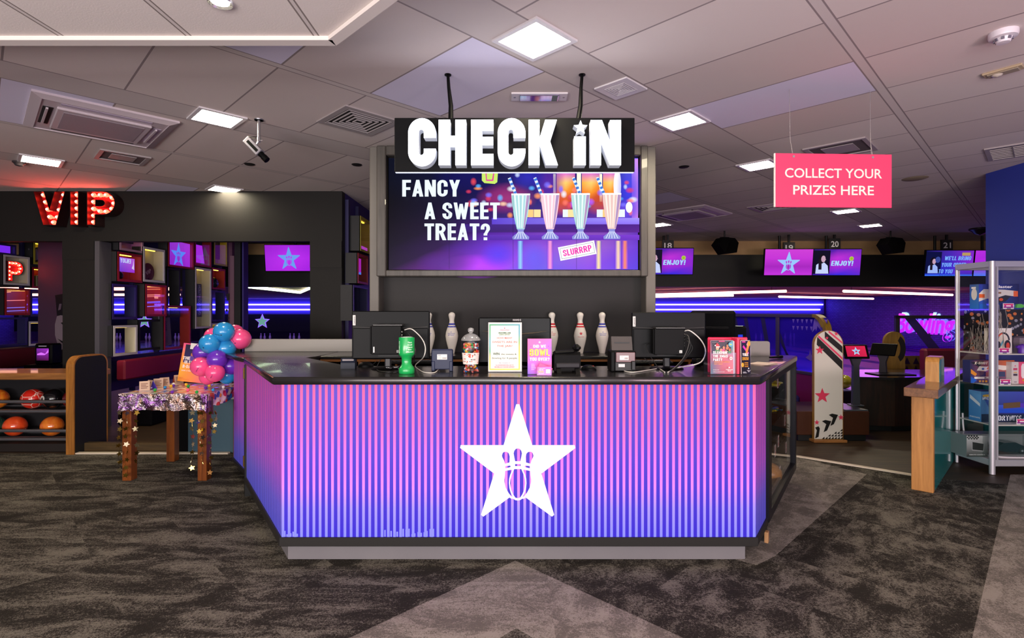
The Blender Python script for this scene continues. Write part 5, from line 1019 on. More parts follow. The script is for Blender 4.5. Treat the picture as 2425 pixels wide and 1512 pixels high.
Mp = T(0, 0, .016, 0, -.12, .10); b = MB(); b.box(-w/2, w/2, 0, .004, 0, h); b.box(-.03, .03, .004, .09, 0, .004); mk('board', b, P('poster_board', '#e8803a', .4), t, M=Mp)
p = Pic(); p.grid(-w/2, 0, w/2, h, [['#f0a030', '#f58a4a', '#f0508a'], ['#f5b030', '#f5904a', '#f0608a'], ['#f59040', '#f07a5a', '#f0508a'], ['#f0508a', '#f0508a', '#f0508a']])
p.rect(-w/2+.025, .19, w/2-.02, h-.012, ['#2a1860', '#3a2070', '#1a1240', '#14102e'])
for cx, cz, sk, bd in ((.03, .29, '#c87a5a', '#e0608a'), (.075, .27, '#b86a4a', '#d0403a'), (-.03, .275, '#b87050', '#5a3a9a')): p.ell(cx, cz-.035, .026, .03, bd).ell(cx, cz+.004, .017, .018, '#2a140c').ell(cx, cz, .014, .017, sk)
for s, cx, cz in (('THE', -.118, .236), ('ULTiMATE', -.095, .196), ('B-DAY', -.105, .152), ('PARTY!', .02, .152)): p.text(s, cx, cz, .032, '#fff0ea', {'THE': .075, 'ULTiMATE': .165, 'B-DAY': .105, 'PARTY!': .105}[s], .05, 'l')
p.text('BOOK A KIDS PARTY', -.11, .110, .012, '#ffe0d8', .165, .03, 'l').text('BOOK AT', -.122, .036, .007, '#d84a3a', .04, .02, 'l').text('hollywoodbowl.co.uk', -.122, .024, .007, '#e06a4a', .105, .02, 'l').star(.098, .032, .014, '#ffe8f0'); p.build('poster_print', PRINT, t, Mp @ T(0, -.0008, 0))
b = MB(); b.box(-.062, .11, -.004, -.002, h-.055, h+.005); o = mk('paper_slip', b, P('slip_white', '#e2dcd8', .6), t, M=Mp)
# balloons
BC = {'blue': '#2a8fd0', 'pink': '#f0508c', 'purple': '#6a2fb8'}
BAL = [(530, 787, .094, 'blue', 5.08, 'topmost blue balloon of the cluster'), (497, 815, .091, 'blue', 5.02, 'blue balloon at the left of the cluster'), (534, 826, .092, 'blue', 5.12, 'blue balloon in the middle of the cluster, above the pier'), (569, 804, .098, 'pink', 5.20, 'pink balloon farthest right in the cluster, printed with a star'),
       (482, 835, .092, 'purple', 5.12, 'purple balloon at the left, behind the poster top'), (514, 852, .089, 'purple', 5.02, 'purple balloon in the middle of the cluster'), (476, 869, .090, 'pink', 5.00, 'pink balloon overlapping the poster'), (509, 884, .084, 'pink', 4.98, 'pink balloon lowest in front, printed with a star'), (505, 797, .08, 'pink', 5.22, 'pink balloon peeping out left of the topmost blue one'), (556, 790, .085, 'pink', 5.30, 'pink balloon peeping out right of the topmost blue one'), (546, 868, .085, 'purple', 5.14, 'purple balloon half hidden by the pier'), (538, 890, .082, 'blue', 5.16, 'lowest blue balloon half hidden by the pier'), (492, 893, .075, 'pink', 5.10, 'pink balloon resting on the foil cloth, at the bottom of the cluster')]
DARKPR = P('balloon_print', '#20203a', .5)
for i, (px, py, r0, c, Y, lab) in enumerate(BAL):
    p0 = at(px, py, Y); t = thing('balloon', lab, 'balloon', p0, 0, 'balloons on the party table')
    prof = [(max(r0*math.sin(PI*j/16), 1e-4)*(1.0-.04*math.cos(PI*j/16)), -r0*1.02*math.cos(PI*j/16)) for j in range(17)]
    ax = Matrix.Rotation((.5, -.6, .3, 1.0, -1, .2, -.4, .4, 0, 0, .3, 0, .2)[i], 4, 'Y') @ Matrix.Rotation(.25, 4, 'X')
    k = P('balloon_'+c, BC[c], .22, coat=.25); mk('skin', MB().lathe(prof, 36), k, t, M=ax)
    b = MB(); b.lathe([(.010, -r0*1.06), (.006, -r0*1.03), (.008, -r0*1.0)], 10); mk('knot', b, k, t, M=ax)
    if i in (0, 1, 3, 7, 4, 6):
        b = MB(); R_ = r0*1.004
        def sphpt(x, z): return (x, -math.sqrt(max(R_*R_-x*x-z*z, 1e-6)), z)
        pts = star_pts(.010, .42, 0, 5, .026, -.02); b.add([sphpt(*q) for q in pts]+[sphpt(.026, -.02)], [(j, 10, (j+1) % 10) for j in range(10)])
        g = text_geo('Hollywood Bowl', .02); xs = [v.x for v in g[0]]; kx = .046/(max(xs)-min(xs)); b.add([sphpt((v.x-min(xs))*kx-.032, (v.y-.36)*.011-.022) for v in g[0]], [list(f) for f in g[1]])
        mk('print', b, DARKPR, t, rot=(0, (.15, 1.3, -1.0, 1.0, 1.4, -.1, -1.0, -1.0)[i] if i < 8 else 0, 0))

# teal-grey low panel beyond the table
t = thing('low_panel', 'blue-grey low panel on the floor behind the party table', 'panel', (-3.44, 5.73, 0)); b = MB(); b.box(-.02, .46, 0, .04, 0, .72); mk('board', b, P('blue_grey_board', '#3f5a68', .4), t); b = MB(); b.box(-.12, -.02, .0, .05, 0, .74); mk('post', b, BLKPL, t)

# ---------------------------------------------------------------- VIP marquee letters
YL = 6.70; K3 = YL/F
t = thing('marquee_sign', 'red VIP marquee letters with light bulbs on the dark wall top', 'sign', (at(180, 0, YL).x, YL, 0)); ox = t.location.x
def z2v(x, y): return ((x/3.36-CX)*K3-ox, H-((430+y/3.36)-CY)*K3)
REDP = P('marquee_red', '#6a0e18', .4, coat=.2); REDK = P('marquee_rim', '#1c0508', .4); BULB = P('red_bulb', '#c01818', .3, em=22, emc='#ff2a1c'); BULBW = P('bulb_core', '#ffffff', .3, em=22, emc='#ffa890')
def bowl(cx, cy, rx, ry, n=10): return [(cx+rx*math.sin(PI*i/n), cy-ry*math.cos(PI*i/n)) for i in range(n+1)]
Pout = [(690, 350), (690, 78)]+bowl(820, 172, 96, 94)+[(757, 266), (757, 350)]
LT = {'V': ([(262, 78), (350, 78), (392, 225), (432, 78), (518, 78), (446, 350), (340, 350)], None, [(325, 103), (342, 160), (360, 218), (375, 278), (405, 322), (437, 280), (452, 222), (468, 160), (487, 103)]),
      'I': ([(556, 78), (624, 78), (624, 350), (556, 350)], None, [(593, 103), (593, 157), (593, 210), (593, 265), (593, 320)]),
      'P': (Pout, [(757, 145)]+bowl(805, 172, 30, 27, 6)+[(757, 199)], [(725, 103), (777, 103), (825, 103), (872, 125), (887, 170), (870, 213), (825, 235), (775, 232), (725, 158), (725, 213), (725, 268), (725, 320)])}
for k, (ol, hole, bl) in LT.items():
    o2 = [z2v(*q) for q in ol]; g = outline_geo([o2]+([[z2v(*q) for q in hole]] if hole else [])); b = MB()
    for yy, fl in ((.10, 1), (.11, 0)): b.add([(v.x, yy, v.y) for v in g[0]], [list(f) if fl else list(f)[::-1] for f in g[1]])
    b.mi = 1; b.wall(o2, .0, .158, .008)
    if hole: b.wall([z2v(*q) for q in hole][::-1], .0, .158, .006)
    lt = mk('letter', b, [REDP, REDK], t)
    for (x, y) in bl:
        x, z = z2v(x, y); b = MB(); b.sph((x, .045, z), .028, 14, 8); b.cyl((x, .05, z), (x, .105, z), .014, n=8); b.mi = 1; b.sph((x, .022, z), .013, 10, 6); mk('bulb', b, [BULB, BULBW], lt)

# ---------------------------------------------------------------- display boxes on partitions that run away from the portal wall
def box_color(c): return {'red': P('box_red', '#9a1420', .5), 'white': P('box_white', '#c8c0c4', .5), 'yellow': P('box_yellow', '#b0a032', .5), 'dark': P('box_dark', '#15141c', .6), 'pink': P('box_pink', '#b88aa0', .5), 'purple': P('box_purple', '#2a1c66', .5)}[c]
INW = {'red': P('box_in_red', '#a8281c', .55), 'white': P('box_in_white', '#d0c8b0', .55), 'yellow': P('box_in_yellow', '#b8a832', .55), 'dark': P('box_in_dark', '#111018', .6), 'pink': P('box_in_pink', '#a86aa8', .55), 'purple': P('box_in_purple', '#1a1450', .6)}
def on_x(px, Xf): return Xf*F/(px-CX)
def dbox(Xf, px0, px1, yt, yb, col, lab, back=True, led=True, depth=.16, gl=True, fill=None, openx=False):
    Y0, Y1 = on_x(px0, Xf), on_x(px1, Xf)
    if Y0 > Y1: Y0, Y1 = Y1, Y0
    zt, zb = H-(yt-CY)/F*Y0, H-(yb-CY)/F*Y0; w, h = Y1-Y0, zt-zb
    t = thing('display_box', lab, 'display box', (Xf-depth, Y0, zb), 0, 'display boxes on the partitions'); f = .03
    b = MB()
    b.box(0, depth, 0, .015, 0, h); b.box(0, depth, w-.015, w, 0, h); b.box(0, depth, .015, w-.015, 0, .015); b.box(0, depth, .015, w-.015, h-.015, h); mk('outer_case', b, P('box_case', '#1c1b1e', .6), t)
    b = MB(); b.box(depth-.012, depth+.006, .0, f, 0, h); b.box(depth-.012, depth+.006, w-f, w, 0, h); b.box(depth-.012, depth+.006, f, w-f, 0, f); b.box(depth-.012, depth+.006, f, w-f, h-f, h); mk('frame', b, box_color(col), t)
    b = MB(); b.box(.004, depth-.012, w-.024, w-.015, .015, h-.015); b.box(.004, depth-.012, .015, w-.024, .015, .022); b.box(.004, depth-.012, .015, w-.024, h-.022, h-.015)
    if back: b.box(.002, .010, .015, w-.015, .015, h-.015)
    mk('lining', b, INW[col], t)
    if led: b = MB(); b.box(depth*.45, depth*.6, w*.15, w*.75, h-.034, h-.022); mk('light_tube', b, YELBAR, t)
    if gl: b = MB(); b.box(depth-.004, depth-.001, f, w-f, f, h-f); mk('glass', b, GLASS, t)
    return t, w, h, depth
XF = -5.2
m = MB()
# painted partition strips between the boxes (open where you can see through)
PB = P('partition_paint', '#1d1650', .6)
Ya, Yb = on_x(250, XF-.10), on_x(546, XF-.10)
m.box(XF-.2, XF-.12, 7.02, 10.4, .45, .90); m.box(XF-.2, XF-.12, 7.02, 10.4, 2.46, 2.97); m.box(XF-.2, XF-.12, 7.02, 7.08, .9, 2.46)
for px in (340, 396, 461, 501, 541): yy = on_x(px, XF); m.box(XF-.19, XF-.13, yy-.02, yy+.02, .4, 2.97)
mk('wall_left', m, PB, kind='structure')
t, w, h, d = dbox(XF, 283, 339, 552, 592, 'pink', 'pink framed display box cut off by the wall top')
t, w, h, d = dbox(XF, 278, 336, 596, 666, 'red', 'red display box with a dark ball and a backwards word reflected in its glass')
q = Pic(); q.rect(.03, h*.35, w-.06, h-.06, ['#5a3ad0', '#a030d8', '#c060e0', '#8a6aff']); q.text('ENJOY', w*.5, h*.74, .06, '#c8d0ff', -.20, .04); q.poly([(w*.75, h*.5), (w-.07, h*.45), (w-.08, h*.8), (w*.8, h*.62)], '#e0d0f0'); q.build('reflection_panel', SCREEN, t, T(.10, 0, 0, PI/2))  # glowing panel painted as a screen mirrored in the front glass
b = MB(); b.sph((d*.5, w*.25, .016+.065), .065, 24, 14); tag(mk('bowling_ball', b, P('dark_display_ball', '#141018', .2, coat=.5), loc=t.location), 'dark ball inside the red display box with the reflected word', 'ball')
t, w, h, d = dbox(XF+.02, 339, 390, 584, 667, 'white', 'white display box with a round red VIP paddle')
q = Pic(); q.rect(.04, h*.45, w*.42, h-.08, ['#a060d8', '#c0a0e0', '#8a7ac0', '#7a60b8']); q.build('reflection_panel', SCREEN, t, T(.012, 0, 0, PI/2))  # pale patch painted as a reflection of the screens opposite
o = thing('vip_paddle', 'round dark red paddle lettered VIP inside the white display box', 'paddle', t.location+Vector((d*.55, w*.42, h*.30))); b = MB(); b.cyl((0, 0, 0), (.012, 0, 0), .13*h/.5, n=28); b.box(0, .012, -.015, .015, -h*.29+.02, -.08, .003, M=T(0, 0, 0)); mk('disc', b, P('paddle_red', '#5a1428', .5), o); q = Pic(); q.text('VIP', 0, 0, .055, '#c8a0a8', .12, .03, 'c', .5); q.build('lettering', PRINT, o, T(.0135, 0, 0, PI/2))
t, w, h, d = dbox(XF+.03, 398, 459, 560, 631, 'red', 'red display box with a painted reflection of a blue star logo on purple', led=False); q = Pic(); q.rect(.02, .02, w-.03, h-.04, ['#8a20c8', '#9a28d0', '#a838d8', '#8a30d0']); q.logo(w*.5, h*.48, min(w*.72, h*.8), '#5a8aff'); q.build('reflection_panel', SCREEN, t, T(.115, 0, 0, PI/2))  # painted reflection of a star screen, not a screen in the box
t, w, h, d = dbox(XF+.02, 461, 500, 560, 629, 'red', 'red display box with a plain painted purple reflection, right of the star box', led=False); q = Pic(); q.poly([(.03, .06), (w*.75, .06), (w*.6, h-.12), (.03, h-.12)], '#a028d8'); q.build('reflection_panel', SCREEN, t, T(.115, 0, 0, PI/2))  # purple screen reflection painted as a glowing shape
t, w, h, d = dbox(XF, 507, 538, 560, 627, 'yellow', 'yellow display box at the far top right of the partition', led=True)
b = MB(); b.box(d*.3, d*.5, w*.1, w*.3, .016, .016+.16, .01); b.box(d*.32, d*.48, w*.13, w*.22, .17, .2, .008); tag(mk('figurine', b, P('dark_bronze', '#2a1c14', .4, .5), loc=t.location), 'small dark figurine inside the far yellow display box', 'figurine')
dbox(XF-.03, 265, 324, 672, 757, 'purple', 'open purple display box below the red ball box, lanes visible through it', back=False, led=False, gl=False)
t, w, h, d = dbox(XF+.04, 344, 394, 673, 750, 'red', 'red display box with reflected light lines, under the white paddle box'); q = Pic(); q.rect(.02, .02, w-.03, h-.03, ['#5a1030', '#7a1428', '#a02020', '#8a1c20'])
for z, c in ((.93, '#ff9a70'), (.86, '#f08060'), (.68, '#ff9080'), (.63, '#e87878'), (.46, '#8a60ff'), (.43, '#7048f0'), (.32, '#9070ff')): q.line((.03, h*z-.01), (w*.85, h*z+.008), .012, c)
q.build('reflection_panel', SCREEN, t, T(.115, 0, 0, PI/2))  # coloured lines are light reflections painted on a glowing sheet
dbox(XF-.02, 395, 426, 634, 752, 'dark', 'tall dark open display box right of the red reflected-line box', back=False, led=False, gl=False)
dbox(XF, 268, 325, 772, 845, 'white', 'white open display box at the bottom left of the partition', back=False, led=True, gl=False)
dbox(XF-.04, 328, 386, 758, 832, 'dark', 'dark open display box through which a green star and a pin show', back=False, led=False, gl=False)
t, w, h, d = dbox(XF+.02, 388, 451, 724, 830, 'red', 'red display box with a giant ticket, behind the poster', led=True, back=False)
o = thing('giant_ticket', 'giant pale ticket lettered ADMIT ONE inside the red display box', 'ticket', t.location+Vector((d*.5, .05, .04))); b = MB(); b.box(0, .012, 0, .30*w/.8, 0, h*.78, M=T(0, 0, 0, 0, -.12 if False else .0)); mk('card', b, P('ticket_card', '#6a5f78', .6), o, M=T(0, 0, 0, 0, .12)); q = Pic(); q.text('ADMIT', .06, h*.42, .05, '#2a2238', h*.36, .04, 'c', -PI/2).text('ONE', .13, h*.45, .05, '#2a2238', h*.24, .04, 'c', -PI/2)
for i in range(5): q.rect(.03, .05+i*.02, .16, .056+i*.02, '#3a3048')
q.build('lettering', PRINT, o, T(.0135, 0, 0, PI/2, 0) @ T(0, 0, 0, 0, 0, -.12))
t, w, h, d = dbox(XF+.05, 462, 500, 633, 779, 'white', 'tall white display box with a street sign stood on end'); o = thing('street_sign', 'blue street sign lettered HOLLYWOOD BLVD stood on end in the tall white box', 'street sign', t.location+Vector((d*.4, w*.45, h*.19))); b = MB(); b.box(0, .012, 0, w*.26, 0, h*.55, .003); mk('plate', b, P('street_blue', '#1c2a5a', .4), o); q = Pic(); q.text('HOLLYWOOD BLVD.', w*.13, h*.275, w*.15, '#c8ccd8', h*.5, .01, 'c', -PI/2); q.build('lettering', PRINT, o, T(.0135, 0, 0, PI/2))
o = thing('rope_coil', 'yellow rope hanging at the top of the tall white display box', 'rope', t.location+Vector((d*.4, w*.22, h*.55))); b = MB(); b.tube([(0, .0, .40), (0, -.06, .2), (0, -.07, .05), (0, -.02, 0), (0, .05, .05), (0, .06, .2), (0, .02, .40)], .016, 8); mk('rope', b, P('gold_rope', '#a87f22', .8), o)
t, w, h, d = dbox(XF+.01, 502, 533, 634, 685, 'red', 'small red display box holding a dark ball, right of the tall white box'); b = MB(); b.sph((d*.55, w*.32, .016+.1), .1, 24, 14); tag(mk('bowling_ball', b, P('navy_display_ball', '#12202a', .25, coat=.4), loc=t.location), 'dark navy ball inside the small red display box', 'ball')
dbox(XF-.02, 500, 532, 688, 762, 'purple', 'open purple display box right of the tall white box', back=False, led=False, gl=False)
dbox(XF-.02, 500, 532, 766, 800, 'white', 'white display box half hidden behind the topmost balloon', led=True)
# first opening
XG = -8.0
m = MB(); m.box(XG-.42, XG-.34, 7.9, 9.6, .4, .95)
for px in (-25, 5, 74, 128): yy = on_x(px, XG); m.box(XG-.19, XG-.13, yy-.02, yy+.02, .96, 2.97)
mk('wall_left', m, PB, kind='structure')
t, w, h, d = dbox(XG, -30, 38, 572, 599, 'purple', 'display box with a plain violet reflection at the top left photo edge', led=False); q = Pic(); q.rect(.1, .02, w-.05, h-.02, '#7a2af0'); q.build('reflection_panel', SCREEN, t, T(.115, 0, 0, PI/2))  # glowing violet sheet painted as a screen reflection
t, w, h, d = dbox(XG, 79, 131, 571, 626, 'yellow', 'yellow display box with a framed card, top of the left opening'); o = thing('framed_card', 'framed card leaning inside the yellow display box of the left opening', 'frame', t.location+Vector((d*.45, w*.12, .03))); b = MB(); b.box(0, .02, 0, w*.42, 0, h*.62, .004); mk('frame', b, P('pewter', '#55505a', .4, .3), o, M=T(0, 0, 0, 0, .25)); b = MB(); b.box(.0195, .0215, .03, w*.42-.03, .03, h*.62-.03); mk('card', b, P('violet_card', '#a890c8', .5), o, M=T(0, 0, 0, 0, .25))
t, w, h, d = dbox(XG+.03, 8, 70, 603, 674, 'white', 'white display box with a glowing red letter P', led=False)
o = thing('marquee_letter', 'red bulb letter P inside the white display box at the left', 'letter', t.location+Vector((.07, .09, .06))); s = (h-.15)/272.0; po = [((x-690)*s, (350-y)*s) for x, y in Pout]; b = MB(); b.prism(po, 0, .03, 'xz'); g = MB(); g.wall(po, -.05, .03, .008); lt = mk('letter', b, REDP, o, M=T(.03, 0, 0, PI/2)); mk('rim', g, REDP, o, M=T(.03, 0, 0, PI/2))
for x, y in LT['P'][2]: b = MB(); b.sph(((x-690)*s, -.02, (350-y)*s), .02, 12, 8); b.mi = 1; b.sph(((x-690)*s, -.036, (350-y)*s), .009, 10, 6); mk('bulb', b, [BULB, BULBW], o, M=T(.03, 0, 0, PI/2))
t, w, h, d = dbox(XG, 76, 127, 633, 682, 'red', 'red display box with a small clock'); o = thing('clock', 'small cream clock inside the red display box of the left opening', 'clock', t.location+Vector((d*.4, w*.3, .018))); b = MB(); b.box(0, .06, 0, .2, 0, .2, .01); mk('case', b, P('clock_case', '#7a7048', .4), o); b = MB(); b.cyl((.061, .1, .1), (.066, .1, .1), .075, n=24); mk('dial', b, P('clock_dial', '#c8bc8a', .4), o); b = MB(); b.box(.066, .068, .095, .105, .1, .16); b.box(.066, .068, .1, .14, .097, .103); mk('hands', b, BLKPL, o)
t, w, h, d = dbox(XG+.03, 11, 71, 682, 747, 'red', 'red display box with reflected light lines, below the letter P box'); q = Pic(); q.rect(.02, .02, w-.03, h-.03, ['#3a1a4a', '#5a1028', '#8a2020', '#6a3060'])
for z, c, x1 in ((.9, '#ffb060', .9), (.84, '#ff9a80', .35), (.55, '#ff8a90', .9), (.28, '#8a78ff', .9), (.16, '#8a78ff', .9)): q.line((.03, h*z-.008), (w*x1, h*z+.008), .012, c)
q.build('reflection_panel', SCREEN, t, T(.115, 0, 0, PI/2))  # reflected light lines painted on this glowing panel
dbox(XG-.02, 72, 121, 685, 750, 'purple', 'open blue display box with light strips seen through it, left opening', back=False, led=False, gl=False)
dbox(XG-.02, -30, 66, 753, 824, 'purple', 'wide open blue display box at the bottom left photo edge', back=False, led=False, gl=False)
dbox(XG, 68, 121, 762, 820, 'white', 'white display box above the little game screen', back=False, led=True)
# partition on the right of the portal wall
XH = -2.0
m = MB()
for px in (850, 872): yy = on_x(px, XH); m.box(XD-.001, XH-.13, yy-.02, yy+.02, 0, 2.97)
mk('wall_left', m, PB, kind='structure')
t, w, h, d = dbox(XH, 853, 880, 511, 594, 'yellow', 'yellow display box next to the screen tower', led=True); q = Pic(); q.rect(.05, .03, w*.9, h*.2, '#c040d0'); q.build('reflection_panel', SCREEN, t, T(.115, 0, 0, PI/2))  # magenta strip painted as a reflection in the glass
t, w, h, d = dbox(XH, 847, 871, 599, 671, 'red', 'red display box with half a reflected blue star, next to the screen tower', led=False); q = Pic(); q.rect(.03, h*.33, w*.65, h-.05, '#c028c8'); q.poly([(.03, h*.8), (w*.3, h*.86), (w*.2, h*.66), (w*.34, h*.36), (.03, h*.55)], '#8ab0ff'); q.rect(.03, h*.33, w*.65, h*.41, '#5a8aff'); q.build('reflection_panel', SCREEN, t, T(.115, 0, 0, PI/2))  # half star painted as a glowing reflection in the glass
dbox(XH-.03, 836, 871, 671+4, 760, 'purple', 'open purple display box below the red half-star box', back=False, led=False, gl=False)

# ---------------------------------------------------------------- benches, mural, game screen in the lounge
BENCHR = P('bench_red', '#8a1030', .55)
t = thing('lounge_bench', 'long dark red bench back running away under the display boxes', 'bench', (XF, 7.0, 0)); b = MB(); b.box(-.02, .10, .06, 3.4, .60, .865, .02); mk('backrest', b, BENCHR, t); b = MB(); b.box(.0, .45, .06, 3.4, .0, .42, .02); mk('seat', b, P('bench_dark', '#0c0a0e', .8, spec=.05), t)
t = thing('lounge_bench', 'dark red bench seen low in the left opening behind the rack', 'bench', (XG, 7.9, 0)); b = MB(); b.box(-.3, .12, -.6, 1.1, .62, .92, .02); mk('backrest', b, P('bench_maroon', '#5a0c20', .55), t); b = MB(); b.box(-.3, .5, -.6, 1.1, 0, .45, .02); mk('seat', b, P('bench_dark', '#0c0a0e', .8, spec=.05), t)
p0 = at(101, 870, 8.0); t = thing('game_screen', 'small black game unit with a glowing pink screen in the left opening', 'screen', (p0.x, 8.0, .0)); b = MB(); b.box(-.13, .13, 0, .2, .72, 1.03, .02); b.box(-.2, .2, -.1, .3, 0, .72, .01); mk('cabinet', b, BLKPL, t); q = Pic(); q.rect(-.09, .78, .09, .96, ['#3a1030', '#5a1450', '#a030c0', '#7a28a0']); q.poly([(-.08, .88), (-.02, .9), (.04, .88), (.09, .95), (.09, .9), (.03, .86), (-.08, .86)], '#e070ff'); q.rect(-.06, .99, .06, .998, '#b0a0b0'); q.build('picture', SCREEN, t, T(0, -.002, 0))
# mural of a face
t = thing('wall_mural', 'black and white mural of a face on the wall beside the grey column', 'mural', (at(140, 0, 8.9).x, 8.9, 0)); b = MB(); b.box(-.35, .75, 0, .03, .3, 2.9); mk('board', b, P('mural_ground', '#4a2f48', .6), t)
q = Pic(); kk = 8.9/F
def mu(x, y): return ((x/4.446-140)*kk, H-((540+y/4.446)-CY)*kk)
q.poly([mu(*c) for c in ((600, 930), (640, 915), (700, 930), (700, 1260), (655, 1290), (610, 1240), (580, 1130), (578, 1020))], '#8a7a86'); q.poly([mu(*c) for c in ((580, 710), (690, 690), (700, 930), (640, 920), (600, 930), (590, 800))], '#0a070c'); q.poly([mu(*c) for c in ((625, 800), (650, 800), (640, 860), (612, 870))], '#6a5a6a'); q.poly([mu(*c) for c in ((640, 1000), (700, 985), (700, 1025), (660, 1020))], '#0a070c'); q.poly([mu(*c) for c in ((605, 1165), (650, 1210), (700, 1225), (700, 1205), (650, 1190))], '#0a070c'); q.poly([mu(*c) for c in ((580, 1230), (640, 1290), (700, 1260), (700, 1480), (580, 1470))], '#0a070c')
q.build('mural_print', PRINT, t, T(0, -.001, 0))
t = thing('wall_mural', 'mural of dark figures on the plum post in the big opening', 'mural', (at(556, 0, 8.54).x, 8.54, 0)); q = Pic(); kk = 8.54/F
def mu2(x, y): return ((x/5.04+240-556)*kk, H-((560+y/5.04)-CY)*kk)
b = MB(); b.box(-.075, -.012, .0, .012, .9, 2.4); mk('board', b, P('mural_plum', '#6a4a5a', .6), t)
for x, y, r0 in ((1497, 885, 14), (1516, 975, 9), (1516, 1020, 11)): q.ell(*mu2(x, y), r0/5.04*kk, r0*1.2/5.04*kk, '#120c14')
q.poly([mu2(*c) for c in ((1490, 690), (1530, 680), (1530, 760), (1500, 770))], '#120c14'); q.build('mural_print', PRINT, t, T(0, -.001, 0))
# ---------------------------------------------------------------- hanging prize sign
Y = 3.70; p0 = at(1974, 428, Y); w, h = 284/F*Y, 127/F*Y; t = thing('prize_sign', 'hanging pink sign that reads collect your prizes here', 'sign', p0, .04)
b = MB(); b.box(-w/2, w/2, 0, .012, -h/2, h/2, .001); mk('board', b, P('pink_board', '#f0426e', .45), t); b = MB(); b.box(-w/2-.001, -w/2+.004, -.001, .013, -h/2, h/2); mk('white_edge', b, P('board_core', '#ece4e0', .5), t)
q = Pic(); q.text('COLLECT YOUR', 0, .052, .066, '#fbeee2', w*.83, .012).text('PRIZES HERE', 0, -.065, .066, '#fbeee2', w*.69, .012); q.build('lettering', PRINT, t, T(0, -.0012, 0))
for s, px in ((-1, 1877), (1, 2069)):
    x = at(px, 0, Y).x-p0.x; b = MB(); b.lathe([(.004, 0), (.008, 0), (.008, .003), (.004, .003)], 14, M=T(x, -.001, h/2-.022, 0, PI/2)); mk('eyelet', b, CHROME, t); b = MB(); b.tube([(x, .0, h/2-.02), (x-.012 if s < 0 else x, .02, h/2+.1), (x-.012 if s < 0 else x+.004, .03, ZC-p0.z)], .0016, 5); b.tube([(x, .012, h/2-.02), (x-.012 if s < 0 else x, .02, h/2+.12)], .0012, 5); mk('wire', b, P('wire_grey', '#a8a0a4', .4, .5), t)

# ---------------------------------------------------------------- divider wall with ledge
A0 = Vector((3.375, 4.43, 0)); ux = Vector((S2, S2, 0)); t = thing('divider_wall', 'low teal divider wall with an oak post and a brown ledge, right of the walkway', 'low wall', A0, PI/4)
b = MB(); b.box(0, 2.4, -.115, .115, .795, .868, .004); mk('ledge', b, wood('ledge_wood', '#5a3a22', '#8a5c38', .28, 0, 6, .5), t)
b = MB(); b.box(.08, .155, -.075, .075, 0, .795, .004); mk('post', b, wood('honey_oak', '#9a6630', '#c48a48', .45, 2, 5), t)
b = MB(); b.box(.155, 2.4, -.072, .07, 0, .795); mk('panel', b, P('teal_gloss_panel', '#1a8c88', .1, coat=.5), t)
b = MB(); pr = [(.62, .868), (.95, .868)]+[(.95-.06+.06*math.cos(PI/2*i/5), 1.09-.06+.06*math.sin(PI/2*i/5)) for i in range(6)]+[(.62+.06-.06*math.sin(PI/2*i/5), 1.09-.06+.06*math.cos(PI/2*i/5)) for i in range(6)]
b.prism(pr, -.05, .05, 'xz'); mk('end_cap', b, wood('cap_oak', '#a06a2a', '#c8924a', .35, 2), t); b = MB(); pr2 = [(x*.88+.785*.12, z if z < .9 else z-.02) for x, z in pr]; b.prism(pr2, -.053, .053, 'xz'); mk('cap_inlay', b, TEAL, t)

# ---------------------------------------------------------------- glass prize cabinet
X0, X1, Y0, Y1, ZH = 4.43, 5.24, 4.95, 5.38, 1.975
t = thing('prize_cabinet', 'tall aluminium and glass prize cabinet filled with toys', 'display cabinet', (X0, Y0, 0)); w, d = X1-X0, Y1-Y0
for x, y, nm in ((0, 0, 1), (0, d, 0), (w, 0, 1), (w, d, 0)):
    b = MB(); b.cyl((x+.018, y+(.018 if y == 0 else -.018), 0), (x+.018 if x == 0 else x-.018, y+(.018 if y == 0 else -.018), ZH), .024 if y == 0 else .014, n=16) if x == 0 else b.cyl((x-.018, y+(.018 if y == 0 else -.018), 0), (x-.018, y+(.018 if y == 0 else -.018), ZH), .024, n=16)
    mk('post', b, ALU, t)
for z0, z1 in ((ZH-.055, ZH), (.075, .135)): b = MB(); b.box(.03, w-.03, 0, .03, z0, z1, .003); b.box(.03, w-.03, d-.03, d, z0, z1, .003); b.box(0, .03, .03, d-.03, z0, z1, .003); b.box(w-.03, w, .03, d-.03, z0, z1, .003); mk('rail', b, ALU, t)
b = MB(); b.box(.03, w-.03, .03, d-.03, .125, .135); b.box(.02, w-.02, .02, d-.02, ZH-.012, ZH-.004); mk('base_board', b, P('cabinet_white', '#cfcac8', .5), t)
b = MB(); b.box(.044, .058, -.002, .012, .135, ZH-.055); b.box(w-.06, w-.044, -.002, .012, .135, ZH-.055); mk('door_stile', b, ALU, t)
b = MB(); b.box(.058, w-.06, .004, .009, .135, ZH-.055); mk('glass_door', b, GLASS, t)
b = MB(); b.box(.008, .013, .04, d-.04, .135, ZH-.055); b.box(w-.013, w-.008, .04, d-.04, .135, ZH-.055); b.box(.04, w-.04, d-.013, d-.008, .135, ZH-.055); mk('side_glass', b, GLASS, t)
b = MB(); b.cyl((.05, -.008, .90), (.05, .0, .90), .008, n=12); mk('lock', b, CHROME, t)
SH = [1.53, 1.115, .825, .455]
for i, z in enumerate(SH): b = MB(); b.box(.025, w-.025, .025, d-.025, z-.012 if i else z-.006, z, .001); mk('shelf', b, P('shelf_white', '#c4bfb6', .5) if i else GLASS, t)
b = MB(); b.box(.016, .022, d-.05, d-.035, .135, ZH-.06); mk('shelf_track', b, WHITEPL, t)
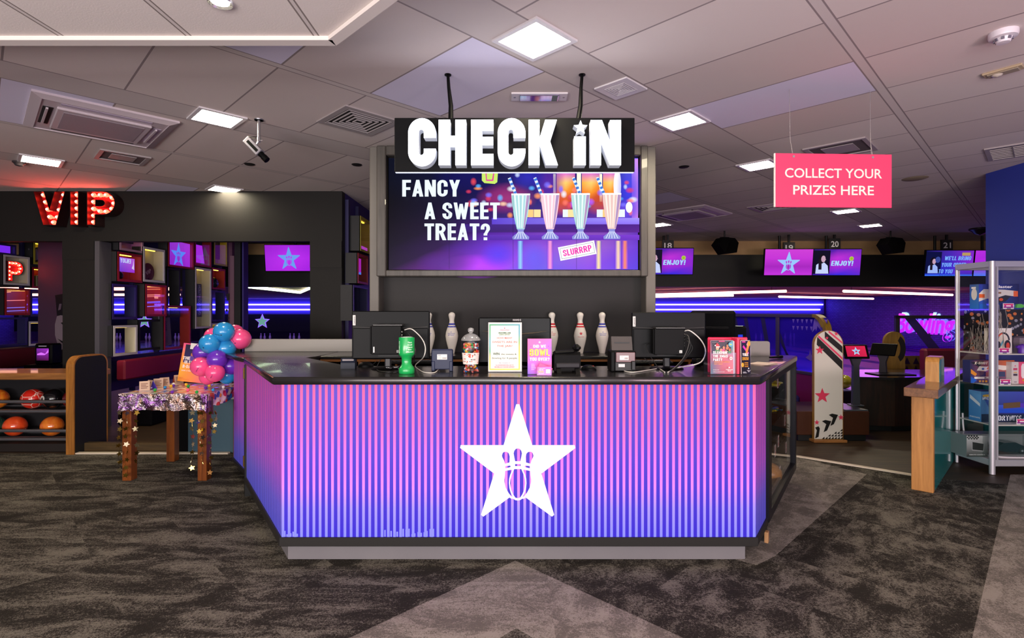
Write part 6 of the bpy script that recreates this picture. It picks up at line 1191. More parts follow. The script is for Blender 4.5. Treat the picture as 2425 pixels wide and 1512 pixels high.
def cbox(x0, x1, y0, y1, z0, h, col, lab, art=None, side=None, cat='toy box', name='toy_box', rz=0):
    o = thing(name, lab, cat, (x0, y0, z0+.0005), rz); b = MB(); b.box(0, x1-x0, 0, y1-y0, 0, h, .002); mk('carton', b, P('carton_'+col.strip('#'), col, .45), o)
    if art: q = Pic(); art(q, x1-x0, h); q.build('front_print', PRINT, o, T(0, -.0008, 0))
    if side: q = Pic(); side(q, y1-y0, h); q.build('side_print', PRINT, o, T(-.0008, y1-y0, 0, -PI/2))
    return o
cx = lambda px, Y=5.06: at(px, 0, Y).x
def art_blaster(q, w, h):
    q.rect(0, 0, w, h, ['#2a5ac0', '#1a1c5a', '#15164a', '#2a3aa0']); q.poly([(0, h*.30), (w*.2, h*.42), (w*.5, h*.42), (w*.66, h*.55), (w*.95, h*.50), (w*.95, h*.72), (w*.62, h*.78), (w*.12, h*.80), (0, h*.62)], '#d8d2cc'); q.poly([(w*.38, h*.42), (w*.5, h*.24), (w*.66, h*.3), (w*.8, h*.52), (w*.66, h*.56)], '#22242c'); q.rect(w*.86, h*.5, w*.97, h*.72, '#e0622a').rect(0, h*.45, w*.14, h*.6, '#e0622a').ell(w*.55, h*.38, w*.05, h*.06, '#d8501c').text('Blaster', w*.62, h*.90, h*.11, '#f0eef4', w*.42, .05).rect(w*.3, h*.62, w*.55, h*.68, '#8a5a3a').rect(0, 0, w*.3, h*.2, '#1a60c0')
def art_blaster_side(q, w, h): q.rect(0, 0, w, h, ['#1a6ac0', '#2a7ad0', '#4a6aa0', '#3a5a9a']); q.ell(w*.5, h*.6, w*.32, h*.24, '#d8d4cc'); q.rect(w*.2, h*.82, w*.7, h*.9, '#e8e4e0')
z = SH[0]; cbox(cx(2318), cx(2413), 5.06, 5.16, z, .235, '#1f2f8a', 'blue box with a white and orange toy blaster on the glass top shelf', art_blaster, art_blaster_side)
o = thing('foam_blaster', 'small green and blue toy blaster in a pack in front of the blaster box', 'toy', (cx(2376), 5.0, z+.001)); b = MB(); b.box(0, .12, 0, .012, 0, .045, .003); mk('pack', b, P('pack_blue', '#2a3a9a', .4), o); b = MB(); b.prism([(.05, .01), (.10, .01), (.135, .022), (.10, .045), (.06, .045)], -.02, 0, 'xz'); mk('body', b, P('lime_plastic', '#5ab84a', .35), o); b = MB(); b.box(.132, .15, -.016, -.004, .016, .028); mk('muzzle', b, P('orange_plastic', '#e8602a', .4), o)
def price(px, z, lab, Y=4.985):
    o = thing('price_tag', lab, 'price tag', (cx(px, Y), Y, z+.001)); q = Pic(); q.rect(-.05, 0, .05, .052, '#ece4e4'); q.rect(-.045, .010, .045, .048, ['#7a1a9a', '#7a1a9a', '#e8386a', '#e8386a']); q.rect(-.022, .022, .022, .034, '#fbe8ee').ell(-.046, .029, .006, .008, '#ece4e4').ell(.046, .029, .006, .008, '#ece4e4'); b = MB(); b.box(-.05, .05, 0, .0015, 0, .052); b.box(-.05, .05, 0, .02, 0, .0015); mk('card', b, P('tag_white', '#ece4e4', .5), o); q.build('print', PRINT, o, T(0, -.0008, 0))
    b = MB(); b.box(-.015, .02, -.006, -.001, -.0, .010, .001); mk('clip', b, P('clip_grey', '#8a8690', .4), o)
price(2388, SH[0], 'pink price tag on the glass top shelf of the prize cabinet', 4.985)
# cloth with a halloween print hung behind the second shelf; cobweb
def cloth2():
    k = N('halloween_cloth'); v = k.n('ShaderNodeTexVoronoi', feature='F1'); k.l(k.obj(), v.inputs[0]); v.inputs['Scale'].default_value = 22; v.inputs['Randomness'].default_value = .8
    x, y, z = k.sep(v.outputs['Color']); c = k.ramp(x, [(0, '#c86a2a'), (.3, '#8a8a9a'), (.5, '#b88a78'), (.7, '#d8802a'), (.85, '#9a9aa8')], 'CONSTANT'); k.set(k.mix(k.ma('LESS_THAN', v.outputs['Distance'], k.ma('ADD', .22, k.ma('MULTIPLY', y, .2))), '#0c080c', c), .8); return k.m
b = MB(); vs = [(4.47+.74*u, 5.30+.015*math.sin(u*15+v), 1.525-.40*v) for v in [j/8 for j in range(9)] for u in [i/24 for i in range(25)]]; b.add(vs, [(j*25+i, j*25+i+1, (j+1)*25+i+1, (j+1)*25+i) for j in range(8) for i in range(24)], True); HC = cloth2(); tag(mk('printed_cloth', b, HC, ang=180), 'black cloth printed with orange and white halloween shapes at the back of the second shelf', 'cloth')
r = random.Random(9); b = MB()
for i in range(70):
    x = r.uniform(4.46, 4.62); y = r.uniform(5.02, 5.26); z = SH[1]+.001; hh = r.uniform(.05, .32)*(.5+1.0*abs((y-5.14)/.12)); pts = [(x+r.uniform(-.02, .02), y+r.uniform(-.03, .03), z+hh*q) for q in (0, .3, .6, 1)]; b.tube([tuple(p) for p in pts], .003, 4)
tag(mk('fake_cobweb', b, P('cobweb_grey', '#8a8078', .9)), 'grey stringy cobweb decoration on the left of the second shelf', 'cobweb', kind='stuff')
for i in range(7):
    pass
# headset box, buckets
def art_head(q, w, h):
    q.rect(0, 0, w, h, ['#b89868', '#e8e0d8', '#efe8e2', '#f4efe8']); n = 16; ox, oz = w*.58, h*.52
    q.poly([(ox+w*.32*math.cos(PI*i/n), oz+h*.32*math.sin(PI*i/n)) for i in range(n+1)]+[(ox+w*.24*math.cos(PI*i/n), oz+h*.25*math.sin(PI*i/n)) for i in range(n, -1, -1)], '#2a2428'); q.poly([(ox+w*.30*math.cos(PI*i/n), oz+h*.30*math.sin(PI*i/n)) for i in range(9, 14)]+[(ox+w*.24*math.cos(PI*i/n), oz+h*.25*math.sin(PI*i/n)) for i in range(13, 8, -1)], '#d8502a')
    q.ell(ox+w*.2, h*.33, w*.16, h*.2, '#2a2428').ell(ox+w*.22, h*.30, w*.09, h*.13, '#d8442a').poly([(ox-w*.2, h*.3), (ox, h*.56), (ox+w*.02, h*.5), (ox-w*.1, h*.28)], '#5a9ab0').ell(ox-w*.24, h*.34, w*.1, h*.14, '#2a2428').text('HiC', w*.14, h*.92, h*.07, '#d8402a', w*.18, .02)
    for i in range(3): q.rect(w*.1, h*(.3+.08*i), w*.14, h*(.33+.08*i), '#5a5450')
cbox(cx(2348, 5.02), cx(2396, 5.02), 5.02, 5.10, SH[1], .235, '#e8e0d4', 'white box picturing an orange and black headset on the second shelf', art_head, cat='headset box', name='headset_box')
price(2378, SH[1], 'pink price tag in front of the headset box')
o = thing('toy_bucket', 'grey faceted toy bucket on the second shelf at the photo edge', 'toy', (cx(2420, 5.1), 5.12, SH[1]+.001)); b = MB(); b.lathe([(.0001, 0), (.05, 0), (.065, .10), (.06, .14), (.03, .155), (.0001, .155)], 8, sm=False); mk('shell', b, P('mauve_grey_plastic', '#6a5a66', .4), o); b = MB(); b.prism(star_pts(.03, .5), -.066, -.06, 'xz', M=T(0, 0, .11)); mk('badge', b, P('cream_badge', '#d8c8b8', .5), o)
o = thing('purple_toy', 'bright purple plastic toy in front of the grey bucket', 'toy', (cx(2421, 5.02), 5.02, SH[1]+.001)); b = MB(); b.lathe([(.0001, 0), (.034, 0), (.036, .05), (.028, .075), (.0001, .09)], 16); b.prism([(-.06, .05), (-.02, .045), (-.02, .07), (-.05, .072)], -.01, .01, 'xz'); mk('shell', b, P('violet_plastic', '#5a1ea8', .35), o)
# third shelf
def art_xshot(q, w, h):
    q.rect(0, 0, w, h, ['#1c2a6a', '#2a2e7a', '#e0702a', '#1a1c4a']); q.poly([(0, h*.9), (w*.3, h*.98), (w*.2, h*.7)], '#101020'); q.text('X-SHOT', w*.24, h*.88, h*.11, '#f0e4d0', w*.3, .05, shear=.2)
    q.poly([(w*.14, h*.55), (w*.34, h*.52), (w*.5, h*.66), (w*.74, h*.56), (w*.95, h*.60), (w*.92, h*.74), (w*.6, h*.80), (w*.36, h*.72), (w*.2, h*.74)], '#e8e0d8'); q.poly([(w*.36, h*.6), (w*.52, h*.56), (w*.62, h*.76), (w*.4, h*.74)], '#e07a2a').ell(w*.28, h*.62, w*.03, h*.05, '#3a5ab0').ell(w*.86, h*.64, w*.03, h*.05, '#3a5ab0')
    q.rect(w*.2, h*.28, w*.34, h*.50, '#2a1c5a').rect(w*.64, h*.28, w*.78, h*.50, '#2a3a6a').rect(w*.08, h*.18, w*.5, h*.27, '#e8e0dc').text('Max', w*.36, h*.225, h*.07, '#2a2a40', w*.1, .03); q.poly([(0, h*.3), (w*.14, h*.12), (w*.06, 0), (0, 0)], '#1a5ac0').poly([(0, h*.62), (w*.14, h*.4), (w*.10, h*.3), (0, h*.42)], '#d88a2a')
    for i in range(3): q.rect(w*(.18+.07*i), h*.03, w*(.23+.07*i), h*.12, '#e0a030')
    q.ell(w*.92, h*.32, w*.05, h*.1, '#c88a70')
cbox(cx(2296, 5.13), cx(2400, 5.13), 5.12, 5.21, SH[2], .215, '#1c2458', 'navy and orange foam blaster box on the third shelf', art_xshot); price(2381, SH[2], 'pink price tag in front of the navy and orange blaster box')
def art_phone(q, w, h): q.rect(0, 0, w, h, ['#e8506a', '#e8486e', '#f05a84', '#e84a78']); q.poly([(w*.3, h*.25), (w*1.0, h*.25), (w*1.0, h*.92), (w*.3, h*.92), (w*.2, h*.8), (w*.2, h*.35)], '#f4e8ea'); q.rect(w*.55, h*.7, w, h*.74, '#e8508a').star(w*.75, h*.55, h*.05, '#e8508a').rect(w*.3, h*.12, w, h*.2, '#e8a030')
def art_wht(q, w, h): q.rect(0, 0, w, h, '#d8d0cc').star(w*.5, h*.82, h*.05, '#e85a7a').rect(w*.2, h*.62, w*.8, h*.72, '#c84a6a').rect(w*.25, h*.5, w*.75, h*.54, '#d8a040').rect(w*.2, h*.36, w*.8, h*.46, '#4a3a50').rect(w*.3, h*.06, w*.7, h*.1, '#8a8088')
cbox(cx(2396, 5.06), cx(2412, 5.06), 5.06, 5.12, SH[2], .205, '#d8d0cc', 'slim pale box left of the pink box on the third shelf', art_wht); cbox(cx(2412.5, 5.06), cx(2440, 5.06), 5.06, 5.13, SH[2], .205, '#e8486e', 'pink box with a white rounded panel on the third shelf', art_phone)
# fourth shelf and base
def art_big(q, w, h):
    q.rect(0, 0, w, h, ['#16184a', '#161a50', '#4a3ac0', '#3a58b0']); q.rect(0, 0, w, h*.26, '#131640'); q.poly([(0, h*.26), (w*.14, h*.26), (w*.03, h*.78), (w*.1, h), (0, h)], '#4a7ab0'); q.rect(w*.14, h*.42, w, h*.56, ['#2a50d0', '#2a30c0', '#4a2ad0', '#3a60e0']); q.poly([(w*.28, h*.44), (w*.5, h*.48), (w*.5, h*.66), (w*.28, h*.62)], '#6a4a2a').rect(w*.5, h*.48, w, h*.62, '#5a2ac0').rect(w*.1, h*.3, w*.8, h*.42, '#1a4ad0').poly([(w*.64, h*.7), (w*.8, h*.68), (w*.8, h*.76), (w*.74, h*.78), (w*.72, h*.94), (w*.62, h*.92)], '#f0582a')
    q.ell(w*.08, h*.86, w*.07, h*.05, '#c8a030').text('NERF', w*.09, h*.78, h*.10, '#d8e0ec', w*.16, .05).text('FORTNITE', w*.34, h*.13, h*.17, '#dfe6f0', w*.34, .05).text('RL', w*.56, h*.11, h*.09, '#5a9ad0', w*.05, .03)
def side_big(q, w, h): q.rect(0, 0, w, h, ['#3a7ac0', '#4a8acc', '#6aa0d8', '#5a90cc']); q.poly([(w*.1, h*.72), (w*.9, h*.5), (w*.9, h*.6), (w*.1, h*.85)], '#e8ecf4').text('FORTNITE', w*.5, h*.12, h*.05, '#e8f0f8', w*.8, .02)
cbox(cx(2324, 5.1), 5.2, 5.10, 5.24, SH[3], .29, '#1c2a7a', 'big blue foam blaster box on the fourth shelf', art_big, side_big); price(2420, SH[3], 'pink price tag in front of the big blue blaster box')
o = thing('toy_car_box', 'silver chequered window box with a dark toy car at the cabinet bottom', 'toy box', (cx(2289, 5.06), 5.06, .1355), 0); W = .72; b = MB(); b.box(0, W, 0, .20, 0, .02); b.box(0, W, .19, .20, .02, .20); b.box(0, .012, 0, .19, .02, .20); b.box(W-.012, W, 0, .19, .02, .20); b.box(0.012, W-.012, .06, .19, .192, .20); mk('carton', b, P('silver_card', '#8a9090', .3, .4), o)
b = MB(); b.box(.20, W-.02, .0, .003, .02, .196); mk('window', b, GLASS, o); b = MB(); b.box(.012, .2, 0, .004, .02, .2); mk('front_flap', b, P('silver_card', '#8a9090', .3, .4), o); q = Pic()
q.rect(.0, .0, .2, .2, ['#1a2622', '#2a3a34', '#9aa09e', '#a8aeac']); q.poly([(.05, .06), (.16, .05), (.165, .13), (.05, .15)], '#8a908e'); q.poly([(.055, .068), (.155, .058), (.16, .122), (.055, .14)], '#1a201e'); q.text('REMOTE CONTROL', .1, .02, .012, '#a8b0ac', .15, .02)
for i in range(9):
    for j in range(3):
        if (i+j) % 2: q.rect(.002+i*.012, .165+j*.012, .014+i*.012, .177+j*.012, '#101412')
q.build('front_print', PRINT, o, T(0, -.0008, 0))
o = thing('toy_car', 'dark low toy sports car inside the chequered window box', 'toy car', (cx(2289, 5.06)+.24, 5.10, .156)); b = MB(); b.prism([(0, .015), (.40, .015), (.40, .05), (.34, .07), (.26, .105), (.15, .10), (.08, .06), (0, .045)], 0, .09, 'xz'); mk('body', b, P('car_black', '#16121a', .15, coat=.6), o)
for x in (.07, .32): b = MB(); b.cyl((x, -.004, .026), (x, .094, .026), .026, n=18); mk('wheel', b, P('tyre', '#0c0c0c', .6), o); b = MB(); b.cyl((x, -.006, .026), (x, -.003, .026), .010, n=12); mk('hub', b, CHROME, o)
cable([(4.47, 5.32, .50), (4.462, 5.30, .35), (4.465, 5.26, .19), (4.50, 5.14, .145), (4.56, 5.06, .142), (4.62, 5.02, .142), (4.9, 5.01, .142), (5.05, 5.01, .15), (5.12, 5.03, .20)], .008, WHITEPL, 'white cable coiled along the bottom of the prize cabinet')

# ---------------------------------------------------------------- seating beyond the walkway
p0 = at(1962, 1048, 6.19); t = thing('bench_end_panel', 'white round-topped panel with pink stars and black stripes at the end of the bench', 'panel', (p0.x, 6.19, 0)); w, h = .166, 1.29
pr = [(-w, .03), (w, .03)]+[(w*math.cos(PI*i/16), h-w+w*math.sin(PI*i/16)) for i in range(17)]; b = MB(); b.prism(pr, 0, .036); mk('board', b, P('white_board', '#d9d2c6', .35), t); b = MB(); b.wall([(x*1.02, z*1.002) for x, z in pr], -.002, .038, .006); mk('oak_edge', b, wood('gold_oak', '#7a5420', '#a87a34', .4, 2), t); b = MB(); b.box(-w-.02, w+.03, -.04, .08, 0, .03, .004); mk('base', b, OAKH, t)
q = Pic(); kk = 6.19/F
def sb(x, y): return ((x-1962)*kk, H-(y-CY)*kk)
def clipdisc(pts):
    out = []
    for x, z in pts:
        z = min(z, h-.002); x = max(-w+.006, min(w-.006, x))
        if z > h-w:
            rr = math.hypot(x, z-(h-w))
            if rr > w-.006: x, z = x*(w-.006)/rr, h-w+(z-(h-w))*(w-.006)/rr
        out.append((x, z))
    return out
def band(a, bb, t0, c):
    (x0, y0), (x1, y1) = a, bb; n = 24; up_ = [(x0+(x1-x0)*i/n, y0+(y1-y0)*i/n) for i in range(n+1)]
    q.poly(clipdisc([sb(x, y) for x, y in up_]+[sb(x, y+t0) for x, y in up_[::-1]]), c)
band((1934, 797), (1997, 858), 20, '#1c1816'); band((1937, 793), (1997, 849), 6, '#e8486a'); band((1953, 785), (1997, 823), 16, '#1c1816'); band((1962, 783), (1997, 812), 5, '#e8486a')
q.star(*sb(1941, 830), .052, '#e03a5c').star(*sb(1947, 938), .092, '#e03a5c').star(*sb(1958, 801), .022, '#e03a5c').star(*sb(1980, 791), .026, '#e03a5c').star(*sb(1991, 989), .036, '#e03a5c').star(*sb(1934, 1001), .032, '#e03a5c')
for i in range(3): x0, y0 = (1930+i*16, 1021-i*15); q.poly([sb(x0, y0-8), sb(x0+8, y0-11), sb(x0+22, y0-8) if i else sb(x0+11, y0-6), sb(x0+12 if i else x0+8, y0+14), sb(x0+4 if i else x0, y0+18), sb(x0+10 if i else x0+4, y0-1)], '#1c1816')
for j in range(5):
    for i in range(9):
        x0, y0 = 1931+i*7.2, 1016+j*6.2
        if y0 > 1042-(i*3.4)-2 and x0 < 1990: q.poly([sb(x0, y0+5.4), sb(x0+6, y0), sb(x0+6, y0+5.4)], '#1c1816')
q.build('print', PRINT, t, T(0, -.0008, 0))
t = thing('lane_bench', 'low brown bench base behind the white round-topped panel', 'bench', (3.3, 6.24, 0)); BRW = P('bench_brown', '#4a2410', .4, nz=('#3a1a0c', 5)); b = MB(); b.box(0.02, .86, 0, .7, .07, .345, .006); mk('base', b, BRW, t); b = MB(); b.box(.04, .83, .02, .66, 0, .07); mk('plinth', b, BLACK, t); b = MB(); b.box(0, .44, .7, 2.6, .25, .42, .03); mk('seat', b, P('seat_indigo', '#1c1058', .5), t)
b = MB(); b.box(.60, .86, .02, .6, .345, .36, .004); mk('steel_top', b, STEEL, t)
# glass partition with curved end
def glow_glass(name):
    k = N(name); a = k.n('ShaderNodeBsdfTransparent'); a.inputs[0].default_value = (.55, .5, 1, 1); c = k.n('ShaderNodeBsdfTranslucent'); c.inputs[0].default_value = lin('#5a3cff')+(1,); d = k.n('ShaderNodeBsdfDiffuse'); d.inputs[0].default_value = lin('#3a24c8')+(1,)
    m1 = k.n('ShaderNodeMixShader'); m1.inputs[0].default_value = .3; k.l(c.outputs[0], m1.inputs[1]); k.l(d.outputs[0], m1.inputs[2]); m2 = k.n('ShaderNodeMixShader'); m2.inputs[0].default_value = .45; k.l(a.outputs[0], m2.inputs[1]); k.l(m1.outputs[0], m2.inputs[2]); k.l(m2.outputs[0], k.o.inputs[0]); return k.m  # blue-violet lane light and reflections put into the pane's own colour
t = thing('divider_end', 'narrow teal end panel standing behind the far corner of the glass case', 'panel', (2.80, 5.60, 0)); b = MB(); b.box(0, .09, 0, .05, 0, .98, .004); mk('board', b, P('teal_matt', '#147a72', .4), t)
R0 = Vector((4.24, 7.15, 0)); L0 = Vector((3.84, 9.35, 0)); dv = (L0-R0); Lg = dv.length; t = thing('glass_partition', 'glass partition with a purple-lit top rail and a curved wooden end, behind the counter', 'partition', R0, math.atan2(dv.y, dv.x))
zb_, zt_ = .66, 1.475
b = MB(); b.box(.25, Lg, -.03, .03, zt_-.05, zt_, .004); b.box(.0, Lg, -.03, .03, zb_-.04, zb_, .004); b.box(Lg-.05, Lg, -.03, .03, zb_, zt_-.05, .004); b.box(1.0, 1.06, -.03, .03, zb_, zt_-.05, .004); mk('frame', b, P('bronze_frame', '#4a3a58', .4, .2), t)
b = MB(); ar = [(.02+.25-.25*math.sin(PI/2*i/10), zt_-.25+.25*math.cos(PI/2*i/10)) for i in range(11)]+[(.02, zb_)]; ai = [(x+.05 if i > 5 else x+.012*i*.8, z-.045 if i < 8 else z) for i, (x, z) in enumerate(ar)]
for i in range(len(ar)-1): b.prism([ar[i], ar[i+1], ai[i+1], ai[i]], -.05, .05, 'xz')
mk('curved_end', b, wood('gold_rim', '#6a5010', '#9a7a24', .4, 2), t); b = MB(); b.box(.05, 1.0, -.004, .004, zb_, zt_-.05); b.box(1.06, Lg-.05, -.004, .004, zb_, zt_-.05); mk('glass', b, glow_glass('violet_glow_glass'), t); b = MB(); b.box(0, Lg, -.02, .02, .0, zb_-.04); mk('lower_panel', b, P('seat_magenta', '#7a1060', .5), t)
DEC = P('frosted_decal', '#7a5ae0', .6)
b = MB()
for i in range(8):
    x = .72-i*.09; 
    for z in (1.40, 1.30): b.add([(x, .006, z), (x-.05, .006, z), (x-.025, .006, z-.06)], [(0, 1, 2)]); 
b.add([(.28, .006, 1.41), (.17, .006, 1.41), (.12, .006, 1.22), (.22, .006, 1.31), (.32, .006, 1.22)], [(0, 1, 2, 3, 4)]); b.add([(.45, .006, .86), (.38, .006, .9), (.36, .006, .98), (.33, .006, .9), (.25, .006, .86), (.35, .006, .82)], [(0, 1, 2, 3, 4, 5)]); mk('decal', b, DEC, t)
b = MB()
for x in (1.3, 1.75, 2.05): b.add([(x+.15, .006, zt_-.06), (x+.05, .006, zt_-.06), (x-.15, .006, zb_+.02), (x-.05, .006, zb_+.02)], [(0, 1, 2, 3)])
b.add([(.98, .006, 1.2), (.98, .006, 1.05), (.6, .006, zb_+.02), (.72, .006, zb_+.02)], [(0, 1, 2, 3)]); mk('decal_band', b, P('dark_decal', '#241668', .6), t)
# second partition with arch
p0 = at(2122, 750, 8.6); t = thing('glass_partition', 'glass partition with dark frame in front of the neon sign', 'partition', (p0.x, 8.6, 0), -.05); b = MB(); b.box(0, 2.6, 0, .05, 1.40, 1.45); b.box(0, .06, 0, .05, 0, 1.45); b.box(2.54, 2.6, 0, .05, 0, 1.45); mk('frame', b, P('dark_bronze_frame', '#231a28', .4), t); b = MB(); b.box(.06, 2.54, .02, .028, .80, 1.40); mk('glass', b, glass('violet_glass', '#d0b8ff', .06, dark=.92), t)
b = MB(); b.box(.06, 2.54, .01, .045, .35, .80); mk('lower_panel', b, P('tan_panel', '#7a5e36', .5), t); q = Pic()
for j in range(3):
    for i in range(12): x, z = .12+i*.14, .40+j*.135; q.poly([(x, z), (x+.10, z), (x+.05, z+.11)], '#2a1440')
q.build('triangle_print', PRINT, t, T(0, .009, 0)); b = MB()
for x in (.15, .9, 1.3): b.add([(x, .018, 1.40), (x+.16, .018, 1.40), (x+.62, .018, .82), (x+.44, .018, .82)], [(0, 1, 2, 3)])
for x, z in ((.52, 1.12), (.75, .84), (1.02, .86)): b.add([(x+.06*math.sin(PI*i/5)*(1 if i % 2 == 0 else .42), .017, z+.06*math.cos(PI*i/5)*(1 if i % 2 == 0 else .42)) for i in range(10)], [list(range(10))])
mk('decal', b, P('purple_decal', '#3a2078', .6), t)
p0 = at(2116, 787, 7.9); t = thing('arch_panel', 'round-topped yellow wood panel with a black arc beside the dark glass frame', 'panel', (p0.x, 7.9, 0)); pr = [(-.14, 0), (.17, 0)]+[(.015+.155*math.cos(PI*i/14), 1.06+.155*math.sin(PI*i/14)) for i in range(15)]; b = MB(); b.prism(pr, 0, .04); mk('board', b, wood('mustard_wood', '#7a5a18', '#a07a26', .5, 2), t); q = Pic(); n = 14; q.poly([(.05+.13*math.cos(-1.2+2.4*i/n), .96+.2*math.sin(-1.2+2.4*i/n)) for i in range(n+1)]+[(.02+.08*math.cos(-1.0+2.0*i/n), .96+.14*math.sin(-1.0+2.0*i/n)) for i in range(n, -1, -1)], '#14100c'); q.build('arc_print', PRINT, t, T(0, -.001, 0))
# control desk, tablets, ball return
t = thing('lane_desk', 'dark brown angular desk beside the walkway carrying the tablets', 'desk', (4.35, 6.75, 0)); dp = [(.48, .75), (.02, .04), (.42, -.06), (1.6, .12), (1.6, .9), (.55, .9)]; b = MB(); b.prism([(x+.02*(1 if x < .8 else -1), y+.02) for x, y in dp], .07, .655, 'xy'); mk('carcass', b, wood('umber_wood', '#1c0e0a', '#3a1c12', .4, 2), t); b = MB(); b.prism([(.53, .70), (.10, .09), (.44, .02), (1.55, .2), (1.55, .8), (.6, .8)], 0, .07, 'xy'); mk('plinth', b, BLACK, t); b = MB(); b.prism([(x+(-.02 if x < .8 else .02), y-.02) for x, y in dp], .655, .685, 'xy'); mk('top', b, P('dark_top', '#2a1a1c', .2, coat=.4), t)
def tablet(loc, rz, tilt, lab, pole, lit):
    o = thing('score_tablet', lab, 'tablet', loc, rz); Mt = T(0, 0, pole, 0, tilt); b = MB(); b.box(-.155, .155, 0, .02, -.01, .17, .01); mk('case', b, BLKPL, o, M=Mt)
    if lit: q = Pic(); q.rect(-.12, .015, .12, .15, ['#c01a4a', '#d0204a', '#e02a50', '#d0204a']); q.star(0, .082, .055, '#e0e8ff', .45).star(0, .082, .046, '#8ac8f0', .45).rect(-.012, .07, .012, .09, '#c82a5a'); q.build('picture', SCREEN, o, Mt @ T(0, -.001, 0))
    b = MB(); b.prism([(-.045, 0), (.045, 0), (.035, pole-.1), (.075, pole+.02), (-.075, pole+.02), (-.035, pole-.1)], .02, .06); mk('stand', b, P('tablet_stand', '#55525a', .35, .5), o); b = MB(); b.box(-.07, .07, -.02, .1, 0, .012, .003); mk('foot', b, STEEL, o)
p0 = at(2031, 0, 6.52); tablet((p0.x, 6.52, .3605), 0, -.35, 'tablet on a grey stand showing a star on red, above the bench', .585, True); p0 = at(2088, 0, 7.15); tablet((p0.x, 7.15, .6855), -1.0, -.5, 'second tablet turned away on the dark desk', .25, False)
b = MB(); b.box(-.25, .25, -.12, .15, 0, .012, .004); tag(mk('keypad_tray', b, DARKMET, loc=(at(2110, 0, 7.02).x, 7.02, .6855)), 'flat black tray on the dark desk behind the second tablet', 'tray')
p0 = at(1998, 937, 8.5); t = thing('ball_return', 'purple-lit ball return with a tray behind the white panel', 'ball return', (p0.x, 8.5, 0)); b = MB(); b.prism([(-.35, .0), (.3, 0), (.3, .2), (.17, .27), (-.35, .27)], -.2, .5, 'xz'); mk('body', b, P('return_grey', '#3a3348', .3), t); b = MB(); b.box(-.35, .2, -.22, .2, .27, .30, .02); mk('tray', b, P('return_tray', '#8a80c8', .3), t)
b = MB(); b.sph((0, 0, .108), .108, 24, 14); tag(mk('bowling_ball', b, ball_mat('yellow_ball', '#b8b020', '#d8cc3a', 6), loc=(at(2000, 0, 8.45).x, 8.45, .30)), 'yellow-green bowling ball on the purple ball return', 'bowling ball')
t = thing('lounge_bench', 'crimson bench back beyond the divider wall, under the dark glass', 'bench', (at(2192, 0, 8.2).x, 8.2, 0)); b = MB(); b.box(0, 2.0, 0, .15, .45, .94, .03); mk('backrest', b, P('bench_crimson', '#7a1030', .55), t); b = MB(); b.box(0, 2.0, -.38, 0, 0, .45, .03); mk('seat', b, P('bench_dark', '#0f0c12', .6), t)
# neon word on the brick side wall
YN0, YN1 = 22.8, 19.9; t = thing('neon_sign', 'pink neon script word with cool white outline on the purple brick wall', 'neon sign', (16.4, YN0, 0)); g = text_geo('Bowling', .02, .018); xs = [v.x for v in g[0]]; kx = (YN0-YN1)/(max(xs)-min(xs)); kz = 1.12
b = MB(); b.add([(-.058+v.z, -(v.x-min(xs))*kx-.25*v.y, .66+v.y*kz) for v in g[0]], [list(f) for f in g[1]]); mk('script', b, P('neon_pink', '#ff60e0', .4, em=1.6, emc='#ff38e0'), t); b = MB(); b.add([(-.0195+v.z, -(v.x-min(xs))*kx-.25*v.y-.13, .71+v.y*kz) for v in g[0]], [list(f) for f in g[1]]); mk('outline', b, P('neon_cyan', '#c0f0ff', .4, em=1.5, emc='#9ad8ff'), t)
# ---------------------------------------------------------------- ceiling fixtures
def ceiling_light(px, py, a, lab, s=.29, s2=None):
    p = ceil(px, py); t = thing('ceiling_light', lab, 'ceiling light', (p.x, p.y, ZC), a, 'square ceiling lights'); s2 = s2 or s; b = MB(); f = .028
    for x0, x1, y0, y1 in ((-s/2-f, s/2+f, -s2/2-f, -s2/2), (-s/2-f, s/2+f, s2/2, s2/2+f), (-s/2-f, -s/2, -s2/2, s2/2), (s/2, s/2+f, -s2/2, s2/2)): b.box(x0, x1, y0, y1, -.012, 0)
    mk('frame', b, WHITEPL, t); b = MB(); b.box(-s/2, s/2, -s2/2, s2/2, -.009, -.001); mk('diffuser', b, PANELLIGHT, t)
A = PI/4
for px, py, lab in ((1266, 94, 'square ceiling light nearest the camera, above the check-in sign'), (1612, 286, 'square ceiling light right of the check-in sign'), (1797, 391, 'square ceiling light half hidden by the pink prize sign'), (2003, 500, 'square ceiling light below the pink prize sign'), (2062, 534, 'farthest right of the square ceiling lights, above lane twenty'), (1562, 532, 'far square ceiling light beside the screen tower'), (514, 279, 'square ceiling light between the air conditioner and the camera'), (97, 380, 'square ceiling light above the VIP letters'), (531, 448, 'square ceiling light at the top edge of the dark wall, washing it with light')): ceiling_light(px, py, A, lab)
